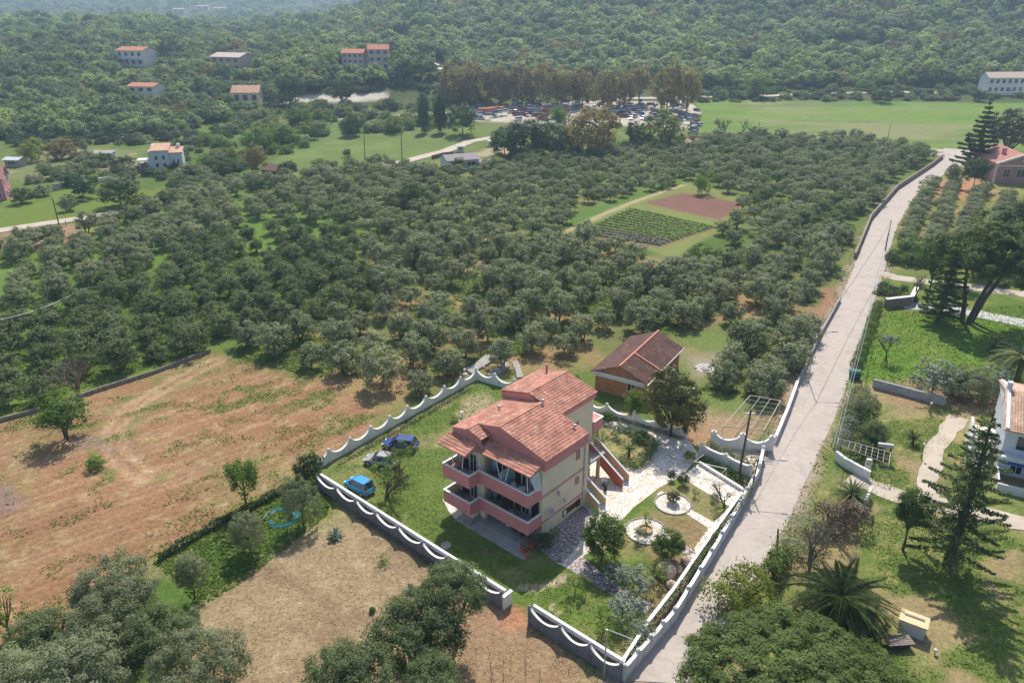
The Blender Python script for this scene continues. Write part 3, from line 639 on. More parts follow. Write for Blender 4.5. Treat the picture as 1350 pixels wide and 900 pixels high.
for (x_, y_, dy) in ((-1.8, .35, 0), (-1.8, 2.6, .5), (-1.8, 4.2, -.4), (-1.8, 6.4, 0), (-3.2, 7.2, .3), (-3.2, 8.9, -.3)):
    b = MB(); b.tube([(x_, y_, 7.8), (x_+.05, y_+dy, 6.0)], .045, n=6); b.tube([(x_, y_, 7.8), (x_+1.1, y_+dy*.3, 6.9)], .035, n=6); b.build('awning_strut', M_FRAME, house)
for lvl, (zb, zt, zf) in enumerate(((4.52, 6.0, 4.88), (1.42, 2.87, 1.80))):
    sl_ = MB(); sl_.prism([(0, 0), (-2.0, 0), (-2.0, 6.35), (-3.4, 6.35), (-3.4, 9.9), (-1.4, 9.9), (-1.4, 6.5), (0, 6.5)], zf-.22, zf); sl_.build('balcony_floor', M_CONC, house)
    p_ = MB()
    for (x0, x1, y0, y1) in ((-2.08, -1.94, .14, 6.22), (-2.08, 0.0, -.005, .14), (-3.47, -1.94, 6.22, 6.36), (-3.47, -3.33, 6.36, 9.9)):
        p_.box(x0, x1, y0, y1, zb, zt-.06)
    p_.build('balcony_parapet', M_PINK, house)
    p_ = MB(); p_.box(-3.33, -1.4, 9.78, 9.9, zf-.2, zt-.06); p_.build('balcony_parapet', M_CREAM, house)
    q_ = MB()
    for (x0, x1, y0, y1) in ((-2.12, -1.90, .18, 6.18), (-2.12, 0.0, -.04, .18), (-3.51, -1.90, 6.18, 6.40), (-3.51, -3.29, 6.40, 9.95), (-3.29, -1.40, 9.73, 9.95)):
        q_.box(x0, x1, y0, y1, zt-.06, zt)
    q_.build('balcony_coping', M_WHITEC, house)
    for (y0, y1, mu, dk) in ((.35, 1.25, 0, 1), (1.5, 2.5, 1, 0), (2.65, 3.35, 0, 1), (4.0, 5.0, 1, 0), (5.15, 5.9, 0, 1)):
        win(house, 'x-', y0, y1, zf+.02, zf+2.15, 0, frame=M_WOODD if dk else M_FRAME, mull=mu, name='balcony_door')
    for (y0, y1, mu, dk) in ((7.1, 8.1, 1, 0), (8.25, 9.2, 0, 1)):
        win(house, 'x-', y0, y1, zf+.02, zf+2.15, -1.4, frame=M_WOODD if dk else M_FRAME, mull=mu, name='balcony_door')
    pt = MB(); pt.box(-1.75, -.0, 3.62, 3.70, zf, zf+1.95); pt.build('privacy_screen', M_BLUEF if lvl == 0 else M_WOODD, house)
    cu = MB()
    for k in range(5): cu.box(-.24-.03*(k % 2), -.16-.03*(k % 2), 6.05-.12*k, 6.17-.12*k, zf+.4, zf+2.0)
    cu.build('curtain', M_BLUEF, house)
ws = MB(); ws.hull([(-1.75, -.02, 7.65), (-.55, -.02, 8.0), (-.1, -.02, 5.5), (-1.1, -.02, 5.95)], [(-1.75, .04, 7.65), (-.55, .04, 8.0), (-.1, .04, 5.5), (-1.1, .04, 5.95)]); ws.build('side_wind_screen', mat('pale_blue_panel', (.50, .55, .60), .4), house)
# small windows and the basement opening on the right wall
win(house, 'y-', 5.2, 5.8, 6.25, 7.3, 0, frame=M_PINK, mull=0); win(house, 'y-', 5.2, 5.8, 3.35, 4.2, 0, frame=M_PINK, mull=0)
bs = MB(); bs.box(3.3, 6.2, -.03, .02, .55, 1.25); bs.build('basement_vent', M_WOODD, house)
win(house, 'y-', 3.3, 3.95, .5, 1.3, -.03, frame=M_WOODD, pane=M_WHITER, mull=0); win(house, 'y-', 5.55, 6.15, .5, 1.3, -.03, frame=M_WOODD, mull=0)
win(house, 'y-', 9.5, 10.3, 6.2, 7.3, 3.5, mull=1)
for (y_, z_) in ((7.0, .3),): win(house, 'x-', 2.2, 3.1, .25, 1.9-.5, 0, frame=M_WOODD, mull=0, name='patio_door')
for y0 in (.5, 4.2): win(house, 'x-', y0, y0+1.1, .22, 1.4, 0, frame=M_FRAME, mull=1, name='patio_door')
dp = MB(); dp.box(6.72, 7.05, -.18, .16, 0, 8.2); dp.build('corner_pilaster', M_CREAM, house)
dp = MB(); dp.tube([(6.62, -.14, 8.6), (6.62, -.12, .1)], .055, n=8); dp.build('downpipe', M_WHITER, house)
for (x_, z_, r_) in ((1.0, 2.55, .42), (1.9, 4.35, .3), (2.9, 3.0, .22)):
    d = MB(); d.lathe((0, 0, 0), [(.03, -.09), (r_*.5, -.06), (r_, .02), (r_*.97, .03), (r_*.4, -.02), (.01, -.03)], 16)
    d.tube([(0, 0, -.05), (-.25, 0, -.35)], .025, n=5); d.tube([(0, r_*.9, 0), (0, 0, r_*1.0)], .012, n=4)
    o = d.build('satellite_dish', mat('dish_grey', (.35, .33, .33), .6), house, smooth=False); o.location = (x_, -.45, z_); o.rotation_euler = (R(62), R(-18), R(20))
ch = MB(); ch.tube([(0, 0, 0), (0, 0, 1.1)], .11, n=8); ch.box(-.2, .2, -.2, .2, 1.1, 1.16); o = ch.build('chimney_pipe', mat('brown_flue', (.33, .17, .08), .7), house); o.location = (12.3, 9.5, 10.0)
for (x_, y_, z_) in ((3.6, 8.7, 9.35), (6.2, 5.1, 10.3), (6.0, .9, 9.1)):
    ch = MB(); ch.lathe((0, 0, 0), [(.07, 0), (.07, .3), (.16, .34), (.19, .45), (.1, .58), (.02, .6)], 10); o = ch.build('roof_vent', M_METAL, house); o.location = (x_, y_, z_)
# rear balcony
rb = MB(); rb.box(12.9, 14.6, 3.3, 5.1, 4.5, 5.9); o = rb.build('rear_balcony', M_PINK, house)
rb = MB(); rb.box(12.9, 14.66, 3.24, 3.42, 5.9, 5.97); rb.box(14.48, 14.66, 3.42, 5.1, 5.9, 5.97); rb.build('balcony_coping', M_WHITEC, house)
# patio and plinth
ps = MB(); ps.box(-2.48, 0, -.1, 6.4, 0, .2); ps.box(-3.5, -1.4, 6.5, 8.3, 0, .12); ps.build('patio_slab', M_CONC, house)
ps = MB(); ps.prism([(-2.5, -.9), (-3.3, -.9), (-3.7, -.9), (-3.6, 8.3), (-3.5, 8.3), (-3.5, 6.45), (-2.5, 6.4)], 0, .05); ps.build('perimeter_path', M_CONC, house)
ps = MB(); ps.prism([(-3.5, 8.35), (-3.1, 9.6), (-2.5, 10.8), (-2.1, 11.6), (-1.6, 11.2), (-1.5, 9.95), (-1.5, 8.35)], 0, .03); ps.build('stone_apron', M_PAVE, house)
# outside stairs
def stair(a0, a1, b_top, b_bot, z_top, m_near, m_far, solid=True):
    n_ = int(z_top/.175); st = MB()
    for k in range(n_):
        y1 = b_bot+(b_top-b_bot)*k/n_; zt = z_top*(k+1)/n_; y2 = b_bot+(b_top-b_bot)*(k+1)/n_
        s2 = MB(); s2.box(a0+.14, a1-.14, y1, y2+.02, max(.0, zt-(.175 if not solid else zt)), zt-.035); s2.build('step', M_CONC, house)
        s2 = MB(); s2.box(a0+.14, a1-.14, y1-.03, y2-.0, zt-.035, zt); s2.build('tread', M_WHITEC, house)
    for (x0, mm) in ((a0, m_near), (a1-.14, m_far)):
        lo_t = (z_top-.5 if not solid else 0)
        pr = [(b_bot-.05, 0), (b_bot-.05, .98), (b_top, z_top+.85), (b_top+.5, z_top+.85), (b_top+.5, lo_t if not solid else 0)]
        if not solid: pr += [(b_top, lo_t), (b_bot+.75, 0)]
        w_ = MB(); w_.hull([(x0, p[0], p[1]) for p in pr], [(x0+.14, p[0], p[1]) for p in pr]); w_.build('stair_parapet', mm, house)
        cpp = MB(); e = [(b_bot-.09, .98), (b_top, z_top+.85), (b_top+.5, z_top+.85)]
        for i in range(2):
            (ya, za), (yb, zb_) = e[i], e[i+1]; cpp.hull([(x0-.03, ya, za), (x0+.17, ya, za), (x0+.17, yb, zb_), (x0-.03, yb, zb_)], [(x0-.03, ya, za+.05), (x0+.17, ya, za+.05), (x0+.17, yb, zb_+.05), (x0-.03, yb, zb_+.05)])
        cpp.build('stair_coping', M_WHITEC, house)
    ft = MB(); ft.box(a0+.05, a1+.1, b_bot-.7, b_bot-.05, 0, .06); ft.build('stair_foot', M_WHITEC, house)
M_YELL = mat('yellow_cream_render', (.62, .48, .27), .9, var=.05, wear=1.5, wearcol=(.48, .38, .24))
stair(6.95, 8.3, 1.0, -1.75, 1.8, M_YELL, M_YELL, True)
stair(12.1, 13.45, 3.0, -1.2, 2.85, M_RED, M_YELL, False)
ld = MB(); ld.box(8.3, 12.9, 1.6, 3.5, 2.6, 2.85); ld.box(12.9, 13.45, 3.0, 3.6, 2.6, 2.85); ld.box(6.75, 8.3, 1.0, 2.4, 0, 1.8); ld.build('stair_landing', M_CONC, house)
for x_ in (9.6, 11.8): cb = MB(); cb.box(x_, x_+.3, 1.7, 2.0, 0, 2.6); cb.build('landing_column', M_YELL, house)
def hl(a, b, z=0): return Vector((HA[0]+a*math.cos(HR)-b*math.sin(HR), HA[1]+a*math.sin(HR)+b*math.cos(HR), z))
# balcony furniture: each piece stands on the balcony and is a thing
def chair(a, b, z, rz, m, label, name='plastic_chair', cat='chair', group=None):
    t = empty(name, hl(a, b, z), HR+rz, label, cat, group)
    s_ = MB(); s_.box(-.24, .24, -.24, .24, .42, .46); s_.build('seat', m, t)
    s_ = MB(); s_.hull([(-.24, .2, .46), (.24, .2, .46), (.24, .24, .46), (-.24, .24, .46)], [(-.22, .32, .92), (.22, .32, .92), (.22, .35, .92), (-.22, .35, .92)]); s_.build('backrest', m, t)
    for x_ in (-.21, .21):
        for y_ in (-.2, .22): s_ = MB(); s_.tube([(x_, y_, .42), (x_*1.12, y_*1.15, 0)], .022, n=5); s_.build('leg', m, t)
    return t
def table(a, b, z, m, label, r=.42, group=None):
    t = empty('table', hl(a, b, z), HR, label, 'table', group)
    s_ = MB(); s_.lathe((0, 0, .70), [(r, 0), (r, .04)], 14); s_.build('tabletop', m, t)
    for k in range(4): s_ = MB(); x_, y_ = math.cos(k*1.57+.78)*r*.6, math.sin(k*1.57+.78)*r*.6; s_.tube([(x_, y_, .7), (x_*1.25, y_*1.25, 0)], .025, n=5); s_.build('leg', m, t)
MW = mat('white_plastic', (.72, .74, .72), .4); MGN = mat('green_plastic', (.30, .42, .33), .5); MBK = mat('dark_furniture', (.05, .045, .05), .6)
chair(-1.1, 2.75, 1.8, .6, MGN, 'pale green garden chair on the lower balcony in front of the door')
chair(-.7, .8, 4.88, 2.2, MW, 'white chair at the right end of the upper balcony'); table(-1.25, 1.5, 4.88, MW, 'white table at the right end of the upper balcony')
chair(-1.3, 2.35, 4.88, -.5, MW, 'white chair left of the table on the upper balcony')
table(-2.5, 8.6, 1.8, MBK, 'dark table on the left bay of the lower balcony'); chair(-2.0, 8.9, 1.8, 1.2, MBK, 'dark chair on the left bay of the lower balcony', 'garden_chair')
table(-2.5, 9.0, 4.88, mat('varnished_wood', (.30, .15, .07), .5), 'wooden table on the left bay of the upper balcony')
for k, (a_, b_) in enumerate(((-.9, 2.2), (-1.2, 3.1), (-.8, 4.1), (-1.5, 1.1))): chair(a_, b_, .2, k*1.3, MW if k == 1 or k == 2 else MBK, ['dark chair nearest the right corner of the ground floor patio', 'white chair in the middle of the ground floor patio', 'white chair further left on the ground floor patio', 'dark chair at the front edge of the ground floor patio'][k], 'patio_chair')
table(-1.3, 2.0, .2, MBK, 'dark round table on the shaded ground floor patio', .5)
# airer hanging outside left of the balconies
for z_, lb in ((5.95, 'upper'), (2.85, 'lower')):
    b = MB()
    for k in range(5): b.tube([(-3.3+.35*k, 9.95, z_), (-3.3+.35*k, 10.75, z_+.02)], .012, n=4)
    b.tube([(-3.35, 10.75, z_+.02), (-1.85, 10.75, z_+.02)], .015, n=4); o = b.build('clothes_airer', M_METAL); o.location = (HA[0], HA[1], 0); o.rotation_euler = (0, 0, HR)
    tag(o, 'thin metal clothes airer hooked outside the %s balcony at its left end' % lb, 'clothes airer')
# motor scooter under the upper stair
def scooter():
    t = empty('motor_scooter', hl(10.8, .2), HR+.9, 'dark motor scooter with white front parked under the outside stair', 'scooter')
    for x_ in (-.62, .62):
        s_ = MB(); pts = [(x_+.24*math.cos(k*.5236), 0, .25+.24*math.sin(k*.5236)) for k in range(13)]; s_.tube(pts, .06, n=6); s_.build('wheel', M_TYRE, t)
    s_ = MB(); s_.hull([(-.75, -.14, .35), (.25, -.12, .3), (.25, .12, .3), (-.75, .14, .35)], [(-.8, -.1, .72), (-.05, -.12, .7), (-.05, .12, .7), (-.8, .1, .72)]); s_.build('body', MBK, t)
    s_ = MB(); s_.hull([(.25, -.2, .3), (.38, -.18, .3), (.38, .18, .3), (.25, .2, .3)], [(.42, -.2, .95), (.5, -.16, .95), (.5, .16, .95), (.42, .2, .95)]); s_.build('front_shield', M_WHITE, t)
    s_ = MB(); s_.tube([(.4, -.32, 1.02), (.45, 0, 1.0), (.4, .32, 1.02)], .025, n=5); s_.tube([(.62, 0, .3), (.45, 0, 1.0)], .03, n=5); s_.build('handlebar', MBK, t)
    s_ = MB(); s_.box(-.75, -.05, -.13, .13, .72, .8); s_.build('seat', M_TYRE, t)
scooter()

# ------------------------------------------------------------ small brick house and other buildings
def gable_house(name, label, loc, rz, L, Wd, H_, rise, wm, tm, wins=(), oh=.35, wavy=False, course=.4, parts=None, group=None, cat='house'):
    """x along the ridge; wins: (face, u0,u1,z0,z1)"""
    t = empty(name, loc, rz, label, cat, group); hl_, hw = L/2, Wd/2
    b = MB(); b.box(-hl_, hl_, -hw, hw, -1.5, H_)
    for s_ in (-1, 1): x_ = s_*hl_; b.hull([(x_-.2*(s_ > 0), -hw, H_), (x_-.2*(s_ > 0), hw, H_), (x_-.2*(s_ > 0), 0, H_+rise)], [(x_+.2*(s_ < 0), -hw, H_), (x_+.2*(s_ < 0), hw, H_), (x_+.2*(s_ < 0), 0, H_+rise)])
    b.build('wall', wm, t); k = rise/hw; zo = H_-k*oh
    if wavy:
        tile_slope('roof_tiles', (-hl_-oh, -hw-oh, zo), (hl_+oh, -hw-oh, zo), (-hl_-oh, 0, H_+rise+.02), tm, t, course=course); tile_slope('roof_tiles', (-hl_-oh, hw+oh, zo), (hl_+oh, hw+oh, zo), (-hl_-oh, 0, H_+rise+.02), tm, t, course=course)
    else:
        for s_ in (-1, 1):
            r_ = MB(); y_ = s_*(hw+oh); r_.hull([(-hl_-oh, y_, zo), (hl_+oh, y_, zo), (hl_+oh, 0, H_+rise+.02), (-hl_-oh, 0, H_+rise+.02)], [(-hl_-oh, y_, zo+.14), (hl_+oh, y_, zo+.14), (hl_+oh, 0, H_+rise+.16), (-hl_-oh, 0, H_+rise+.16)]); r_.build('roof', tm, t)
    for wn_ in wins:
        f, u0, u1, z0, z1 = wn_[:5]; off = {'x-': -hl_, 'x+': hl_, 'y-': -hw, 'y+': hw}[f]
        win(t, f, u0, u1, z0, z1, off, frame=(wn_[5] if len(wn_) > 5 else M_FRAME), mull=1, name='door' if z0 < .2 else 'window')
    return t
bh = gable_house('brick_cottage', 'low orange brick cottage with a dark brown tiled gable roof behind the garden wall', (17.33, 94.16, 0), R(58.5), 12.4, 7.1, 2.95, 1.45, M_BRICKO, M_TILEB,
    [('x-', -2.2, -1.0, 1.1, 2.3, M_WHITER), ('y-', 2.0, 3.0, .1, 2.2, M_WOODD), ('y-', -3, -1.8, 1.0, 2.1, M_WOODD)], oh=.45, wavy=True)
b = MB(); b.box(-6.75, -6.22, -3.6, 3.6, 2.45, 2.6); b.box(-6.5, -6.2, -3.57, 3.57, 2.6, 2.9); b.build('concrete_beam', M_WHITER, bh)
ridge_caps(bh, (-6.7, 0, 4.56), (6.7, 0, 4.56), mat('salmon_ridge_tiles', (.62, .27, .18), .8), .16)
b = MB(); b.tube([(-6.8, -4.0, 2.85), (6.7, -4.0, 2.85)], .08, n=6); b.build('gutter', M_METAL, bh)
b = MB(); b.hull([(-2.2, -4.01, 2.95), (-2.0, -4.01, 2.95), (-2.0, -.1, 4.56), (-2.2, -.1, 4.56)], [(-2.2, -4.01, 3.08), (-2.0, -4.01, 3.08), (-2.0, -.1, 4.69), (-2.2, -.1, 4.69)]); b.build('verge_tiles', mat('salmon_ridge_tiles', (.62, .27, .18)), bh)
# pink villa at the end of the lane
vp = T(1328, 238); s_ = PXM(vp)
vl = gable_house('pink_villa', 'pink villa with white framed gable and red roof at the far end of the lane', (vp.x+2, vp.y+4, 0), R(82), 16, 13.5, 5.4, 2.4, mat('dusty_pink_render', (.42, .23, .21), .9, wear=.8, wearcol=(.34, .2, .18)), mat('weathered_red_roof', (.42, .19, .15), .85, var=.2, scale=1), [('x-', -4.6, -2.4, 1.6, 4.0), ('x-', -.9, 1.3, 1.6, 4.0), ('x-', 3.0, 4.8, 1.6, 4.0), ('y+', -5, -3.4, 1.6, 4), ('y+', 0, 1.6, 1.6, 4)])
b = MB()
for s2 in (-1, 1): b.hull([(-8.45, s2*7.2, 5.0), (-8.0, s2*7.2, 5.0), (-8.0, 0, 7.85), (-8.45, 0, 7.85)], [(-8.45, s2*7.2, 5.55), (-8.0, s2*7.2, 5.55), (-8.0, 0, 8.35), (-8.45, 0, 8.35)])
b.box(-8.14, -8.0, -6.7, 6.7, 4.7, 5.0); b.build('gable_trim', M_WHITER, vl)
b = MB(); b.lathe((0, 0, 0), [(.5, 0), (.5, .12)], 14); o = b.build('round_attic_window', M_WHITER, vl); o.location = (-8.02, 0, 6.3); o.rotation_euler = (0, R(-90), 0)
for y_ in (-6.75, 6.75):
    b = MB()
    for k in range(8): b.box(-8.1, -7.7, y_-.25, y_+.25, .1+k*.6, .5+k*.6)
    b.build('quoin_stones', M_WHITER, vl)
b = MB(); b.box(-2, -1, 2.5, 3.4, 6.2, 8.6); b.build('chimney', M_PINK, vl)
# white house at the right edge with outside steps
M_BW = mat('bluish_white_render', (.62, .64, .68), .85, var=.05, wear=1.5, wearcol=(.5, .5, .52))
rhl = P(1322, 655)
rh = empty('white_house', (53.3, 71.2, 0), R(-28), 'white two storey house with pale tiled roof and blue canopy cut by the right edge', 'house')
b = MB(); b.box(0, 9, 0, 12, 0, 5.5); b.build('wall', M_BW, rh)
tile_slope('roof_tiles', (-.4, -.5, 5.55), (9.4, -.5, 5.55), (-.4, 6.2, 7.4), M_TILEP, rh); tile_slope('roof_tiles', (-.4, 12.6, 5.55), (9.4, 12.6, 5.55), (-.4, 6.2, 7.4), M_TILEP, rh)
b = MB(); b.hull([(-.25, -.4, 5.3), (-.25, 12.4, 5.3), (-.25, 12.4, 5.9), (-.25, 6.2, 7.8), (-.25, -.4, 5.9)], [(0.1, -.4, 5.3), (.1, 12.4, 5.3), (.1, 12.4, 5.9), (.1, 6.2, 7.8), (.1, -.4, 5.9)]); b.build('gable_parapet', M_WHITE, rh)
win(rh, 'y-', 1.2, 2.6, 3.4, 4.9, 0, frame=M_DARKM); win(rh, 'y-', 4.2, 5.6, 3.4, 4.9, 0, frame=M_DARKM); win(rh, 'y-', 1.2, 2.4, .4, 2.3, 0, frame=M_FRAME); win(rh, 'y-', 4.2, 5.6, .4, 2.3, 0, frame=M_FRAME)
b = MB(); b.box(0, 9, -1.6, 0, 2.6, 2.8); b.box(0, 9, -1.6, -1.48, 2.8, 3.0); b.build('balcony_slab', M_BW, rh)
b = MB(); b.hull([(0, -1.5, 2.1), (4, -1.5, 2.1), (4, 0, 2.5), (0, 0, 2.5)], [(0, -1.5, 2.15), (4, -1.5, 2.15), (4, 0, 2.55), (0, 0, 2.55)]); b.build('canopy', mat('blue_canvas', (.05, .20, .55), .7), rh)
b = MB(); b.box(0, 9, -4, -3.8, 0, 1.0); b.box(0, .2, -3.8, 0, 0, 1.0); b.build('terrace_wall', M_BW, rh)
for k in range(11): b = MB(); b.box(-2.6, -1.1, .2+k*.42, .64+k*.42, 0, .22*(k+1)-.02); b.build('step', M_WHITE, rh)
b = MB(); 
for x_ in (-2.85, -1.1):
    pr = [(0, 0), (0, .9), (4.6, 3.3), (6.0, 3.3), (6.0, 0)]; b.hull([(x_, p[0], p[1]) for p in pr], [(x_+.25, p[0], p[1]) for p in pr])
b.box(-2.6, -.25, 5.0, 6.0, 0, 2.3); b.build('stair_parapet', M_WHITE, rh)
b = MB(); b.box(-.3, .2, 5.9, 6.5, 5.5, 8.4); b.build('chimney', M_BW, rh)

def far_house(px, top, wpx, label, rz, floors, wm, tm, nw=3, depth=.75, name='house', group=None, rise=.16, cat='house', ridge_x=True, hs=1.0):
    """base centre pixel, roof-top pixel row, width in pixels"""
    p = T(*px); s_ = PXM(p); L = wpx/s_; Ht = (px[1]-top)/s_*1.02/math.cos(R(10))*hs; rs = Ht*rise; He = Ht-rs
    ws = []; fh = He/floors
    for f in range(floors):
        for k in range(nw):
            c_ = -L/2+L*(k+.5)/nw; ws.append(('y-', c_-L/nw*.27, c_+L/nw*.27, f*fh+fh*.28, f*fh+fh*.8))
        for k in range(2): c_ = -L*depth/2+L*depth*(k+.5)/2; ws.append(('x-' if rz < 0 else 'x+', c_-.5, c_+.5, f*fh+fh*.3, f*fh+fh*.78))
    return gable_house(name, label, (p.x, p.y, p.z), rz, L, L*depth, He, rs, wm, tm, ws, oh=.5, group=group, cat=cat), L, He, p
M_RT = mat('terracotta_roof_far', (.50, .20, .12), .85, var=.12, scale=.5)
M_RTP = mat('pale_terracotta_roof_far', (.60, .36, .24), .85, var=.12, scale=.5)
h, L, He, p = far_house((183, 87), 65, 38, 'white two storey house with veranda columns high on the left hillside', R(-12), 2, M_WHITER, M_RT, 4)
for k in range(5): b = MB(); x_ = -L/2+L*k/4; b.box(x_-.15, x_+.15, -L*.375-1.6, -L*.375-1.3, 0, He*.92); b.build('veranda_column', M_WHITE, h)
b = MB(); b.box(-L/2, L/2, -L*.375-1.6, -L*.375, He*.46, He*.52); b.box(-L/2, L/2, -L*.375-1.65, -L*.375-1.6, He*.52, He*.62); b.build('veranda_floor', M_WHITE, h)
far_house((196, 131), 112, 36, 'small white house with orange roof half hidden among trees on the left slope', R(-8), 2, M_WHITER, M_RT, 3)
far_house((309, 92), 72, 44, 'white and pink villa with shiny roof panels beside a cypress on the hillside', R(-18), 2, mat('pinkish_render', (.55, .40, .36)), mat('pale_roof_panels', (.55, .42, .38), .5), 4, rise=.2)
far_house((328, 136), 115, 34, 'cream cottage with a plain pale tiled roof above the sandy track', R(3), 1, M_CREAM, M_RTP, 3, rise=.33)
far_house((469, 92), 68, 28, 'left one of the two pale houses with arched loggias on the central terrace', R(-6), 3, mat('rose_white_render', (.62, .50, .46)), M_RT, 4)
far_house((501, 92), 63, 26, 'right taller one of the two pale houses on the central terrace', R(4), 3, mat('rose_white_render', (.62, .50, .46)), M_RT, 3)
h, L, He, p = far_house((1325, 123), 98, 66, 'long low hotel with orange roof and white balconies at the right edge by the hill', R(4), 2, M_WHITE, mat('sand_coloured_roof', (.66, .50, .40), .85), 8, depth=.3, rise=.22)
b = MB(); b.box(-L/2-2, L/2+10, -L*.15-6, -L*.15-5.7, 0, 1.6); b.build('front_wall', M_WHITE, h)
for i, (x_, y_) in enumerate(((238, 18), (268, 14), (290, 17), (410, 41), (470, 12), (492, 10), (446, 88))):
    if i < 6: far_house((x_, y_), y_-6, 15, ['far village house at the left end of the pale cluster on the hazy slope', 'far village house in the middle of the pale cluster on the hazy slope', 'far village house at the right end of the pale cluster on the hazy slope', 'distant white house with orange roof below the hazy slope', 'tiny distant white house high near the top edge', 'tiniest distant white house right of another near the top edge'][i], R(i*11), 2, M_WHITER, M_RTP, 2)
b = MB(); p = T(563, 92); s_ = PXM(p)
t = empty('pool_terrace', p, 0, 'white terrace with pale parasols right of the two houses', 'terrace')
b.box(-18/s_, 20/s_, -1, 5, -2, .4); b.build('terrace_slab', M_WHITE, t)
for k in range(4): b = MB(); b.tube([(-10/s_+k*7/s_, 1, .4), (-10/s_+k*7/s_, 1, 2.6)], .1, n=5); b.lathe((-10/s_+k*7/s_, 1, 2.3), [(2.2, 0), (.1, .9)], 8); b.build('parasol', M_WHITE, t)
# white tower house in the middle left
p = T(219, 223); s_ = PXM(p); u_ = 1.3/s_
th_ = empty('tower_house', p, R(14), 'white cubic house with two turrets and orange roof slabs in the fields at left', 'house')
th_.scale = (1, 1, .72)
for (x0, x1, y0, y1, z1) in ((-13, 6, -8, 10, 27), (6.2, 18, -6, 9, 23), (-24, -13.2, -8, 4, 10)):
    b = MB(); b.box(x0*u_, x1*u_, y0*u_, y1*u_, -1, z1*u_); b.build('wall', M_BW, th_)
for (x0, x1, y0, y1, z0, z1) in ((-11, 7, -9, 10, 27.2, 33), (5.5, 19, -7, 9, 23.2, 28)):
    b = MB(); b.hull([(x0*u_, y0*u_, z0*u_), (x1*u_, y0*u_, z0*u_), (x1*u_, y1*u_, z1*u_), (x0*u_, y1*u_, z1*u_)], [(x0*u_, y0*u_, z0*u_+.25), (x1*u_, y0*u_, z0*u_+.25), (x1*u_, y1*u_, z1*u_+.25), (x0*u_, y1*u_, z1*u_+.25)]); b.build('roof', M_RTP, th_)
b = MB(); b.box(-24.5*u_, -13*u_, -8.5*u_, 4*u_, 15*u_, 15.8*u_); b.box(-24*u_, -23*u_, -8*u_, -7*u_, 10*u_, 15*u_); b.box(-14.2*u_, -13.2*u_, -8*u_, -7*u_, 10*u_, 15*u_); b.build('veranda', M_WHITE, th_)
for (x_, z_) in ((-6, 8), (-6, 18), (1, 8), (1, 18)): win(th_, 'y-', (x_-1.5)*u_, (x_+1.5)*u_, (z_-3)*u_, (z_+3)*u_, -8*u_, mull=0)
for x_ in (9.5, 14): win(th_, 'y-', (x_-1)*u_, (x_+1)*u_, 9*u_, 15*u_, -6*u_, mull=0)
for (x_, y_, z0, z1) in ((-10, 8, 27, 34), (14, 7, 23, 34)): b = MB(); b.lathe((x_*u_, y_*u_, z0*u_), [(1.6*u_, 0), (1.6*u_, (z1-z0)*u_*.7), (2.2*u_, (z1-z0)*u_*.8), (.1, (z1-z0)*u_)], 8); b.build('turret_chimney', M_WHITE, th_)
# pink house cut by the left edge, sheds, farm buildings
far_house((-12, 262), 222, 44, 'bright pink house with pink tiled roof cut by the left edge', R(20), 2, mat('bright_pink_render', (.60, .26, .30)), mat('pink_tiles', (.55, .27, .24), .8), 2, rise=.3)
far_house((22, 219), 208, 20, 'tiny shed with a shiny metal roof near the left edge', R(-8), 1, M_CONC, mat('bright_sheet_roof', (.6, .6, .62), .4), 1, name='shed', cat='shed')
far_house((136, 208), 201, 26, 'low white shed beside rubble left of the white cubic house', R(8), 1, M_BW, M_CONC, 2, name='shed', cat='shed', rise=.05)
far_house((606, 221), 204, 42, 'grey roofed farm shed with white walls beside the farm road', R(22), 1, M_BW, mat('grey_fibre_roof', (.30, .26, .27), .9, var=.15), 2, name='farm_shed', cat='shed', rise=.25, depth=.8)
far_house((640, 220), 210, 30, 'lower grey roofed lean-to right of the white walled farm shed', R(18), 1, M_CONC, mat('grey_fibre_roof', (.3, .26, .27)), 1, name='farm_shed', cat='shed', rise=.2)
far_house((360, 232), 217, 22, 'small brown stone barn with a tiled roof among trees above the grove', R(-20), 1, M_STONEW, mat('dull_brown_roof', (.25, .17, .14), .9), 1, name='barn', cat='barn', rise=.35)
far_house((924, 193), 183, 16, 'tiny red roofed hut at the top edge of the olive grove', R(10), 1, M_CREAM, mat('dull_red_roof', (.40, .22, .17), .9), 1, name='hut', cat='hut', rise=.3)
far_house((648, 193), 184, 8, 'small stone gate house on the farm road, right one', R(10), 1, M_WHITER, M_WHITER, 1, name='gate_lodge', cat='gate lodge')
far_house((607, 200), 191, 8, 'small stone gate house on the farm road, left one', R(10), 1, M_WHITER, M_WHITER, 1, name='gate_lodge', cat='gate lodge')
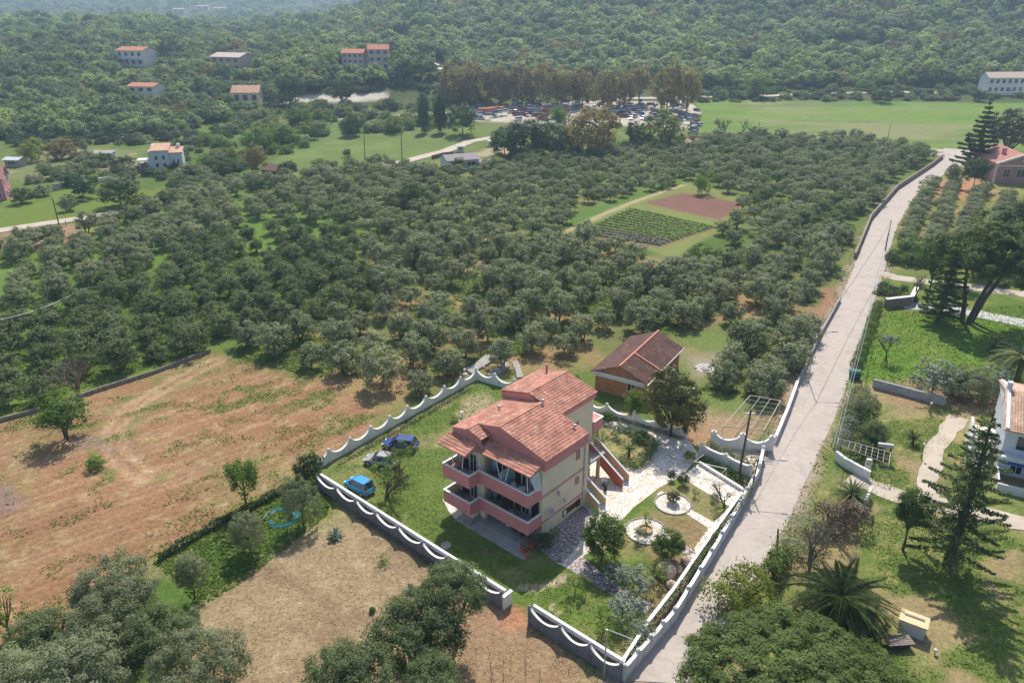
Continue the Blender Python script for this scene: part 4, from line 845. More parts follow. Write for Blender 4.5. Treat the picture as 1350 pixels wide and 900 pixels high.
# ------------------------------------------------------------ garden and field walls
def scallop(name, label, p0, p1, nP, hlow, hpk, th, mface, mcap, cat='wall', first_half=False, ts=None, inner=None, posts=True, peakw=.18, pw_=2.2):
    """scalloped wall from p0 to p1; each panel sags between two peaks. x runs along the wall"""
    p0, p1 = Vector(p0[:2]), Vector(p1[:2]); L = (p1-p0).length; a = math.atan2(p1.y-p0.y, p1.x-p0.x)
    t = empty(name, (p0.x, p0.y, 0), a, label, cat)
    ts = ts or [i/nP for i in range(nP+1)]
    for k in range(len(ts)-1):
        xa, xb = ts[k]*L, ts[k+1]*L; N_ = 14; prof = []
        for i in range(N_+1):
            s_ = i/N_
            if first_half and k == 0: e = s_**pw_
            else: e = abs(2*s_-1)**pw_
            prof.append((xa+(xb-xa)*s_, hlow+(hpk-hlow)*e))
        b = MB(); c_ = MB()
        for i in range(N_):
            (x0, z0), (x1, z1) = prof[i], prof[i+1]
            b.hull([(x0, -th/2, -.1), (x1, -th/2, -.1), (x1, th/2, -.1), (x0, th/2, -.1)], [(x0, -th/2, z0), (x1, -th/2, z1), (x1, th/2, z1), (x0, th/2, z0)])
            c_.hull([(x0, -th/2-.04, z0), (x1, -th/2-.04, z1), (x1, th/2+.04, z1), (x0, th/2+.04, z0)], [(x0, -th/2-.04, z0+.06), (x1, -th/2-.04, z1+.06), (x1, th/2+.04, z1+.06), (x0, th/2+.04, z0+.06)])
        b.build('wall_panel', mface, t); c_.build('coping', mcap, t)
    if posts:
        for k, tt in enumerate(ts):
            if first_half and k == 0: continue
            x_ = tt*L; b = MB(); b.box(x_-peakw, x_+peakw, -th/2-.05, th/2+.05, -.1, hpk+.06); b.lathe((x_, 0, hpk+.06), [(.17, 0), (.15, .1), (.05, .16)], 8); b.build('pier', mface, t)
    return t
A_ = P(418, 618); B_ = P(628, 500)
def tproj(a, b, px):  # parameter of a pixel's ground point along a-b
    p = P(*px); d = (b-a); return max(0, min(1, (p-a).dot(d)/d.dot(d)))
base_ts = [tproj(A_, B_, q) for q in ((436.5, 609), (465, 594), (492, 579), (518, 565), (541, 552), (565, 538), (588, 524), (609, 512))]
scallop('garden_wall', 'white scalloped wall with pointed peaks along the far left side of the garden', A_, B_, 0, .75, 1.55, .22, M_WHITE, M_WHITEC, ts=[0]+base_ts+[1], first_half=True, peakw=.13)
scallop('garden_wall', 'short white scalloped wall with two swoops at the top corner behind the house', B_, P(678, 515), 2, .75, 1.6, .22, M_WHITE, M_WHITEC, peakw=.13)
scallop('garden_wall', 'white scalloped wall between the drive and the brick cottage', P(774, 541), P(904, 577), 4, .8, 1.65, .22, M_WHITE, M_WHITEC, peakw=.15, ts=[0, .205, .49, .73, 1.0])
# front double walls: scalloped outer face, straight inner wall, planter between
def double_wall(label1, label2, a, b, n, ho, hi, hpk, off, ts=None):
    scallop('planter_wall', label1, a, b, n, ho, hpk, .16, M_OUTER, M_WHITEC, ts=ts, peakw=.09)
    d = (Vector(b[:2])-Vector(a[:2])); L = d.length; d.normalize(); nn = Vector((-d.y, d.x)); ang = math.atan2(d.y, d.x)
    q = Vector(a[:2])+nn*off
    t = empty('inner_wall', (q.x, q.y, 0), ang, label2, 'wall'); m = MB(); m.box(0.1, L-.1, -.08, .08, -.1, hi); m.build('wall_panel', M_WHITE, t)
    m = MB(); m.box(0, L, -.13, .13, hi, hi+.07); m.build('coping', M_WHITEC, t)
    m = MB(); m.box(.1, L-.1, -off+.1, -.09, 0, hi-.45); m.build('planter_soil', M_SOIL, t)
    return t
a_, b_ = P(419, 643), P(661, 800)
double_wall('shade toned scalloped planter wall with white rim along the pale field, left stretch', 'straight white wall just inside the long left stretch of scalloped planter wall', a_, b_, 8, .95, 1.45, 1.62, .55, ts=[0]+[tproj(a_, b_, q) for q in ((444, 660), (470, 677), (496, 693.5), (526, 712), (557.5, 733), (589.7, 753), (625, 776))]+[1])
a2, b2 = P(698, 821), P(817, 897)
double_wall('shade toned scalloped planter wall with white rim along the vine field, right stretch', 'straight white wall just inside the short right stretch of scalloped planter wall', a2, b2, 3, 1.0, 1.55, 1.75, .55, ts=[0, tproj(a2, b2, (738, 846)), tproj(a2, b2, (775, 872)), 1])
m = MB(); e_ = Vector(b_[:2])
t = empty('wall_end_stub', (b_.x, b_.y, 0), math.atan2(b_.y-a_.y, b_.x-a_.x), 'short white return wall closing the left planter at the gap', 'wall'); m.box(.2, .4, -.1, .95, -.1, 1.35); m.build('wall_panel', M_WHITE, t); m = MB(); m.box(.14, .46, -.14, 1.0, 1.35, 1.43); m.build('coping', M_WHITEC, t)
# lane side wall, in straight runs
RW = [P(822, 896), P(888, 820), P(936, 741), P(974, 676), P(999, 629)]
for i in range(4):
    scallop('lane_wall', 'white scalloped wall along the lane, ' + ['nearest stretch at the bottom corner', 'second stretch from the bottom corner', 'third stretch beside the boulders', 'farthest stretch by the entrance'][i], RW[i], RW[i+1], [4, 3, 3, 3][i], 1.28, 1.5, .22, mat('lane_wall_white', (.60, .61, .66), .85, var=.1, scale=1, wear=1.2, wearcol=(.33, .33, .38)), M_WHITEC, posts=True, peakw=.1, pw_=4)
IW = [P(822, 868, 1.3), P(856, 816, 1.3), P(892, 770, 1.3), P(922, 726, 1.3), P(978, 648, 1.3)]
for i in range(4):
    a, b = IW[i], IW[i+1]; t = empty('planter_inner_wall', (a.x, a.y, 0), math.atan2(b.y-a.y, b.x-a.x), 'low straight white wall on the garden side of the lane planter, ' + ['nearest run', 'second run', 'run by the boulders', 'run by the terrace'][i], 'wall')
    L = (b-a).length; m = MB(); m.box(0, L-.02, -.08, .08, -.1, 1.22); m.build('wall_panel', M_WHITE, t); m = MB(); m.box(0, L-.02, -.14, .14, 1.22, 1.3); m.build('coping', M_WHITEC, t); m = MB(); m.box(.1, L-.12, -.45, -.09, 0, .9); m.build('planter_soil', M_SOIL, t)
# gate and entrance walls
scallop('gate_wall', 'tall white wall with two deep scallops right of the drive entrance', P(939, 588), P(1015, 595), 2, 1.0, 2.0, .3, M_WHITE, M_WHITEC, peakw=.3)
scallop('entrance_wall', 'white diagonal wall with a hedge behind it between entrance and terrace', P(924, 599), P(988, 628), 2, 1.15, 1.4, .2, M_WHITE, M_WHITEC, peakw=.2, pw_=3)
scallop('entrance_wall', 'white end wall with stepped piers beside the lane gate', P(999, 629), P(1004, 606), 1, 1.3, 1.7, .25, M_WHITE, M_WHITEC, peakw=.2)
scallop('entrance_wall', 'low white retaining wall edging the terrace under the hedge', P(922, 612), P(986, 652), 1, .35, .35, .22, M_WHITE, M_WHITEC, posts=False)
def plain_wall(name, label, pts, h, th, m, cap=None, world=False, zoff=0):
    pts = [Vector((p[0], p[1])) if world else T(*p).to_2d() for p in pts]; t = empty(name, (pts[0].x, pts[0].y, tz(*pts[0])), 0, label, 'wall'); o0 = pts[0]; z00 = tz(*o0)
    for i in range(len(pts)-1):
        d = (pts[i+1]-pts[i]); L = d.length; nn = Vector((-d.y, d.x))/L*th/2; za, zb = tz(*pts[i])-z00, tz(*pts[i+1])-z00; a, b = pts[i]-o0, pts[i+1]-o0
        e = d/L*th*.25*(i < len(pts)-2)
        ring = [a-nn, b-nn+e, b+nn+e, a+nn]
        q = MB(); q.hull([(r_.x, r_.y, (za if j in (0, 3) else zb)-.3) for j, r_ in enumerate(ring)], [(r_.x, r_.y, (za if j in (0, 3) else zb)+h+.004*i) for j, r_ in enumerate(ring)]); q.build('wall_run', m, t)
        if cap:
            n2 = nn*1.35; ring = [a-n2, b-n2+e, b+n2+e, a+n2]; q = MB(); q.hull([(r_.x, r_.y, (za if j in (0, 3) else zb)+h+.004*i) for j, r_ in enumerate(ring)], [(r_.x, r_.y, (za if j in (0, 3) else zb)+h+.08+.004*i) for j, r_ in enumerate(ring)]); q.build('coping', cap, t)
    return t
plain_wall('lane_wall', 'plain white painted wall beside the lane past the gate', [(30.9, 77.2), (34.6, 84.1), (38.2, 91.2)], 1.0, .25, M_WHITE, M_WHITEC, True)
plain_wall('lane_wall', 'grey unpainted wall beside the lane beyond the white stretch', [(38.4, 91.6), (48.2, 109.2), (56.4, 123.0)], .9, .25, M_CONC, None, True)
plain_wall('stone_wall', 'dark rubble wall between the lane and the far grove', [(68.5, 146.5), (84.1, 175.6), (104.5, 206.5), (129.0, 236.8), (139, 250)], 1.3, .4, M_STONEW, None, True)
plain_wall('field_wall', 'low grey block wall between the ploughed field and the lush grove', [(-60, 575), (0, 556), (60, 540), (130, 516), (205, 492), (278, 464)], .55, .2, M_STONEW)
plain_wall('lot_wall', 'whitish grey wall at the foot of the green lot on the right', [(1150, 510), (1185, 519), (1210, 526), (1245, 534)], 1.2, .25, mat('dull_white_wall', (.42, .43, .45), .9, var=.2, wear=1), None)
plain_wall('gate_stub_wall', 'white wall with house number post beside the right hand driveway', [(1101, 606), (1112, 615), (1145, 633)], 1.1, .25, M_WHITE, M_WHITEC)
plain_wall('gate_stub_wall', 'short weathered white wall below the spiky yucca', [(1115, 668), (1138, 672), (1146, 655)], 1.3, .25, M_WHITE, None)
plain_wall('stone_wall', 'old stone retaining wall by the roadside bend at right', [(1166, 406), (1200, 402), (1206, 390)], 1.6, .5, M_STONEW, M_WHITEC)
plain_wall('terrace_wall', 'long pale stone retaining wall under the central terrace houses', [(430, 112), (490, 108), (540, 112), (575, 120)], 1.5, .6, M_STONEW)
plain_wall('farm_wall', 'rusty brown rubbish heaped wall beside the farm road', [(570, 210), (585, 206), (598, 205)], 1.2, .6, mat('rusty_brown', (.16, .08, .06), .9))
plain_wall('far_wall', 'short white garden wall in the trees below the white cubic house', [(130, 241), (152, 238)], 1.3, .4, M_WHITER)
plain_wall('far_wall', 'grey block wall stub left of the valley field trees', [(70, 252), (88, 248)], 1.8, .4, M_CONC)
# hard landscaping north of the garden: old concrete channel and slabs
t = empty('concrete_ramp', P(690, 490), 0, 'grey concrete ramp and slabs behind the top corner of the garden wall', 'ramp')
o0 = P(690, 490)
for poly, z_, m_ in (([(642, 495), (668, 478), (672, 484), (650, 499)], .25, M_CONC), ([(675, 478), (683, 476), (690, 498), (682, 499)], .2, M_CONC), ([(615, 490), (640, 470), (662, 463), (664, 468), (645, 480), (622, 494)], .3, M_CONC)):
    b = MB(); b.prism([(q.x-o0.x, q.y-o0.y) for q in (P(*p) for p in poly)], 0, z_); b.build('slab', m_, t)
rg = random.Random(5)
for k in range(26):
    q = P(rg.uniform(608, 665), 0) if False else P(612+k*2.0+rg.uniform(-4, 4), 492-k*.95+rg.uniform(-5, 5)); s2 = rg.uniform(.25, .6)
    b = MB(); b.hull([(s2*math.cos(a)*rg.uniform(.8, 1.1), s2*math.sin(a)*rg.uniform(.8, 1.1), 0) for a in [i*1.05 for i in range(6)]], [(s2*.7*math.cos(a), s2*.7*math.sin(a), s2*rg.uniform(.4, .7)) for a in [i*1.05 for i in range(6)]])
    o = b.build('rubble_block', M_CONC if k % 3 else M_WHITER); o.location = q; tag(o, 'rough grey rubble block in the heap behind the garden wall corner', 'rubble', 'rubble blocks behind the garden wall corner')
# boulders in the garden
for k, (x_, y_, r_, lb) in enumerate(((877, 757, 1.0, 'large round pale boulder beside the garden path'), (904, 741, .5, 'medium round boulder nearest the lane planter'), (893, 752, .45, 'small pale rock between the two round boulders'), (885, 773, .5, 'dark flat rock in front of the large boulder'))):
    rgn = np.random.default_rng(k); b = MB(); nr_, ns_ = 7, 12; vs = []; fs = []
    for i in range(nr_+1):
        for j in range(ns_):
            ph = math.pi*i/nr_; a = 6.283*j/ns_; q = .86+.28*rgn.random(); vs.append((r_*q*math.sin(ph)*math.cos(a), r_*q*math.sin(ph)*math.sin(a), r_*.8*q*math.cos(ph)+r_*.4))
    for i in range(nr_):
        for j in range(ns_): fs.append((i*ns_+j, (i+1)*ns_+j, (i+1)*ns_+(j+1) % ns_, i*ns_+(j+1) % ns_))
    b.add(vs, fs); o = b.build('boulder', mat('pinkish_boulder_stone', (.46, .36, .29), .95, var=.25, scale=1.2, bump=.6), smooth=True); o.location = P(x_, y_); tag(o, lb, 'boulder')
# edging stones of the circles
for (x_, y_, r_, lb) in ((852, 700, 1.95, 'near'), (887, 664, 1.75, 'far')):
    c0 = P(x_, y_); t = empty('stone_edging', c0, 0, 'ring of grey edging around the %s paved circle' % lb, 'edging')
    for k in range(26): a = k*.2417; b = MB(); b.box(-.19, .19, -.07, .07, 0, .12); o = b.build('edging_stone', M_CONC, t); o.location = (math.cos(a)*(r_+.08), math.sin(a)*(r_+.08), 0); o.rotation_euler = (0, 0, a+1.57)
b = MB(); b.lathe((0, 0, 0), [(.75, 0), (.75, .25), (.6, .25), (.6, .1), (.02, .1)], 18); o = b.build('round_stone_planter', mat('ochre_stone', (.42, .30, .16), .9)); o.location = P(851, 699); tag(o, 'low round ochre stone planter in the centre of the near paved circle', 'planter')

# ------------------------------------------------------------ pergolas, frames, poles, wires
M_PERG = mat('weathered_beige_tube', (.50, .44, .38), .7)
def pergola(label, px, h, nb, na=2, r=.04):
    c4 = [P(*p, h) for p in px]; o0 = c4[0].copy(); o0.z = 0; t = empty('pergola', o0, 0, label, 'pergola')
    a, b, c_, d = [q-o0 for q in c4]
    for (u, v) in ((a, b), (b, c_), (c_, d), (d, a)): m = MB(); m.tube([u, v], r*1.3, n=5); m.build('rail', M_PERG, t)
    for k in range(1, nb): s_ = k/nb; m = MB(); m.tube([a.lerp(d, s_), b.lerp(c_, s_)], r*.8, n=5); m.build('crossbar', M_PERG, t)
    for k in range(1, na+1): s_ = k/(na+1); m = MB(); m.tube([a.lerp(b, s_), d.lerp(c_, s_)], r*.9, n=5); m.build('crossbar', M_PERG, t)
    for q in (a, b, c_, d): m = MB(); m.tube([(q.x, q.y, 0), q], r*1.2, n=5); m.build('post', M_METAL, t)
    return t
pergola('bare metal pergola frame over the grass behind the gate wall', [(953, 562), (1007, 567), (1029, 528), (989, 521)], 2.3, 7, 2)
pergola('small metal frame over the entrance gate beside the right driveway', [(1103, 585), (1172, 612), (1174, 596), (1106, 578)], 2.2, 3, 8, .03)
t = empty('washing_frame', P(916, 625), 0, 'white tubular frame standing over the terrace planter', 'frame'); o0 = P(916, 625)
m = MB(); q = [P(914, 621)-o0, P(956, 631)-o0]; m.tube([q[0], q[0]+Vector((0, 0, 1.3)), q[1]+Vector((0, 0, 1.3)), q[1]], .045, n=6); m.tube([q[0]+Vector((0, 0, 1.3)), q[0]+Vector((1.3, 1.2, 1.4))], .03, n=6); m.tube([q[1]+Vector((0, 0, 1.3)), q[1]+Vector((-1.8, -1.2, .2))], .03, n=6); m.build('tube', M_FRAME, t)
t = empty('gallows_frame', P(796, 893), 0, 'tall thin grey pole with a bar reaching to the lane wall corner', 'frame'); o0 = P(796, 893)
hz = HT(829, P(796, 893).y); m = MB(); m.tube([(0, 0, 0), (0, 0, hz)], .06, n=6); m.build('pole', M_METAL, t); q = P(834, 842, 1.9)-o0; m = MB(); m.tube([(0, 0, hz), q], .045, n=6); m.build('bar', M_FRAME, t)
def pole(label, base, toppx, kind='utility_pole', arm=None, r=.13, lampdir=None, insul=True, cat='utility pole', group=None):
    p = T(*base); h = HT(toppx[1], p.y)-p.z; tx = p.x + 0
    u = (toppx[0]-675)/FPX; v = (toppx[1]-450)/FPX; y_ = _c-v*_s; xt = u*p.y/y_
    lean = max(-.35, min(.35, xt-p.x))
    t = empty(kind, p, 0, label, cat, group); m = MB(); m.tube([(0, 0, -.1), (lean*.5, 0, h/2), (lean, 0, h)], r, r*.65, 8); m.build('pole', M_POLE if r > .07 else M_METAL, t)
    if insul:
        m = MB(); m.box(lean-.55, lean+.55, -.05, .05, h-.5, h-.4); m.build('crossarm', M_METAL, t)
        for x_ in (-.45, 0, .45): m = MB(); m.lathe((lean+x_, 0, h-.4), [(.05, 0), (.07, .08), (.03, .16)], 6); m.build('insulator', M_WHITER, t)
    if lampdir is not None:
        q = Vector((lean+lampdir[0], lampdir[1], h-.1)); m = MB(); m.tube([(lean, 0, h-.35), q], .04, n=5); m.build('lamp_arm', M_METAL, t)
        d = Vector((lampdir[0], lampdir[1], 0)).normalized(); m = MB(); m.tube([q-d*.15, q+d*.5], .11, .07, 6); m.build('lamp_head', M_METAL, t)
    return Vector((p.x+lean, p.y, p.z+h-.3))
p1 = pole('tall dark wooden utility pole rising from the terrace hedge at the entrance', (974, 628), (990, 540), r=.15)
p2 = pole('short thin street lamp pole standing beside the lane wall entrance', (989, 650), (1001, 604), 'street_lamp', r=.09, lampdir=(2.4, -.2), insul=False, cat='street lamp')
p3 = pole('thin street lamp with arm standing on the left of the lane by the grove', (1066, 504), (1072, 437), 'street_lamp', r=.07, lampdir=(2.6, .2), insul=False, cat='street lamp')
p4 = pole('leaning wooden pole at the right edge of the lane beside the villa track', (1167, 330), (1175, 290), r=.13, insul=False)
p5 = pole('dark wooden stump pole among the dry bushes on the near right of the lane', (1024, 728), (1026, 697), 'wooden_post', r=.13, insul=False, cat='post')
p6 = pole('thin lamp pole leaning over the far bend of the lane', (1162, 262), (1163, 244), 'street_lamp', r=.07, lampdir=(2.4, 0), insul=False, cat='street lamp')
p7 = pole('tall thin pole at the edge of the far green field', (1169, 187), (1176, 163), r=.12, insul=False)
p8 = pole('dark pole beside the valley road at far left', (78, 297), (69, 261), r=.15)
p9 = pole('pale pole in the fields left of the white cubic house', (157, 193), (148, 168), r=.15)
pa = pole('left one of two poles in the middle green field', (481, 210), (480, 178), r=.15)
pb = pole('right one of two poles in the middle green field', (530, 208), (529, 176), r=.15)
pc_ = pole('thin pole by the junction at the top of the grove', (912, 212), (913, 185), r=.12, insul=False)
pd = pole('thin pole at the left of the far green field', (1000, 178), (1000, 160), r=.12, insul=False)
pe = pole('pole with pale crossarms rising from the lush grove at left', (112, 400), (113, 378), r=.13)
for k, (x_, y_) in enumerate(((87, 298), (101, 297), (114, 293))):
    pole('thin fence post beside the valley road', (x_, y_), (x_-1, y_-8), 'fence_post', r=.08, insul=False, cat='post', group='fence posts beside the valley road')
def wire(label, a, b, sag=1.0, r=.022, n=14, m=None):
    m_ = MB(); pts = [a.lerp(b, i/n)-Vector((0, 0, sag*4*(i/n)*(1-i/n))) for i in range(n+1)]; m_.tube(pts, r, n=4); o = m_.build('power_line', m or M_DARKM); tag(o, label, 'cable')
w1 = Vector((27, 52, 7.5)); 
wire('cable from the entrance pole to the lane lamp pole', p1, p3, .8); wire('cable between the street lamp and the pole by the villa track', p3, p4, 1.0, .03)
wire('cable crossing the lane from the leaning pole to the right driveway gate', p4, P(1098, 590, 5.5), 1.6, .035, m=M_METAL); wire('thicker pale cable along the right side of the lane', p4+Vector((.5, 0, 0)), P(1103, 586, 5.8), 1.2, .035, m=M_METAL)
wire('cable over the middle green field between the two poles', pa, pb, .8); wire('cable crossing the lush grove towards the left', pe, P(-60, 430, 7), 1.2, .04, m=M_METAL); wire('second cable crossing the lush grove to the right', pe, P(330, 300, 7), 2.0, .03, m=M_METAL); wire('cable from the valley road pole towards the left edge', p8, Vector((p8.x-60, p8.y-15, 8)), 1.5, .03)

# ------------------------------------------------------------ cars
def car_parts(paint, L, Wd, H_, hood=.24, boot=.02):
    """returns list of (name, mesh, loc, children)"""
    hl_, w2 = L/2, Wd/2; zb, zs = .25, H_*.56; out = []
    def ring(x, zt, wf=1.0): return [(x, -w2*wf*.93, zb), (x, -w2*wf, zb+.18), (x, -w2*wf, zs*.9 if zt > zs*.9 else zt*.9), (x, -w2*wf*.92, zt), (x, w2*wf*.92, zt), (x, w2*wf, zs*.9 if zt > zs*.9 else zt*.9), (x, w2*wf, zb+.18), (x, w2*wf*.93, zb)]
    st = [(-hl_, zs*.8, .86), (-hl_+.12, zs*.97, .95), (-hl_+.5, zs*1.0, 1), (0, zs, 1), (hl_-L*hood, zs*.98, 1), (hl_-.35, zs*.84, .96), (hl_-.08, zs*.72, .88), (hl_, zs*.62, .8)]
    b = MB(); rs = [ring(*s_) for s_ in st]; vs = [v_ for r_ in rs for v_ in r_]; fs = []
    for i in range(len(rs)-1):
        for j in range(8): fs.append((i*8+j, i*8+(j+1) % 8, (i+1)*8+(j+1) % 8, (i+1)*8+j))
    fs.append(tuple(range(8))); fs.append(tuple(range(len(vs)-1, len(vs)-9, -1))); b.add(vs, fs)
    x0, x1, x2, x3 = -hl_+.1+boot*L, -hl_+.35+boot*L, hl_-L*hood-.75, hl_-L*hood+.05
    lo = [(x0, -w2*.9, zs), (x3, -w2*.88, zs*.97), (x3, w2*.88, zs*.97), (x0, w2*.9, zs)]; up = [(x1, -w2*.72, H_-.04), (x2, -w2*.7, H_-.03), (x2, w2*.7, H_-.03), (x1, w2*.72, H_-.04)]
    out.append(('body', b.mesh('body', paint), (0, 0, 0)))
    g = MB(); g.hull(lo, up); out.append(('windows', g.mesh('windows', M_GLASS), (0, 0, 0)))
    r_ = MB(); r_.hull([(x1-.03, -w2*.74, H_-.05), (x2+.05, -w2*.72, H_-.04), (x2+.05, w2*.72, H_-.04), (x1-.03, w2*.74, H_-.05)], [(x1+.05, -w2*.68, H_+.01), (x2-.05, -w2*.66, H_), (x2-.05, w2*.66, H_), (x1+.05, w2*.68, H_+.01)])
    for s_ in (-1, 1):
        for (xa, xb) in ((x0, x1), (x3, x2), ((x0+x3)/2, (x1+x2)/2), (x0+.55, x1+.45)):
            r_.tube([(xa, s_*w2*.9, zs), (xb, s_*w2*.73, H_-.03)], .045, n=4)
    out.append(('roof', r_.mesh('roof', paint), (0, 0, 0)))
    wl = MB(); wl.lathe((0, 0, -.1), [(.18, -.01), (.2, .0), (.31, .01), (.31, .19), (.2, .2), (.18, .21)], 14); wm_ = wl.mesh('wheel', M_TYRE)
    rm = MB(); rm.lathe((0, 0, -.115), [(.19, 0), (.2, .23)], 10); rmm = rm.mesh('rim', M_METAL)
    for x_ in (-hl_+.62, hl_-.68):
        for s_ in (-1, 1): out.append(('wheel', wm_, (x_, s_*(w2-.08), .31), rmm))
    hm = MB(); hm.box(-.06, .06, -.16, .16, -.07, .07); hm = hm.mesh('headlight', M_FRAME); tm_ = MB(); tm_.box(-.05, .05, -.08, .08, -.16, .16); tm_ = tm_.mesh('tail_light', mat('red_lens', (.5, .02, .02), .3))
    for s_ in (-1, 1): out.append(('headlight', hm, (hl_-.09, s_*w2*.62, zs*.66))); out.append(('tail_light', tm_, (-hl_+.04, s_*w2*.8, zs*.82)))
    mm = MB(); mm.box(-.08, .08, -.1, .1, -.06, .06); mm = mm.mesh('wing_mirror', paint)
    for s_ in (-1, 1): out.append(('wing_mirror', mm, (x3-.35, s_*(w2+.04), zs+.08)))
    pl = MB(); pl.box(-.015, .015, -.26, .26, -.06, .06); out.append(('number_plate', pl.mesh('number_plate', M_WHITEC), (-hl_-.002, 0, zs*.5)))
    return out
def car(name, label, p, rz, paint, L, Wd, H_, hood=.24, group=None, cat='car'):
    t = empty(name, p, rz, label, cat, group)
    for it in car_parts(paint, L, Wd, H_, hood):
        o = obj(it[0], it[1], t, it[2])
        if it[0] == 'wheel': o.rotation_euler = (R(90), 0, 0); obj('rim', it[3], o)
    return t
def carpaint(n_, col, r_=.25): 
    m = mat(n_, col, r_, .6, .2, var=.03); return m
ca = P(455, 641); cb_ = P(492, 654)
car('parked_car', 'small bright blue hatchback parked beside the scalloped wall', P(474, 645), math.atan2(1.9, -2.5), carpaint('bright_blue_paint', (.03, .30, .62)), 3.55, 1.6, 1.5, .2)
car('parked_car', 'dark blue hatchback parked farthest back beside the far garden wall', P(528, 590), R(168), carpaint('dark_blue_paint', (.02, .055, .24)), 4.1, 1.7, 1.45)
car('parked_car', 'silver white car under the bare tree behind the bright blue car', P(503, 611), R(165), carpaint('silver_paint', (.36, .36, .35)), 3.9, 1.65, 1.4)
JUNK = [carpaint('scrap_white', (.65, .65, .66)), carpaint('scrap_blue', (.12, .2, .4)), carpaint('scrap_red', (.4, .08, .05)), carpaint('scrap_grey', (.3, .3, .32)), carpaint('scrap_silver', (.5, .52, .55))]
jm = []
for pt_ in JUNK:
    prt = car_parts(pt_, 4.2, 1.7, 1.45); jm.append(prt)
rg = random.Random(11); nj = 0
for k in range(170):
    px_ = rg.uniform(628, 905) if k < 160 else rg.uniform(900, 925); py_ = rg.uniform(139, 160)
    if 740 < px_ < 800 and py_ > 150: continue
    if px_ > 905: py_ = rg.uniform(150, 175)
    p = T(px_, py_)
    if rg.random() < .2: p.z += 1.3
    t = empty('scrap_car', p, rg.uniform(0, 6.28), 'scrap car among the wrecks packed in the yard below the bronze plane trees', 'car', 'scrap cars packed in the yard behind the dark oaks')
    for it in jm[k % 5][:3]: obj(it[0], it[1], t, it[2])
for k in range(3):
    p = T(640+k*11, 150-k*1.5); t = empty('orange_skip', p, k*.6, ['orange skip at the left end of the scrap yard', 'orange skip in the middle of three at the scrap yard', 'orange skip at the right of three at the scrap yard'][k], 'skip'); b = MB(); b.hull([(-2.2, -1, .2), (2.2, -1, .2), (2.2, 1, .2), (-2.2, 1, .2)], [(-3, -1.2, 2), (3, -1.2, 2), (3, 1.2, 2), (-3, 1.2, 2)]); b.build('bin', mat('orange_paint', (.55, .16, .05), .6), t); b = MB(); b.box(-3.05, 3.05, -1.28, -1.2, 1.85, 2.02); b.box(-3.05, 3.05, 1.2, 1.28, 1.85, 2.02); b.build('rim', M_DARKM, t)
car('parked_car', 'white car on the bend road by the far green field', T(913, 171), R(70), JUNK[0], 4.2, 1.7, 1.5); car('parked_car', 'dark car on the bend road below the white car', T(916, 177), R(60), JUNK[3], 4.2, 1.7, 1.5)

# ------------------------------------------------------------ bins, box, pallet, hose, lamps and small things
t = empty('wheelie_bin', P(1126, 499), R(-15), 'dark green refuse container at the right side of the lane', 'bin')
b = MB(); b.hull([(-.65, -.4, .15), (.65, -.4, .15), (.65, .4, .15), (-.65, .4, .15)], [(-.75, -.5, 1.1), (.75, -.5, 1.1), (.75, .5, 1.1), (-.75, .5, 1.1)]); b.build('body', mat('dark_green_plastic', (.02, .10, .06), .5), t)
b = MB(); b.hull([(-.78, -.54, 1.1), (.78, -.54, 1.1), (.78, .54, 1.1), (-.78, .54, 1.1)], [(-.7, -.3, 1.3), (.7, -.3, 1.3), (.7, .35, 1.3), (-.7, .35, 1.3)]); b.build('lid', mat('mid_green_plastic', (.03, .16, .10), .45), t)
for x_ in (-.5, .5):
    for y_ in (-.3, .3): b = MB(); b.tube([(x_, y_-.05, .1), (x_, y_+.05, .1)], .1, n=8); b.build('wheel', M_TYRE, t)
t = empty('white_tank_box', P(1201, 832), R(-33), 'white box with a faded yellow lid and dark slot standing on the right lawn', 'box')
b = MB(); b.hull([(-.95, -.62, 0), (.95, -.62, 0), (.95, .62, 0), (-.95, .62, 0)], [(-1.0, -.68, 1.25), (1.0, -.68, 1.25), (1.0, .68, 1.25), (-1.0, .68, 1.25)]); b.build('body', M_BW, t)
b = MB(); b.box(-1.08, 1.08, -.75, .75, 1.25, 1.40); b.build('lid', mat('faded_yellow_lid', (.72, .55, .33), .8, var=.1, wear=2, wearcol=(.6, .5, .4)), t)
b = MB(); b.box(-.75, .75, .05, .25, 1.40, 1.47); b.build('slot_cover', M_WOODG, t)
t = empty('pallet_table', P(1182, 850), R(5), 'grey weathered pallet of planks lying on a dark support beside the white box', 'pallet')
for k in range(7): b = MB(); b.box(-1.1, 1.1, -.62+k*.18, -.62+k*.18+.13, .62, .66); b.build('plank', M_WOODG, t)
for x_ in (-.9, 0, .9): b = MB(); b.box(x_-.07, x_+.07, -.62, .6, .5, .62); b.build('bearer', M_WOODG, t)
b = MB(); b.box(-.6, .9, -.4, .35, 0, .5); b.build('support', M_DARKM, t)
for k, (x_, y_, h_, lb) in enumerate(((1214, 603, 1.6, 'white globe garden lamp on a thin post beside the round dark shrub'), (1225, 544, 1.2, 'white globe garden lamp near the lot wall'), (1232, 862, .25, 'small white globe lying on the right lawn'))):
    t = empty('globe_lamp', P(x_, y_), 0, lb, 'lamp'); b = MB(); b.tube([(0, 0, 0), (0, 0, h_)], .04, n=6); b.build('post', M_DARKM, t)
    b = MB(); b.lathe((0, 0, h_), [(.05, 0), (.13, .06), (.16, .16), (.13, .26), (.04, .32)], 12); b.build('globe', M_LAMPG, t, smooth=True)
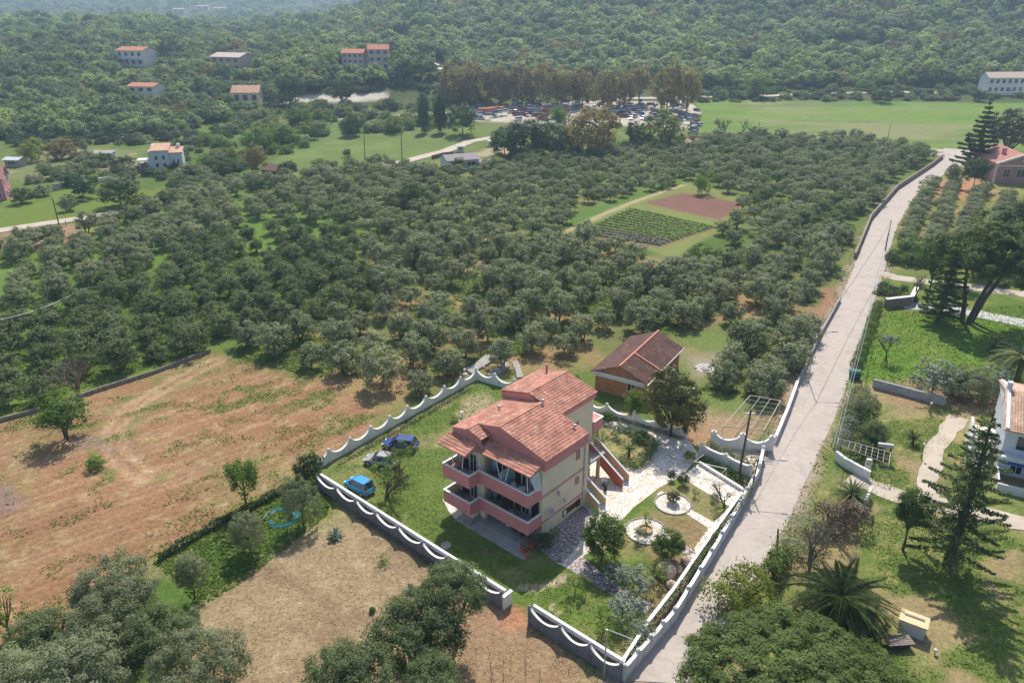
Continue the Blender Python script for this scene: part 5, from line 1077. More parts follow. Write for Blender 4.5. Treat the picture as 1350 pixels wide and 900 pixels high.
for k, (x_, y_, h_) in enumerate(((609, 549, .6), (525+85, 542, .0))):
    if k == 0: t = empty('globe_lamp', P(x_, y_), 0, 'low round garden lamp on the lawn left of the house roof', 'lamp'); b = MB(); b.tube([(0, 0, 0), (0, 0, h_)], .035, n=6); b.build('post', M_DARKM, t); b = MB(); b.lathe((0, 0, h_), [(.05, 0), (.22, .04), (.2, .12), (.04, .18)], 12); b.build('globe', M_LAMPG, t)
q = P(613, 505); t = empty('globe_lamp', q, 0, 'white ball lamp on a post behind the peaks of the far garden wall', 'lamp'); b = MB(); b.tube([(0, 0, 0), (0, 0, 1.9)], .04, n=6); b.build('post', M_METAL, t); b = MB(); b.lathe((0, 0, 1.9), [(.06, 0), (.18, .1), (.18, .25), (.05, .36)], 10); b.build('globe', M_LAMPG, t)
b = MB(); rg = random.Random(3)                    # coil of hose
for k in range(7):
    r_ = 1.05+.13*k; pts = [(r_*math.cos(a)*(1+.05*math.sin(3*a+k)), r_*.95*math.sin(a), .05+.05*(k % 3)+.05*math.sin(a*2+k)) for a in [i*.26-2.9+k*.2 for i in range(17+k % 3*2)]]; b.tube(pts, .03, n=5)
o = b.build('garden_hose', mat('turquoise_hose', (.03, .35, .50), .4)); o.location = P(371, 683); tag(o, 'loose coil of turquoise hose lying in the grass between the fields', 'hose')
b = MB(); b.lathe((0, 0, 0), [(.5, 0), (.5, .1), (.35, .1), (.35, .04), (.02, .04)], 16); o = b.build('concrete_ring', M_CONC); o.location = P(588, 719); tag(o, 'round concrete manhole ring on the bare patch of the front lawn', 'manhole')
t = empty('sliding_gate', P(990, 603), R(-14), 'dark metal gate with bars leaning in front of the gate wall', 'gate')
for k in range(9): b = MB(); b.tube([(k*.28, 0, .15), (k*.28, 0, 1.2)], .02, n=4); b.build('bar', M_DARKM, t)
for z_ in (.15, .65, 1.2): b = MB(); b.box(-.05, 2.3, -.025, .025, z_-.03, z_+.03); b.build('rail', M_DARKM, t)
b = MB(); b.lathe((0, 0, 0), [(.6, 0), (1.0, .06), (1.5, .02)], 12)
rg = random.Random(9)
for k in range(30):
    a = rg.uniform(0, 6.28); r_ = rg.uniform(0, 1.5); s2 = rg.uniform(.08, .2); b.box(r_*math.cos(a)-s2, r_*math.cos(a)+s2, r_*math.sin(a)-s2, r_*math.sin(a)+s2, 0, s2*1.2)
o = b.build('ash_heap', mat('pale_ash', (.45, .42, .41), 1, var=.3, scale=3)); o.location = P(930, 485); tag(o, 'pale heap of ash on the bare ground behind the brick cottage', 'ash heap')
t = empty('letter_box', P(1143, 620), R(-20), 'small white meter box on the wall beside the right driveway', 'meter box'); b = MB(); b.box(-.3, .3, -.15, .15, 0, 1.5); b.build('case', M_WHITE, t); b = MB(); b.box(-.22, .22, -.17, -.15, .8, 1.35); b.build('door', M_METAL, t)
t = empty('silver_tank', P(1163, 606), R(-14), 'shiny cylindrical water tank above the gate frame', 'tank'); b = MB(); b.tube([(-.8, 0, 1.9), (.8, 0, 1.9)], .3, n=12); b.build('cylinder', M_METAL, t); b = MB(); b.box(-.7, -.6, -.2, .2, 0, 1.7); b.box(.6, .7, -.2, .2, 0, 1.7); b.build('stand', M_DARKM, t)
for k, (x_, y_) in enumerate(((689, 727), (694, 733), (700, 722), (806, 538-0), (699, 716))):
    if k == 3: continue
    t = empty('flower_pot', P(x_, y_), 0, ['terracotta pot at the corner of the patio slab', 'terracotta pot nearest the lawn by the house corner', 'terracotta pot against the right wall corner', '', 'terracotta pot right behind the wall corner pot'][k], 'pot'); b = MB(); b.lathe((0, 0, 0), [(.2, 0), (.3, .4), (.33, .4), (.33, .47), (.24, .47), (.22, .4)], 12); b.build('pot', M_RED, t)
    q_, tn = crown_quads(np.random.default_rng(k), 8, 14, .18, .4); o = obj('plant', quadmesh('pot_plant', q_, tn, [M_CITRUS]), t, (0, 0, .75), (.45, .45, .45))
# allotment rows
rowA = [(757, 308), (832, 274)]; rowB = [(868, 324), (942, 299)]
rgn = np.random.default_rng(4); M_CROP = leafmat('crop_leaves', (.16, .32, .05), (.32, .50, .11), .45)
for k in range(13):
    s_ = (k+.5)/13; a = P(*rowA[0]).lerp(P(*rowA[1]), s_); b_ = P(*rowB[0]).lerp(P(*rowB[1]), s_); n_ = 950
    t_ = rgn.random(n_); C = np.array(a)[None]*(1-t_[:, None])+np.array(b_)[None]*t_[:, None]+rgn.normal(size=(n_, 3))*np.array([.16, .16, .07])+np.array([0, 0, .3]); C -= np.array(a)
    o = obj('crop_row', quadmesh('crop_row', leafquads(rgn, C, unit(rgn.normal(size=(n_, 3))*.4+np.array([0, 0, 1.5])), .3), rgn.random(n_), [M_CROP if k > 2 else M_SILVER]), None, a)
    tag(o, 'bluish green vegetable row at the near edge of the allotment' if k < 3 else 'bright green vegetable row in the allotment', 'crop row', 'near bluish crop rows of the allotment' if k < 3 else 'green crop rows of the allotment')
# ------------------------------------------------------------ vegetation prototypes
OC = [crown_mesh('olive_crown', M_OLIVE, 100+i, nclump=62, nleaf=36, leaf=.082, cr=.26, lob=.35, fill=.38, aspect=1.9) for i in range(6)]
OG = [crown_mesh('olive_crown', M_OLIVG, 120+i, nclump=58, nleaf=34, leaf=.088, cr=.27, lob=.35, fill=.38, aspect=1.9) for i in range(4)]
OB = [crown_mesh('olive_crown', M_OLIVE, 140+i, nclump=260, nleaf=70, leaf=.031, cr=.17, lob=.45, fill=.4, aspect=2.2, zmin=-.8) for i in range(3)]
OBG = [crown_mesh('olive_crown', M_OLIVG, 150+i, nclump=260, nleaf=70, leaf=.031, cr=.17, lob=.45, fill=.4, aspect=2.2, zmin=-.8) for i in range(2)]
TR = [trunk_mesh('trunk', M_BARK, 10+i, r=.05, nl=6, spread=.6, lh=.28, stems=(1, 2, 1, 2)[i]) for i in range(4)]
TRP = [trunk_mesh('trunk', M_BARK, 30+i, r=.035, nl=5, spread=.45, lh=.4, stems=1) for i in range(2)]
def crowns(m, seeds, **k): return [crown_mesh(m.name+'_crown', m, s_, **k) for s_ in seeds]
FRESH = crowns(M_FRESH, (201, 202, 203), nclump=80, nleaf=44, leaf=.065, cr=.26, lob=.4, fill=.45)
CITR = crowns(M_CITRUS, (211, 212), nclump=120, nleaf=64, leaf=.055, cr=.22, lob=.4, fill=.4)
DARKC = crowns(M_DARK, (221, 222, 223), nclump=80, nleaf=34, leaf=.08, cr=.24, lob=.35, fill=.35)
MAGN = crowns(M_MAGN, (231,), nclump=190, nleaf=56, leaf=.05, cr=.17, lob=.3, fill=.35)
YELL = crowns(M_YELLOW, (241, 242), nclump=50, nleaf=30, leaf=.10, cr=.28, lob=.4, fill=.4)
BROWN = crowns(M_BROWNL, (251, 252, 253), nclump=110, nleaf=36, leaf=.075, cr=.22, lob=.4, fill=.4, zmin=-.95)
SPARSE = crowns(M_FRESH, (261, 262), nclump=34, nleaf=22, leaf=.07, cr=.22, lob=.4, fill=.6)
SPARSEO = crowns(M_SILVER, (271, 272), nclump=60, nleaf=24, leaf=.07, cr=.2, lob=.4, fill=.6)
FOR = crowns(M_FOREST, (281, 282, 283, 284), nclump=36, nleaf=20, leaf=.15, cr=.32, lob=.3, fill=.2, zmin=-.3) + crowns(M_FORESTD, (285, 286), nclump=30, nleaf=16, leaf=.15, cr=.32, lob=.3, fill=.2, zmin=-.3)
CYP = crowns(M_DARK, (291,), nclump=60, nleaf=30, leaf=.14, cr=.34, lob=.05, fill=.3, zmin=-1, aspect=2.2)
PINEC = crowns(M_PINE, (295, 296), nclump=75, nleaf=46, leaf=.06, cr=.22, lob=.5, fill=.4, aspect=3.0, up=.6)
def bare(name, seed, m=M_DRY, depth=5, r=.035, spread=.55, stems=1):
    rg = random.Random(seed); b = MB()
    def grow(p, d, L, r_, k):
        e = p+d*L; mid = p.lerp(e, .5)+Vector((rg.uniform(-1, 1), rg.uniform(-1, 1), rg.uniform(-.5, .5)))*L*.08
        b.tube([p, mid, e], r_, r_*.6, 4 if k > 1 else 6)
        if k >= depth: return
        for i in range(3 if k < 3 else 2):
            n_ = (d+Vector((rg.uniform(-1, 1), rg.uniform(-1, 1), rg.uniform(-.35, .7)))*spread*1.3).normalized(); grow(e, n_, L*rg.uniform(.62, .82), r_*.6, k+1)
    for s_ in range(stems): grow(Vector((rg.uniform(-.05, .05)*(stems > 1), rg.uniform(-.05, .05)*(stems > 1), -.02)), (Vector((0, 0, 1))+Vector((rg.uniform(-1, 1), rg.uniform(-1, 1), 0))*(.15 if stems == 1 else .5)).normalized(), .3, r, 0)
    return b.mesh(name, m)
BARE = [bare('branches', 1), bare('branches', 2, stems=3), bare('branches', 3, M_BARKP, stems=2)]

olives_n = 0
def px_tree(kind, base, top, halfw, crown, trunk, label, cat='tree', group=None, flat=None, cz=None, hmul=1.0):
    """base pixel, top pixel row, half crown width in pixels"""
    p = T(*base); s_ = PXM(p); h = max(.5, (HT(top, p.y)-p.z)*hmul); r_ = halfw/s_
    # the crown's near side hides part of its base: shift centre to keep the outline
    return tree(kind, label, cat, p, h, r_, crown, trunk, group=group, rz=random.uniform(0, 6.28), flat=flat if flat else min(1.15, max(.5, (h*.52)/r_)), cz=cz)

# ------------------------------------------------------------ the olive groves
Z = {
 'lush': [(0, 425), (130, 388), (330, 300), (470, 312), (520, 400), (420, 430), (300, 450), (262, 462), (150, 500), (0, 545)],
 'band': [(0, 330), (60, 322), (170, 292), (230, 262), (300, 243), (400, 232), (480, 222), (570, 235), (520, 300), (450, 300), (330, 296), (130, 382), (0, 415)],
 'silver': [(490, 215), (560, 222), (640, 228), (700, 212), (800, 197), (905, 190), (925, 235), (895, 240), (800, 270), (735, 300), (690, 300), (640, 305), (560, 340), (515, 400), (470, 320), (500, 295), (570, 240)],
 'mid': [(530, 335), (640, 308), (700, 306), (750, 318), (870, 345), (850, 400), (800, 432), (790, 462), (765, 500), (735, 488), (700, 478), (640, 488), (590, 500), (540, 535), (490, 540), (430, 500), (330, 478), (290, 462), (420, 435), (520, 405)],
 'east': [(870, 350), (900, 335), (1000, 345), (1105, 345), (1130, 325), (1128, 345), (1115, 375), (1090, 400), (1068, 450), (1040, 505), (1005, 540), (975, 542), (948, 522), (940, 470), (965, 438), (900, 432), (850, 440), (850, 440), (800, 432), (850, 400)],
 'north': [(905, 190), (1000, 182), (1100, 186), (1222, 200), (1215, 222), (1175, 250), (1150, 285), (1136, 320), (1120, 335), (1000, 335), (935, 322), (950, 298), (990, 268), (985, 262), (930, 245), (925, 235)],
 'far': [(0, 0)],
}
LAB = {'lush': 'small dense olive tree in the lush green grove at left', 'band': 'dark grey green olive tree in the crowded belt across the upper left grove', 'silver': 'silvery olive tree in the upper middle grove left of the allotment',
 'mid': 'open crowned olive tree in the middle grove between the fields and the house', 'east': 'dense olive tree in the grove between the brick cottage and the lane', 'north': 'grey olive tree in the far grove beyond the allotment beside the lane'}
# rows in world space
rg = random.Random(21); cand = []
polyW = {k: poly_w(v) for k, v in Z.items() if k != 'far'}
allp = np.concatenate(list(polyW.values())); x0, x1, y0, y1 = allp[:, 0].min(), allp[:, 0].max(), allp[:, 1].min(), allp[:, 1].max()
for zn, pl_ in polyW.items():
    sp = {'lush': 4.7, 'band': 5.2, 'silver': 5.0, 'mid': 6.3, 'east': 5.6, 'north': 5.4}[zn]; ang = R({'lush': 28, 'band': 28, 'silver': 60, 'mid': 62, 'east': 57, 'north': 50}[zn])
    cx, cy = pl_.mean(0); nn = int(260/sp)
    gx, gy = np.meshgrid(np.arange(-nn, nn)*sp, np.arange(-nn, nn)*sp); gx = gx.ravel(); gy = gy.ravel()*(1.22 if zn == 'lush' else 1.0)
    rn = np.random.default_rng(len(zn)); gx = gx+rn.uniform(-.9, .9, gx.shape); gy = gy+rn.uniform(-.9, .9, gy.shape)
    X = cx+gx*math.cos(ang)-gy*math.sin(ang); Y = cy+gx*math.sin(ang)+gy*math.cos(ang)
    d = sdist(X, Y, pl_); ok = d > -.3
    for x, y in zip(X[ok], Y[ok]):
        if rn.random() < .04: continue
        cand.append((x, y, zn))
# keep clear of the named special trees and the brick cottage
SPECIAL = [(925, 243), (855, 366), (925, 340), (635, 372+0), (970, 447), (545, 268)]
keep = []
spw = [T(*q).to_2d() for q in SPECIAL]
for x, y, zn in cand:
    dx_, dy_ = x-17.33, y-94.16; lx_ = dx_*math.cos(R(58.5))+dy_*math.sin(R(58.5)); ly_ = -dx_*math.sin(R(58.5))+dy_*math.cos(R(58.5))
    if abs(lx_) < 9.0 and abs(ly_) < 6.6: continue
    if any((Vector((x, y))-q).length < 2.6 for q in spw): continue
    if sdist(np.array([x]), np.array([y]), np.array(lane_L+lane_R[::-1]))[0] > -2.0: continue
    keep.append((x, y, zn))
keep.sort(key=lambda q: q[1])
IND = keep[:286]; REST = keep[286:]
ORD = ['first', 'second', 'third', 'fourth', 'fifth', 'sixth', 'seventh', 'eighth', 'ninth', 'tenth', 'eleventh', 'twelfth']
def dseg(q, a, b): a, b, q = Vector(a), Vector(b), Vector(q); t_ = max(0, min(1, (q-a).dot(b-a)/(b-a).length_squared)); return (q-a-(b-a)*t_).length
UNIQ = {}
def unique(line, n_, zone, lab):
    pl2 = [T(*q).to_2d() for q in line]; c_ = sorted((min(dseg(q[:2], pl2[i], pl2[i+1]) for i in range(len(pl2)-1)), q) for q in IND if q[2] in zone and q not in UNIQ)[:n_]
    for k_, (_, q) in enumerate(sorted(c_, key=lambda e: e[1][0])): UNIQ[q] = lab % ORD[k_]
unique([(300, 480), (400, 500), (505, 545)], 8, ('mid',), '%s olive tree from the left in the front row along the ploughed field')
unique([(560, 530), (640, 490), (700, 485)], 6, ('mid',), '%s olive tree from the left just beyond the scalloped garden wall')
unique([(900, 520), (960, 530), (1010, 530)], 5, ('east',), '%s olive tree from the left nearest the bare metal pergola frame')
unique([(0, 548), (130, 505), (270, 462)], 12, ('lush',), '%s olive tree from the left just behind the low grey field wall')
unique([(1040, 500), (1070, 440), (1105, 375)], 8, ('east',), '%s olive tree along the lane counted from the near end')
for i, (x, y, zn) in enumerate(IND):
    r_ = {'lush': 2.6, 'band': 2.9, 'silver': 2.5, 'mid': 2.85, 'east': 3.1, 'north': 2.9}[zn]*rg.uniform(.72, 1.2); h = r_*rg.uniform(1.35, 1.65)+(.4 if zn == 'mid' else 0)
    cr = OG[i % 4] if zn == 'lush' else OC[i % 6]
    olab = UNIQ.get((x, y, zn), LAB[zn])
    tree('olive_tree', olab, 'olive tree', (x, y, tz(x, y)), h, r_, cr, TR[i % 4], group=None if (x, y, zn) in UNIQ else {'lush': 'olive trees of the lush left grove', 'band': 'olive trees of the upper left belt', 'silver': 'olive trees of the upper middle grove', 'mid': 'olive trees of the middle grove', 'east': 'olive trees between cottage and lane', 'north': 'olive trees of the far grove'}[zn], rz=rg.uniform(0, 6.28), flat=.8, cz=h-r_*.8)

# ------------------------------------------------------------ instanced masses (uncountable)
def joined(name, parts):
    """parts: (mesh, offset, scale) -> one mesh object, kept out of the scene, used only as instance source"""
    V = []; F = []; MI = []; mats = []; tn = []
    for me, off, sc_ in parts:
        b0 = len(V); mi0 = len(mats); mats += list(me.materials)
        V += [(v.co.x*sc_[0]+off[0], v.co.y*sc_[1]+off[1], v.co.z*sc_[2]+off[2]) for v in me.vertices]
        F += [[q+b0 for q in p.vertices] for p in me.polygons]; MI += [p.material_index+mi0 for p in me.polygons]
        a = me.attributes.get('tone'); tn += [d.value for d in a.data] if a else [0.0]*len(me.vertices)
    m = D.meshes.new(name); m.from_pydata(V, [], F)
    for q in mats: m.materials.append(q)
    m.polygons.foreach_set('material_index', MI); a = m.attributes.new('tone', 'FLOAT', 'POINT'); a.data.foreach_set('value', tn)
    return D.objects.new(name, m)
def scatter(name, label, cat, pts, scl, kinds, sources):
    """pts (n,3), scl (n,3), kinds (n,) index into sources"""
    src = D.collections.new(name+'_sources')
    for i, s_ in enumerate(sources): s_.name = '%s_%02d' % (name, i); src.objects.link(s_)
    me = D.meshes.new(name); me.vertices.add(len(pts)); me.vertices.foreach_set('co', np.asarray(pts, np.float32).ravel())
    a = me.attributes.new('sc', 'FLOAT_VECTOR', 'POINT'); a.data.foreach_set('vector', np.asarray(scl, np.float32).ravel())
    a = me.attributes.new('kd', 'INT', 'POINT'); a.data.foreach_set('value', np.asarray(kinds, np.int32))
    a = me.attributes.new('rz', 'FLOAT', 'POINT'); a.data.foreach_set('value', np.random.default_rng(3).uniform(0, 6.28, len(pts)).astype(np.float32))
    o = D.objects.new(name, me); link(o); tag(o, label, cat, kind='stuff')
    ng = D.node_groups.new(name, 'GeometryNodeTree'); ng.interface.new_socket('Geometry', in_out='INPUT', socket_type='NodeSocketGeometry'); ng.interface.new_socket('Geometry', in_out='OUTPUT', socket_type='NodeSocketGeometry')
    N = ng.nodes; l = ng.links; gi = N.new('NodeGroupInput'); go_ = N.new('NodeGroupOutput'); ip = N.new('GeometryNodeInstanceOnPoints'); ci = N.new('GeometryNodeCollectionInfo')
    ci.inputs['Collection'].default_value = src; ci.inputs['Separate Children'].default_value = True; ci.inputs['Reset Children'].default_value = True
    def na(nm, ty): q = N.new('GeometryNodeInputNamedAttribute'); q.data_type = ty; q.inputs['Name'].default_value = nm; return q
    ip.inputs['Pick Instance'].default_value = True
    l.new(gi.outputs[0], ip.inputs['Points']); l.new(ci.outputs[0], ip.inputs['Instance']); l.new(na('kd', 'INT').outputs['Attribute'], ip.inputs['Instance Index'])
    cx = N.new('ShaderNodeCombineXYZ'); l.new(na('rz', 'FLOAT').outputs['Attribute'], cx.inputs['Z'])
    er = N.new('FunctionNodeEulerToRotation'); l.new(cx.outputs[0], er.inputs[0]); l.new(er.outputs[0], ip.inputs['Rotation'])
    l.new(na('sc', 'FLOAT_VECTOR').outputs['Attribute'], ip.inputs['Scale']); l.new(ip.outputs[0], go_.inputs[0])
    md = o.modifiers.new('scatter', 'NODES'); md.node_group = ng; return o
rn = np.random.default_rng(77)
src_ol = [joined('s', [(OC[i], (0, 0, .95), (1, 1, .72)), (TR[i % 4], (0, 0, 0), (.9, .9, 1.3))]) for i in range(4)] + [joined('s', [(OG[i], (0, 0, .95), (1, 1, .72)), (TR[i], (0, 0, 0), (.9, .9, 1.3))]) for i in range(3)]
pts = []; scl = []; kd = []
for (x, y, zn) in REST:
    r_ = {'lush': 2.4, 'band': 2.7, 'silver': 2.3, 'mid': 2.7, 'east': 2.8, 'north': 2.7}[zn]*rn.uniform(.75, 1.2); pts.append((x, y, tz(x, y))); scl.append((r_, r_, r_*rn.uniform(.8, 1.05))); kd.append(rn.integers(4, 7) if (zn in ('lush',) or rn.random() < .2) else rn.integers(0, 4))
# villa orchard rows by the lane
for row in ([(1190, 330), (1200, 305), (1215, 270), (1228, 245)], [(1225, 330), (1238, 300), (1248, 270), (1256, 248)], [(1265, 320), (1277, 290), (1287, 262), (1298, 255)], [(1310, 310), (1318, 285), (1330, 262)], [(1345, 330), (1352, 300), (1365, 270)]):
    q = densify([T(*p_).to_2d() for p_ in row], 3.6)
    for v_ in q: x, y = v_.x+rn.uniform(-.5, .5), v_.y+rn.uniform(-.5, .5); r_ = rn.uniform(2.0, 2.6); pts.append((x, y, tz(x, y))); scl.append((r_, r_, r_*.85)); kd.append(rn.integers(0, 4))
scatter('distant_olive_trees', 'mass of olive trees filling the farther groves and the orchard before the villa', 'olive grove', pts, scl, kd, src_ol)
# forest over the hills
def hillpts(n, seed):
    r_ = np.random.default_rng(seed); out = []
    az = r_.uniform(-.98, .98, n); u = r_.random(n); Y = 272*np.exp(u*math.log(2600/272)); X = az*Y; return X, Y
def inpoly_px(X, Y, px): return sdist(X, Y, poly_w(px)) > 0
X, Y = hillpts(60000, 5)
az = X/Y
bpt = [T(*q) for q in ((-200, 188), (0, 186), (100, 184), (230, 180), (300, 158), (420, 130), (470, 116), (590, 114), (700, 112), (880, 116), (1000, 118), (1200, 115), (1350, 110), (1550, 110))]
base_y = np.interp(az, [q.x/q.y for q in bpt], [q.y for q in bpt])
dens = np.clip(520/Y, .12, 1)**1.1
ok = (Y > base_y) & (rn.random(len(X)) < dens)
for poly in ([(365, 126), (510, 121), (520, 136), (365, 140)], [(158, 84), (212, 84), (212, 104), (158, 104)], [(172, 128), (222, 128), (222, 145), (172, 145)], [(280, 88), (342, 88), (342, 106), (280, 106)], [(304, 132), (358, 132), (358, 150), (304, 150)], [(445, 86), (590, 86), (600, 100), (600, 118), (440, 104)], [(1278, 116), (1500, 116), (1500, 130), (1278, 130)], [(900, 125), (1500, 120), (1500, 140), (900, 136)], [(580, 135), (1020, 133), (1020, 165), (580, 165)], [(232, 15), (298, 10), (298, 22), (232, 25)], [(385, 36), (430, 36), (430, 46), (385, 46)], [(60, 28), (150, 26), (150, 32), (60, 36)]):
    ok &= ~inpoly_px(X, Y, poly)
ok &= ~((fbm(X, Y, 38, 98) > .70) & (Y > 430))
X, Y = X[ok], Y[ok]; Zz = TZ(X, Y); n_ = len(X)
r_ = (2.8+4.2*rn.random(n_)**1.8)*np.interp(Y, [330, 600, 2600], [.8, 1.0, 2.0]); r_ = r_*(.62+.8*fbm(X, Y, 45, 97)); left = (X/Y < -.28) & (Y < 700); r_ = np.where(left, r_*.78, r_)
pn = fbm(X, Y, 90, 91); kd = np.where(rn.random(n_) < np.where(left, .6, .22)+(pn-.5)*1.8, rn.integers(4, 6, n_), rn.integers(0, 4, n_)); kd = np.where((rn.random(n_) < .05) & (fbm(X, Y, 40, 93) > .5), 6, kd); kd = np.where((rn.random(n_) < .10) & (fbm(X, Y, 60, 95) > .5) & ~left, 7, kd)
src_f = [joined('s', [(FOR[i], (0, 0, .72), (1, 1, .8)), (TRP[i % 2], (0, 0, -.3), (.5, .5, .9))]) for i in range(6)] + [joined('s', [(BROWN[0], (0, 0, .72), (1, 1, .85))]), joined('s', [(YELL[0], (0, 0, .72), (1, 1, .8))])]
scatter('hill_forest', 'dense mixed woodland covering the hills behind the valley', 'woodland', np.stack([X, Y, Zz], 1), np.stack([r_, r_, r_*rn.uniform(.8, 1.25, n_)], 1), kd, src_f)
print('forest', n_, 'olives', len(keep))
# scrub and mid-distance bushes, counted out as things below; ground hugging scrub as stuff
src_b = [joined('s', [(FRESH[0], (0, 0, .35), (1, 1, .8))]), joined('s', [(DARKC[0], (0, 0, .35), (1, 1, .8))]), joined('s', [(OC[0], (0, 0, .35), (1, 1, .8))]), joined('s', [(YELL[0], (0, 0, .35), (1, 1, .8))])]
pts = []; scl = []; kd = []
def scrub(px, n, r0, r1, ks, seed=0):
    pl_ = poly_w(px); r2 = np.random.default_rng(seed); k = 0; t_ = 0
    while k < n and t_ < n*40:
        t_ += 1; x = r2.uniform(pl_[:, 0].min(), pl_[:, 0].max()); y = r2.uniform(pl_[:, 1].min(), pl_[:, 1].max())
        if sdist(np.array([x]), np.array([y]), pl_)[0] < 0: continue
        q = r2.uniform(r0, r1); pts.append((x, y, tz(x, y))); scl.append((q, q, q*r2.uniform(.7, 1.1))); kd.append(int(r2.choice(ks))); k += 1
scrub([(915, 124), (1290, 122), (1290, 133), (915, 136)], 150, 1.2, 2.8, [0, 1, 2, 1], 1); scrub([(925, 119), (1290, 112), (1290, 121), (925, 124)], 60, 1.5, 3, [0, 1, 2], 2)
scrub([(1290, 124), (1480, 124), (1480, 136), (1290, 134)], 50, 1.2, 2.5, [0, 1], 3)
scrub([(300, 160), (420, 138), (580, 140), (575, 172), (430, 180), (380, 205), (300, 235), (240, 225)], 170, 1.8, 4.2, [0, 1, 2, 3, 0], 4)
scrub([(100, 205), (190, 225), (250, 222), (290, 235), (230, 250), (140, 250), (90, 248), (40, 240), (60, 222)], 70, 1.4, 3.2, [1, 2, 0, 2], 5)
scrub([(430, 104), (600, 116), (600, 128), (430, 126)], 90, 1.5, 3, [0, 1, 2], 6); scrub([(560, 120), (640, 125), (640, 145), (540, 140)], 50, 1.5, 3.2, [0, 1], 7)
scrub([(640, 205), (700, 195), (900, 188), (900, 200), (700, 218), (640, 226)], 70, 1.2, 2.6, [0, 1, 3], 8); scrub([(200, 190), (300, 175), (320, 215), (250, 215)], 30, 1.5, 3, [0, 1, 2], 9)
scrub([(0, 185), (130, 180), (240, 178), (300, 165), (300, 178), (180, 192), (0, 200)], 60, 1.6, 3.4, [1, 2, 1], 10); scrub([(900, 178), (990, 180), (1100, 186), (1222, 196), (1222, 201), (900, 188)], 50, 1, 2, [0, 1, 2], 12)
scrub([(1150, 385), (1165, 375), (1225, 380), (1225, 396), (1200, 400), (1160, 404)], 14, .6, 1.3, [0, 1, 3], 13); scrub([(1165, 345), (1230, 352), (1340, 360), (1340, 340), (1175, 335)], 40, .8, 1.7, [0, 1, 3, 3], 14)
scatter('field_edge_scrub', 'wild scrub and bushes growing along field edges and roadsides', 'scrub', pts, scl, kd, src_b)
# ------------------------------------------------------------ trees and shrubs placed one by one
def pt(kind, base, top, hw, crn, trk, label, cat='tree', **k): return px_tree(kind, base, top, hw, crn, trk, label, cat, **k)
# left fields
t = tree('bare_tree', 'leafless purplish brown tree behind the green one on the ploughed field', 'tree', T(112, 535), 8.0, 3.0, BARE[2], None, cz=0, flat=8.2); t.children[0].scale = (7.2, 7.2, 7.4); 
pt('field_tree', (88, 578), 516, 36, FRESH[0], TR[1], 'bright green tree standing alone before the bare tree on the ploughed field', flat=.8)
pt('field_bush', (127, 617), 602, 14, FRESH[1], None, 'small green bush on the ploughed field', 'bush')
pt('field_tree', (325, 668), 600, 27, FRESH[2], TRP[0], 'open yellowish green tree at the edge of the ploughed field')
pt('ditch_bush', (408, 636), 598, 20, DARKC[0], None, 'dark round bush against the left corner of the garden wall', 'bush')
pt('young_olive', (330, 728), 676, 23, OB[0], TRP[1], 'round young olive nearest the ditch between the two fields', 'olive tree')
pt('young_olive', (257, 788), 732, 22, OB[1], TRP[0], 'round young olive lowest of the three between the fields', 'olive tree')
pt('young_olive', (400, 692), 636, 23, OB[2], TRP[1], 'young olive beside the turquoise hose', 'olive tree')
pt('field_tree', (14, 838), 772, 32, SPARSE[1], TR[0], 'thin green tree leaning in from the left edge')
for k, (b_, tp, hw, c_, lb) in enumerate((((168, 845), 742, 66, OB[0], 'big round olive highest of the clump at bottom left'), ((70, 880), 808, 62, OBG[0], 'broad olive at the left of the bottom left clump'), ((225, 900), 805, 58, OBG[1], 'bushy olive right of the middle in the bottom left clump'),
    ((120, 960), 850, 78, OB[1], 'pale olive at the bottom edge in the left clump'), ((275, 950), 838, 62, OB[2], 'olive at the lower right of the bottom left clump'), ((20, 985), 880, 60, OB[2], 'olive cut by the bottom left corner'), ((150, 905), 815, 50, OB[2], 'dark olive hidden between its neighbours in the bottom left clump'))):
    pt('large_olive', b_, tp, hw*.9, c_, TR[k % 4], lb, 'olive tree', flat=.85)
for k, (b_, tp, hw, c_, lb) in enumerate((((602, 850), 742, 52, OBG[0], 'tall olive beside the end of the garden wall'), ((553, 885), 790, 72, OBG[1], 'big olive in front of the wall olive at the bottom centre'), ((470, 960), 855, 66, OBG[0], 'low olive cut by the bottom edge near the centre'), ((575, 955), 870, 50, OBG[1], 'olive at the bottom edge under the big central one'))):
    pt('large_olive', b_, tp, hw*.9, c_, TR[k % 4], lb, 'olive tree', flat=.85)
# agaves and small plants
def spiky(name, label, p, r_, h, n_, m, wid=.12, seed=0, trunk=0, cat='plant', droop=.5):
    rg = random.Random(seed); t = empty(name, p, 0, label, cat)
    lf = MB(); sg = 5; vs = []; fs = []
    for i in range(sg+1): s_ = i/sg; w2 = wid*(1-s_)**.6*(.5+s_) if i < sg else .004; vs += [(s_, -w2, -droop*s_*s_+.02), (s_, 0, -droop*s_*s_), (s_, w2, -droop*s_*s_+.02)]
    for i in range(sg):
        for j in range(2): fs.append((i*3+j, i*3+j+1, (i+1)*3+j+1, (i+1)*3+j))
    lf.add(vs, fs); me = lf.mesh('leaf', m); me.attributes.new('tone', 'FLOAT', 'POINT').data.foreach_set('value', [rg.random() for _ in me.vertices])
    for k in range(n_):
        o = obj('leaf', me, t, (0, 0, trunk)); el = R(rg.uniform(10, 80)); o.rotation_euler = (0, -el, k*2.4+rg.uniform(-.2, .2)); q = r_*rg.uniform(.8, 1.1); o.scale = (q, q, q)
    if trunk: b = MB(); b.tube([(0, 0, -.1), (0, 0, trunk)], .18, .13, 8); b.build('trunk', M_BARK, t)
    return t
spiky('agave', 'silvery agave rosette on the upper part of the pale field', P(442, 708), 1.0, .8, 34, M_SILVER, .16, 1, droop=.25)
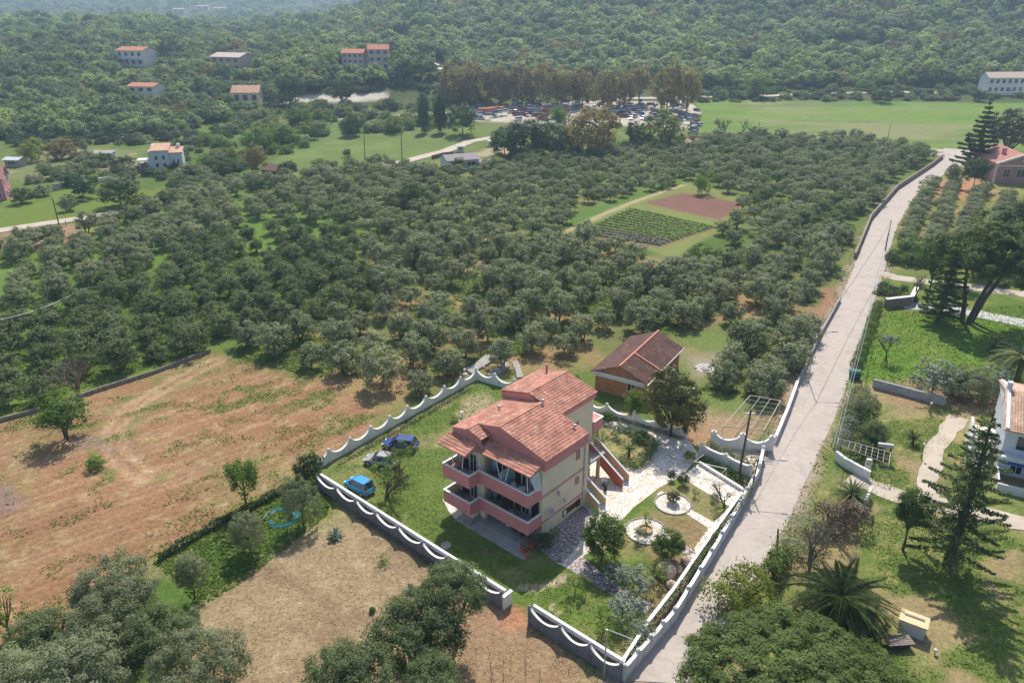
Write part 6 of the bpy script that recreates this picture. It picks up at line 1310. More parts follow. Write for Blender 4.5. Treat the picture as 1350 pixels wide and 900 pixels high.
spiky('agave', 'silvery agave rosette beside the olive at the wall', P(541, 779), .75, .7, 28, M_SILVER, .16, 2, droop=.25)
spiky('yucca', 'dark spiky yucca above the weathered wall on the right of the lane', P(1120, 668), 1.75, 2, 120, M_PALM, .06, 3, 1.3, droop=.8)
spiky('yucca', 'small dark yucca shrub beside the globe lamp on the right lawn', P(1203, 585), 1.1, 1.5, 60, M_DARK, .08, 4, .7, droop=.5)
spiky('small_palm', 'small spiky palm in the middle of the hedged island', P(829, 601), 1.2, 1.5, 44, M_CITRUS, .07, 5, .8, droop=.5)
def sapling(name, label, p, h, r_, crn, cat='shrub', trk=None, flat=None): return tree(name, label, cat, p, h, r_, crn, trk or TRP[0], flat=flat or (h*.45/r_))
sapling('weedy_shrub', 'thin green weed shrub on the pale field', P(505, 742), .9, .9, SPARSE[0], flat=.5); sapling('weedy_shrub', 'tiny green star shaped weed on the pale field', P(491, 806), .4, .35, CITR[0], flat=.6)
# vine canes in the small field
rg = random.Random(14)
for k in range(26):
    p = P(rg.uniform(615, 795), 0) if False else P(640+rg.uniform(-10, 160), 845+rg.uniform(-5, 75))
    if p.x > 8 or p.x < -3: continue
    b = MB(); h = rg.uniform(.7, 1.3); b.tube([(0, 0, 0), (rg.uniform(-.1, .1), 0, h*.5), (rg.uniform(-.2, .2), .05, h)], .03, .015, 4); b.tube([(0, 0, h*.5), (rg.uniform(-.5, .5), rg.uniform(-.3, .3), h*.8)], .018, n=4)
    o = b.build('vine_cane', M_WOODG); o.location = p; tag(o, 'thin vine cane standing in the vine field at the bottom', 'vine cane', 'canes in the vine field')
# house garden
pt('citrus_tree', (793, 738), 680, 33, CITR[0], TRP[0], 'rounded dark green citrus tree in the front garden by the grey paving', flat=.95)
sapling('citrus_tree', 'small citrus tree beside the round boulder', P(880, 738), 3.4, 1.8, CITR[1], 'tree')
sapling('conical_shrub', 'little round golden shrub in the far paved circle', P(887, 662), 1.3, .75, MAGN[0]); sapling('spindly_shrub', 'spindly shrub growing from the round stone planter', P(852, 700), 2.3, .7, SPARSE[0])
for k, (x_, y_, h, r_, c_, lb) in enumerate(((835, 780, 2.8, 2.0, SPARSEO[0], 'wispy grey green shrub in the middle of the lower garden'), (862, 770, 2.4, 1.6, SPARSE[1], 'wispy olive coloured shrub left of the boulders'), (808, 765, 2.0, 1.6, SPARSEO[1], 'wispy shrub beside the citrus trunk'),
     (820, 820, 3.0, 2.0, SPARSEO[1], 'thin shrub by the path near the bottom of the garden'), (795, 835, 2.6, 1.6, SPARSE[0], 'thin reddish leaved shrub close to the corner frame'), (758, 785, 2.4, 1.4, SPARSE[1], 'light shrub on the lawn below the grey path'), (845, 845, 2.2, 1.3, SPARSEO[0], 'thin shrub against the inner lane planter'),
     (901, 640, 1.5, .7, DARKC[1], 'dark little bush at the corner of the terrace lawn'), (916, 655, 1.0, .6, SPARSE[0], 'tiny weed bush on the upper lawn panel'), (940, 660, 1.0, .6, SPARSEO[1], 'tiny pale bush by the terrace edge'), (909, 608, 1.4, .8, YELL[0], 'round yellow green bush at the entrance wall'), (884, 632, 1.2, .5, DARKC[2], 'small dark shrub on the edge of the forecourt'),
     (842, 712, 1.8, .8, SPARSEO[1], 'leafless little shrub by the near circle'), (706, 700, 2.0, 1.1, SPARSEO[0], 'scraggly shrub climbing at the house corner'), (716, 722, 1.6, 1.0, DARKC[0], 'dark bush in front of the house corner pots'), (730, 712, 1.5, .8, SPARSE[1], 'thin bush growing from the grey paving'),
     (598, 551+5, .8, .7, YELL[1], 'bright yellow green bush on the lawn left of the roof'), (800, 556, 1.4, 1.0, CITR[0], 'leafy bush at the upper end of the hedged island'), (812, 575, 2.0, 1.3, SPARSEO[0], 'pale cactus like shrub on the hedged island'), (845, 580, 1.2, 1.3, CITR[1], 'dense green bush on the right of the hedged island'), (858, 590, 1.0, .9, FRESH[2], 'green bush at the tip of the hedged island'), (795, 590, 2.4, .8, SPARSE[0], 'tall thin shrub beside the stairs on the island'))):
    sapling('garden_shrub', lb, P(x_, y_), h, r_, c_, 'shrub')
def hedge(name, label, px, wid, h, m, dens=120, leaf=.14, seed=0, world=False, cat='hedge', zb=0.0):
    pts = [Vector((p[0], p[1])) if world else P(*p).to_2d() for p in px]; r2 = np.random.default_rng(seed); C = []; N_ = []
    for i in range(len(pts)-1):
        a, b = pts[i], pts[i+1]; L = (b-a).length; n_ = int(dens*L*(h+wid)); t_ = r2.random(n_); d = (b-a)/L; nn = np.array([-d.y, d.x])
        th = r2.uniform(0, math.pi, n_); rr = np.where(r2.random(n_) < .8, 1, r2.random(n_)); sh = 1+.22*np.sin(t_*L*2.1+seed)+.12*r2.normal(size=n_)
        off = np.cos(th)*wid/2*rr*sh; z = np.abs(np.sin(th))**.6*h*rr*sh
        xy = np.array(a)[None]*(1-t_[:, None])+np.array(b)[None]*t_[:, None]+off[:, None]*nn[None]; C.append(np.column_stack([xy, z+zb+.05])); N_.append(np.column_stack([np.cos(th)[:, None]*nn[None], np.sin(th)])+r2.normal(size=(n_, 3))*.5)
    C = np.concatenate(C); N_ = unit(np.concatenate(N_)); o0 = np.array([pts[0].x, pts[0].y, 0]); tone = np.clip(fbm(C[:, 0], C[:, 1], 1.2, seed)*.7+r2.random(len(C))*.5-.1, 0, 1)
    o = obj(name, quadmesh(name, leafquads(r2, C-o0, N_, leaf), tone, [m]), None, tuple(o0)); tag(o, label, cat); return o
hedge('hedge', 'clipped olive green hedge around the island by the stairs', [(785, 556), (783, 580), (797, 602), (815, 612), (838, 618), (848, 612), (860, 596), (860, 584), (840, 574), (815, 566)], .8, .75, M_OLIVG, 150, .12, 1)
hedge('hedge', 'clipped hedge along the drive at the gate behind the diagonal wall', [(932, 594), (955, 604), (975, 614), (994, 624)], .9, 1.25, M_OLIVE, 160, .12, 2)
hedge('planter_hedge', 'flowering plants in the lane planter, nearest part', [(830, 880), (852, 850), (882, 806), (905, 774)], .5, .5, M_OLIVE, 70, .12, 3, zb=.9, cat='planting'); hedge('planter_hedge', 'leafy plants in the lane planter beside the boulders', [(905, 774), (930, 738), (950, 708)], .5, .6, M_OLIVG, 90, .12, 4, zb=.9, cat='planting'); hedge('planter_hedge', 'brownish plants in the lane planter by the terrace', [(950, 710), (972, 680), (992, 650)], .5, .5, M_OLIVE, 90, .12, 5, zb=.9, cat='planting')
hedge('low_planting', 'low shrubs under the diagonal entrance wall', [(925, 606), (950, 618), (975, 634), (988, 642)], .8, .6, M_DARK, 90, .14, 6, cat='planting'); hedge('low_planting', 'weedy planting along the foot of the northern garden wall', [(785, 547), (830, 558), (870, 570), (900, 580)], .5, .35, M_OLIVG, 80, .12, 7, cat='planting')
hedge('low_planting', 'dry weeds at the foot of the far left garden wall', [(445, 614), (500, 582), (560, 548), (620, 512)], .6, .35, M_DRY, 50, .12, 8, cat='planting')
hedge('ditch_growth', 'dark rank growth along the ditch between the two fields', [(208, 740), (255, 712), (300, 686), (330, 672), (370, 650), (405, 632)], .7, .7, M_DARK, 120, .15, 9, cat='bushes')
hedge('ditch_growth', 'bramble growth along the dark foot of the stone wall on the pale field side', [(470, 683), (520, 712), (570, 745)], .5, .25, M_DRY, 40, .12, 10, cat='bushes')
sapling('bare_shrub', 'twiggy leafless fig beside the terrace', P(955, 668), 1, 1, BARE[1]); bpy.context.view_layer.update()
for o_ in [o for o in D.objects if o.name.startswith('bare_shrub')]:
    for ch in list(o_.children):
        if ch.name.startswith('trunk'): D.objects.remove(ch)
        else: ch.location = (0, 0, 0); ch.scale = (3.0, 3.0, 2.6)
def bare_tree(label, p, h, me, w_=None, kind='bare_tree', crn=None, r_=None):
    t = empty(kind, p, random.uniform(0, 6), label, 'tree'); obj('branches', me, t, (0, 0, 0), (w_ or h*.95, w_ or h*.95, h*.98))
    if crn: obj('crown', crn, t, (0, 0, h*.72), (r_, r_, r_*.5))
    return t
bare_tree('mostly leafless tree spreading between the parked cars', P(510, 655), 4.2, BARE[1], 4.6, crn=SPARSE[0], r_=2.2)
bare_tree('second thin tree with few leaves in front of the dark blue car', P(528, 622), 3.8, BARE[0], 3.6, crn=SPARSE[1], r_=2.2)
bare_tree('leafless pinkish tree behind the yellow bushes on the near right of the lane', P(1066, 755), 6.5, BARE[2], 5.5)
bare_tree('dry reddish brush tree against the yucca on the right of the lane', P(1090, 700), 3.6, BARE[1], 4.6); bare_tree('bare small tree in the green lot on the right', P(1168, 475), 4.6, BARE[0], 4.2, crn=SPARSEO[0], r_=1.6); bare_tree('leaning bare tree beside the stone retaining wall', P(1205, 395), 5, BARE[2], 4.0)
hedge('dry_brush', 'brown dry brush heap below the yucca on the right roadside', [(1080, 700), (1100, 690), (1115, 700), (1135, 690)], 3.0, 2.2, M_DRY, 80, .15, 12, cat='brush'); hedge('dry_brush', 'tangled greyish brush along the right edge of the lane', [(1040, 745), (1060, 715), (1078, 690)], 3.2, 2.0, M_OLIVE, 70, .15, 13, cat='brush')
hedge('bamboo_bush', 'yellow green bamboo like bush at the near right edge of the lane', [(945, 815), (965, 800), (985, 790), (1000, 778)], 3.4, 2.7, M_YELLOW, 110, .17, 14, cat='bush'); hedge('roadside_bush', 'dark green bush behind the yellow bamboo', [(1012, 770), (1022, 755), (1030, 742)], 2.0, 2.0, M_CITRUS, 110, .16, 15, cat='bush')
hedge('roadside_bush', 'grey green shrub row on the right lane edge below the bin', [(1118, 560), (1128, 540), (1135, 522)], 2.2, 1.8, M_OLIVE, 90, .16, 16, cat='bush'); hedge('roadside_bush', 'dark shrub mass beside the right driveway gate', [(1128, 612), (1140, 600), (1150, 585), (1140, 560)], 2.2, 1.7, M_DARK, 100, .15, 17, cat='bush'); hedge('roadside_bush', 'dry yellowish shrub at the lane edge by the gate frame', [(1106, 592), (1115, 575), (1120, 560)], 1.8, 1.5, M_SILVER, 70, .15, 18, cat='bush')
hedge('roadside_hedge', 'green weeds along the right side of the lane under the cables', [(1128, 485), (1140, 455), (1150, 425), (1158, 402)], 1.4, .9, M_FRESH, 90, .16, 19, cat='bushes')
hedge('roadside_hedge', 'dark hedge at the corner of the side track', [(1170, 345), (1200, 350), (1230, 352)], 3, 1.8, M_CITRUS, 70, .22, 20, cat='hedge')
# magnolia by the cottage, small trees
pt('magnolia_tree', (884, 575), 488, 41, MAGN[0], TR[0], 'bronze green magnolia tree in front of the brick cottage', flat=1.12); pt('cottage_bush', (836, 552), 512, 18, FRESH[0], TRP[0], 'fresh green bushy tree between the cottage and the scalloped wall'); pt('cottage_bush', (757, 512), 492, 10, FRESH[1], None, 'bright green bush behind the upper roof of the house', 'bush')
pt('young_tree', (970, 462), 420, 13, FRESH[1], TRP[1], 'slender light green tree at the edge of the ash yard'); pt('light_green_tree', (925, 256), 226, 14, FRESH[2], TRP[1], 'light green tree at the top of the ploughed allotment'); pt('light_green_tree', (855, 378), 342, 26, YELL[1], TRP[0], 'bright yellow green tree standing out in the middle grove', flat=.8); pt('light_green_tree', (926, 348), 320, 24, FRESH[1], TRP[0], 'round bright green tree on the right below the allotment'); pt('light_green_tree', (545, 275), 240, 24, CITR[0], TRP[0], 'large round bright green tree in the upper silver grove'); pt('light_green_tree', (1008, 350), 334, 16, YELL[0], TRP[0], 'low yellow green tree among olives near the lane')
# norfolk pines
def norfolk(label, base, h, r_, tiers, seed, m=M_PINE, nb=6, dens=36, leafs=.13):
    rg = random.Random(seed); r2 = np.random.default_rng(seed); p = T(*base); t = empty('norfolk_pine', p, 0, label, 'tree')
    b = MB(); b.tube([(0, 0, -.2), (h*.02, 0, h*.5), (h*.015, .1, h)], .42*h/16, .05, 8); b.build('trunk', M_BARK, t)
    for k in range(tiers):
        s_ = k/(tiers-1); z = h*(.12+.86*s_); R_ = r_*(1-s_)**.75*(.85+.3*rg.random())+.25; C = []; N_ = []; st = MB(); a0 = rg.random()*6
        for j in range(nb):
            a = a0+6.28*j/nb+rg.uniform(-.15, .15); Rj = R_*rg.uniform(.8, 1.1); n_ = int(dens*Rj)
            u = r2.random(n_)**.8; dz = Rj*(-.10*u+.16*u*u)
            x = np.cos(a)*Rj*u; y = np.sin(a)*Rj*u; wv = .5*(1-u*.6)*np.sin(np.pi*np.clip(u+.1, 0, 1))*min(1, Rj/2)+.1; side = r2.uniform(-1, 1, n_)*wv
            C.append(np.column_stack([x-np.sin(a)*side, y+np.cos(a)*side, z+dz+r2.uniform(-.08, .14, n_)])); N_.append(np.tile([0, 0, 1.0], (n_, 1))+r2.normal(size=(n_, 3))*.5)
            st.tube([(0, 0, z), (math.cos(a)*Rj*.95, math.sin(a)*Rj*.95, z+Rj*.06)], .06*h/16, .015, 4)
        C = np.concatenate(C); N_ = unit(np.concatenate(N_)); obj('branch_tier', quadmesh('branch_tier', leafquads(r2, C, N_, leafs*(h/16)**.3, 2.4), r2.random(len(C)), [m, M_BARK], extra=st), t)
    return t
norfolk('tall norfolk pine with tiered branches casting a long shadow on the right lawn', (1248, 746), 16.5, 5.0, 15, 1, m=leafmat('norfolk_needles', (.07, .105, .035), (.20, .25, .09), .35), dens=64); norfolk('dark tiered norfolk pine beside the pink villa at the lane end', (1283, 226), 20, 6.0, 14, 2, M_DARK, dens=40, leafs=.42); norfolk('slender conifer by the stone wall before the big pines', (1236, 425), 14.5, 3.6, 12, 3, M_PINE, dens=50, leafs=.26); 
# umbrella and hedge pines
pt('broadleaf_tree', (1190, 725), 642, 25, CITR[1], TRP[0], 'glossy dark green young tree left of the norfolk pine', flat=1.25)
t = empty('stone_pine', P(1045, 985), 0, 'huge dense dark green stone pine crown filling the bottom right', 'tree')
q_, tn = crown_quads(np.random.default_rng(5), 1000, 110, .0125, .07, zmin=-.3, lob=.12, fill=.12, aspect=3.2, up=.5); bigp = quadmesh('crown', q_, tn, [M_PINE])
obj('crown', bigp, t, (0, 0, 3.6), (8.6, 8.0, 4.3)); obj('trunk', TR[0], t, (0, 0, 0), (6, 6, 5))
t = tree('stone_pine', 'second dark pine crown cut by the bottom edge at right', 'tree', P(1125, 1010), 5.4, 4.4, bigp, TR[1], flat=.6)
for lb, trunks, crownsp in (('large many stemmed pine with broad dark crown over the green lot', [((1268, 424), (1265, 365)), ((1276, 426), (1300, 350)), ((1280, 424), (1315, 345))], [((1262, 340), 40, .75), ((1300, 345), 45, .75), ((1335, 350), 42, .8), ((1285, 315), 38, .7), ((1325, 318), 40, .7)]),):
    p0 = P(1275, 425); t = empty('large_pine', p0, 0, lb, 'tree')
    for (bq, tq) in trunks:
        p = P(*bq)-p0; h = HT(tq[1], p0.y); x_ = (tq[0]-1275)/PXM(p0); b = MB(); b.tube([p-Vector((0, 0, .1)), (p.x+x_*.25, p.y, h*.4), (p.x+x_*.7, p.y+.2, h*.8), (p.x+x_, p.y+.3, h+1.5)], .42, .18, 8); b.build('trunk', M_BARK, t)
    for i, (cq, r_, f_) in enumerate(crownsp):
        z = HT(cq[1], p0.y); x_ = (cq[0]-1275)/PXM(p0); rr = .86*r_/PXM(p0); obj('crown', PINEC[i % 2], t, (x_, (i-2)*.7, z), (rr, rr*.95, rr*f_))
pt('conifer', (1222, 398), 305, 24, PINEC[1], TRP[0], 'dark conifer behind the slender tiered one near the side track', flat=1.3); pt('conifer', (1250, 372), 300, 26, PINEC[0], TRP[1], 'dark loose conifer in the orchard behind the big pine'); pt('conifer', (1320, 352), 262, 40, PINEC[1], TR[0], 'dark broad pine before the villa'); pt('conifer', (1352, 345), 250, 35, PINEC[0], TR[1], 'dark pine at the right edge before the villa'); pt('conifer', (1290, 365), 300, 24, BROWN[0], TRP[1], 'brownish thin tree among the pines')
pt('villa_tree', (1282, 250), 205, 17, DARKC[0], TRP[0], 'dark round tree beside the villa steps'); pt('villa_tree', (1325, 215), 146, 34, MAGN[0], TR[2], 'spreading oak behind the pink villa', flat=.7); pt('villa_tree', (1253, 246), 215, 10, OB[1], TRP[1], 'small grey tree at the villa lane corner'); pt('villa_bush', (1258, 250), 238, 9, CITR[0], None, 'bright round bush near the villa lane corner', 'bush'); pt('villa_tree', (1200, 340), 310, 22, FRESH[2], TRP[0], 'round light green tree beside the leaning pole')
# shrubs of the right lots
for k, (b_, tp, hw, c_, lb) in enumerate((((1228, 520), 470, 40, SPARSEO[0], 'wide pale shrub in front of the lot wall'), ((1275, 525), 485, 30, OB[0], 'grey rosemary like shrub beside the pale one'), ((1310, 520), 480, 28, SPARSEO[1], 'grey shrub nearest the white house roof'), ((1255, 515), 482, 18, FRESH[2], 'small green bush between the two grey shrubs'), ((1200, 800-3), 0, 0, None, ''), ((1249, 805), 782, 12, SPARSE[0], 'small light bush in the pine shadow'), ((1150, 590), 555, 20, OBG[0], 'olive like shrub at the right driveway gate'), ((1310, 470), 440, 14, DARKC[1], 'dark shrub before the small palm'), ((1140, 555), 520, 15, OB[2], 'grey bush beside the lane below the bin'))):
    if c_: pt('garden_shrub', b_, tp, hw, c_, TRP[k % 2], lb, 'shrub')
# date palms
def palm(label, base, h, r_, n_, seed, m, cat='palm tree'):
    rg = random.Random(seed); r2 = np.random.default_rng(seed); t = empty('date_palm', base, 0, label, cat)
    b = MB(); b.lathe((0, 0, 0), [(.45, -.1), (.38, .3), (.36, h*.7), (.5, h-.15), (.3, h+.2)], 12); b.build('trunk', M_BARK, t)
    meshes = []
    for v_ in range(3):
        Q = []; pp = []
        for i in range(12): s_ = i/11; pp.append(Vector((s_, 0, .30*s_-(.72+.2*v_)*s_**2.2)))
        for i in range(44):
            s_ = .12+.88*i/43; x = s_; z = .30*s_-(.72+.2*v_)*s_**2.2; L = .15*math.sin(math.pi*min(1, s_*.85+.12))+.03
            for sd_ in (-1, 1):
                fw = .045; dz = -.05+.05*r2.random(); Q.append([(x, 0, z), (x+.018+fw*.4, sd_*L*.5, z+.02), (x+fw+.04, sd_*L, z+dz), (x+fw*.35-.012, sd_*L*.5, z+.01)])
        st = MB(); st.tube(pp, .012, .004, 4); meshes.append(quadmesh('frond', np.array(Q), r2.random(len(Q)), [m, M_OLIVG], extra=st))
    for k in range(n_):
        o = obj('frond', meshes[k % 3], t, (0, 0, h)); s_ = k/n_; el = R(72-92*s_**.7+rg.uniform(-8, 8)); q = r_*(.75+.3*min(1, s_*2))*rg.uniform(.9, 1.08); o.scale = (q, q, q); o.rotation_euler = (0, -el+R(10), k*2.39996)
    return t
palm('big date palm with drooping dark fronds at the bottom right', P(1102, 820), 2.5, 4.5, 56, 1, M_PALM); palm('date palm with grey green drooping fronds at the right edge', P(1338, 510), 4.0, 4.2, 46, 2, M_OLIVE)
# middle distance trees
MID = [('bronze_plane_tree', [((600, 135), 84, 22), ((632, 138), 82, 24), ((660, 139), 86, 20), ((688, 139), 84, 20), ((712, 140), 82, 22), ((740, 138), 90, 18), ((768, 140), 92, 17), ((800, 148), 92, 22), ((822, 146), 95, 16), ((618, 140), 92, 18), ((755, 142), 96, 14), ((842, 138), 84, 16)], BROWN, 'bronze plane tree in the row along the scrap yard, ', 'plane trees along the scrap yard'),
 ('tall_plane_tree', [((878, 152), 82, 24), ((905, 150), 88, 20)], BROWN, None, None)]
for kind, lst, cr, lb, grp in MID[:1]:
    for k, (b_, tp, hw) in enumerate(lst): rk = sorted(q[0][0] for q in lst).index(b_[0]); pt(kind, b_, tp, hw*1.1, cr[k % 3], TRP[k % 2], lb+['first', 'second', 'third', 'fourth', 'fifth', 'sixth', 'seventh', 'eighth', 'ninth', 'tenth', 'eleventh', 'twelfth'][rk]+' counted from the left', 'tree', group=grp, flat=1.15)
pt('tall_plane_tree', (878, 155), 82, 24, BROWN[0], TRP[0], 'tallest bronze plane tree at the right end of the row', flat=1.3); pt('tall_plane_tree', (905, 150), 88, 18, BROWN[2], TRP[1], 'bronze plane tree at the far right end overlapping the tallest', flat=1.4)
for k, (b_, tp, hw, c_, lb) in enumerate((((690, 206), 152, 38, DARKC[0], 'broad dark evergreen oak left of centre above the grove'), ((725, 206), 158, 28, DARKC[1], 'dark oak between the broad oak and the brown one'), ((775, 205), 140, 38, BROWN[1], 'half bare brownish oak in the middle of the oak group'), ((735, 170), 138, 18, FRESH[0], 'pale green tree rising behind the brown oak'), ((872, 196), 145, 30, YELL[0], 'yellowish green oak at the right of the oak group'), ((840, 196), 160, 20, DARKC[2], 'dark green tree left of the yellowish oak'), ((610, 178), 134, 24, DARKC[0], 'dark bushy tree right of the two cypresses'), ((665, 205), 165, 20, DARKC[1], 'dark shrubby tree at the left end of the oak group'),
    ((795, 222-5), 196, 12, DARKC[2], 'small dark tree below the oak group'), ((710, 215), 196, 16, FRESH[1], 'fresh green tree below the broad dark oak'), ((650, 222), 204, 16, YELL[1], 'yellowish bush by the farm sheds'), ((687, 222), 203, 14, CITR[0], 'green bush right of the farm sheds'), ((700, 212), 190, 18, FRESH[2], 'spreading green tree before the dark oak'),
    ((390, 135), 95, 18, DARKC[0], 'dark umbrella pine left of the sandy yard'), ((452, 142), 102, 14, DARKC[1], 'dark pine right of the sandy yard'), ((435, 95), 66, 12, YELL[0], 'golden tree left of the terrace houses'), ((527, 94), 62, 16, YELL[1], 'golden tree right of the terrace houses'), ((540, 98), 75, 12, DARKC[1], 'dark tree below the golden one on the terrace'),
    ((370, 192), 160, 26, FRESH[0], 'fresh green tree left of the middle field'), ((340, 200), 165, 24, FRESH[1], 'green bush left of the fresh green tree'), ((400, 165), 136, 20, FRESH[2], 'green tree at the top left of the middle field'), ((465, 180), 150, 16, CITR[0], 'green tree at the top of the middle field'), ((520, 176), 152, 14, YELL[0], 'light tree by the cypresses'), ((415, 185), 166, 9, DARKC[1], 'small dark round tree in the middle field'), ((458, 207), 196, 6, DARKC[2], 'tiny dark bush in the middle field'), ((380, 234), 210, 13, DARKC[0], 'dark round tree beside the stone barn'), ((340, 236), 190, 16, BROWN[2], 'purplish bare looking tree beside the stone barn'), ((303, 233), 208, 22, CITR[1], 'green tree left of the stone barn'), ((265, 232), 218, 18, OC[2], 'grey green bush left of the barn trees'),
    ((42, 213), 184, 20, YELL[0], 'golden green round tree at far left'), ((82, 210), 184, 20, BROWN[1], 'reddish brown tree beside the golden one at far left'), ((112, 200), 184, 7, OC[1], 'small grey tree right of the reddish tree'), ((110, 262), 228, 24, DARKC[2], 'dark spreading tree in the left fields'), ((160, 272), 235, 27, DARKC[0], 'large dark tree above the valley road'), ((186, 274), 252, 16, YELL[1], 'yellow green bush beside the large dark tree'), ((215, 270), 252, 10, DARKC[1], 'dark bush at the field below the white cubic house'), ((238, 265), 250, 12, OC[3], 'round grey olive in the field below the white cubic house'), ((255, 258), 242, 10, OC[0], 'second round olive in the field below the white cubic house'), ((92, 278), 258, 12, OC[4], 'round grey olive near the valley road pole'), ((30, 268), 246, 15, DARKC[1], 'dark round tree beside the pink house at the left edge'), ((58, 258), 244, 14, OC[5], 'grey round tree right of the dark one at the left edge'),
    ((167, 292), 266, 9, DARKC[1], 'dark narrow tree at the roadside where the valley road meets the grove'), ((1000, 130), 96, 19, FRESH[0], 'round bright green tree standing before the right hill'), ((968, 133), 118, 10, DARKC[1], 'dark bush left of the bright round tree on the right'), ((1160, 135), 116, 13, DARKC[0], 'dark bush in the hedgerow of the far green field'), ((1290, 134), 118, 11, DARKC[2], 'dark round bush in front of the hotel'), ((1098, 125), 110, 10, OC[1], 'small grey tree on the far road'), ((1140, 120), 104, 14, FRESH[1], 'light green bush pair on the far road'), ((1100, 113), 94, 16, BROWN[0], 'brownish bare tree at the foot of the right hill'), ((225, 82), 50, 16, DARKC[0], 'dark dense tree right of the hillside veranda house'), ((140, 92), 74, 13, DARKC[1], 'dark tree left of the hillside veranda house'))):
    pt('field_tree', b_, tp, hw, c_, TRP[k % 2], lb, 'tree')
for k, (b_, tp, hw, lb) in enumerate((((560, 176), 122, 8, 'left cypress of the dark pair behind the middle field'), ((582, 176), 122, 10, 'right cypress of the dark pair behind the middle field'), ((303, 68), 49, 3.2, 'single cypress beside the pink and white hillside villa'), ((160, 24), 8, 3.5, 'left cypress on the far ridge at the top left'), ((171, 24), 6, 3, 'right cypress on the far ridge at the top left'))):
    p = T(*b_); s_ = PXM(p); h = HT(tp, p.y)-p.z; tree('cypress', lb, 'cypress', p, max(h, 8), hw/s_, CYP[0], TRP[0], flat=max(h, 8)*.5/(hw/s_))
bare_tree('left of two grey leafless poplars on the edge of the far field', T(955, 182), 8, BARE[1], 7); bare_tree('right of two grey leafless poplars on the edge of the far field', T(978, 182), 7, BARE[0], 7)

# ------------------------------------------------------------ grass tufts and weeds (uncountable)
def tufts(name, label, n_, yr, xr, cond, m, size, seed, h=.0):
    r2 = np.random.default_rng(seed); X = r2.uniform(*xr, n_); Y = r2.uniform(*yr, n_); ok = cond(X, Y, r2); X, Y = X[ok], Y[ok]; k = len(X)
    C = np.column_stack([X, Y, TZ(X, Y)+size*.35]); N_ = unit(np.column_stack([r2.normal(size=k), r2.normal(size=k), r2.normal(size=k)*.4+1.3])); Q = leafquads(r2, C, N_, np.full(k, size)*r2.uniform(.6, 1.5, k), 1.5)
    o = obj(name, quadmesh(name, Q, np.clip(fbm(X, Y, 3, seed)*.8+r2.random(k)*.4-.1, 0, 1), [m])); tag(o, label, 'grass', kind='stuff'); return o
gp = poly_w([(420, 628), (525, 557), (629, 499), (668, 505), (665, 560), (585, 640), (600, 690), (690, 745), (745, 752), (850, 812), (815, 880), (700, 805), (665, 770)]); vp_ = poly_w([(205, 742), (330, 668), (400, 628), (420, 615), (440, 650), (430, 680), (330, 760), (265, 800)]); fp_ = poly_w([(-60, 600), (0, 553), (275, 465), (430, 505), (500, 545), (420, 605), (330, 668), (205, 742), (100, 800), (0, 880), (-60, 900)]); lp_ = poly_w([(1160, 412), (1350, 402), (1380, 520), (1200, 512), (1120, 505)]); rp_ = poly_w([(1140, 560), (1300, 540), (1240, 640), (1350, 720), (1400, 900), (1180, 900), (1150, 700)])
paved = [np.array(pw([(712, 706), (771, 668), (772, 640), (765, 600), (782, 545), (905, 577), (999, 618), (912, 612), (836, 668), (746, 748), (702, 716)]))]
def inside(X, Y, pl_, m=0): return sdist(X, Y, pl_) > m
tufts('lawn_grass', 'rough grass of the walled garden', 60000, (42, 92), (-22, 16), lambda X, Y, r: inside(X, Y, gp, .3) & (r.random(len(X)) < 1-ramp(fbm(X, Y, 6, 21), .42, .6)), M_GRASS, .10, 1)
tufts('verge_grass', 'rank grass of the verge between the fields', 24000, (45, 75), (-38, -18), lambda X, Y, r: inside(X, Y, vp_), M_FRESH, .2, 2)
tufts('field_weeds', 'green weeds scattered in streaks over the ploughed field', 90000, (44, 105), (-62, -10), lambda X, Y, r: inside(X, Y, fp_) & ((fbm(X*math.cos(.66)+Y*math.sin(.66), (-X*math.sin(.66)+Y*math.cos(.66))*6, 16, 8, 4)*.5+fbm(X, Y, 2.6, 2)*.5) > .49+r.random(len(X))**.6*.13), M_GRASS, .13, 3)
tufts('lot_grass', 'tall bright grass of the right hand lots', 26000, (84, 125), (38, 90), lambda X, Y, r: inside(X, Y, lp_), M_FRESH, .16, 4)
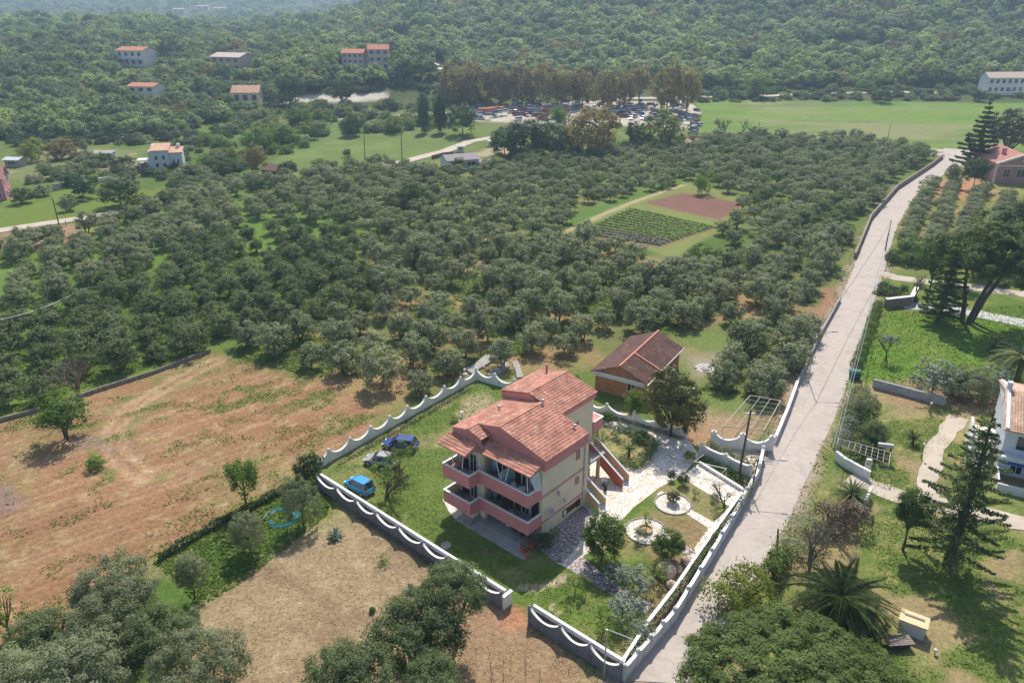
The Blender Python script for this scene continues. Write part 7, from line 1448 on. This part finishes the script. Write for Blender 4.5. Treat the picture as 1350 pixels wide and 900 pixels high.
tufts('lawn_grass', 'patchy grass under the pines on the right', 70000, (42, 95), (26, 60), lambda X, Y, r: inside(X, Y, rp_) & (r.random(len(X)) < 1-ramp(fbm(X, Y, 5, 41), .4, .58)), M_GRASS, .11, 5)
fpl = poly_w([(262, 800), (330, 755), (430, 682), (448, 655), (560, 740), (650, 800), (800, 890), (820, 940), (300, 960)])
tufts('dry_straw', 'dry straw and mown stalks on the pale field', 40000, (38, 70), (-25, 10), lambda X, Y, r: inside(X, Y, fpl), leafmat('dry_straw_stalks', (.42, .32, .20), (.56, .46, .30), .2), .07, 6)
lnp = np.array(lane_L+lane_R[::-1])
def nearlane(X, Y, r): d = sdist(X, Y, lnp); return (d < .35-r.random(len(X))*.5) & (d > -1.5) & (fbm(X, Y, 2.5, 66) > .42)
tufts('lane_verge_weeds', 'dry weeds and grass along both ragged edges of the lane', 150000, (43, 215), (7, 115), nearlane, leafmat('verge_weeds', (.20, .20, .07), (.40, .34, .18), .4), .17, 8)
gm_ = poly_w(Z['mid']+[]); gl_ = polyW['lush']
tufts('grove_grass', 'long grass between the nearer olive trees', 80000, (88, 150), (-75, 35), lambda X, Y, r: (inside(X, Y, gm_) & (fbm(X, Y, 7, 31) > .5)) | inside(X, Y, gl_), M_GRASS, .3, 7)

# ------------------------------------------------------------ the air
b = MB(); b.box(-4800, 4800, -90, 4700, -3, 350); hz_ = b.build('haze', [], None) if False else None
me = b.v; hm_ = D.meshes.new('haze'); hm_.from_pydata(b.v, [], b.f); ho = D.objects.new('haze', hm_); link(ho); ho['kind'] = 'stuff'; ho['label'] = 'thin bluish summer haze filling the valley air'
mh = D.materials.new('haze_air'); mh.use_nodes = True; n = mh.node_tree.nodes; l = mh.node_tree.links; n.remove(n['Principled BSDF']); pv = n.new('ShaderNodeVolumePrincipled')
pv.inputs['Color'].default_value = (.55, .76, 1.0, 1); pv.inputs['Density'].default_value = .00036; pv.inputs['Anisotropy'].default_value = .3
l.new(pv.outputs[0], n['Material Output'].inputs['Volume']); hm_.materials.append(mh)
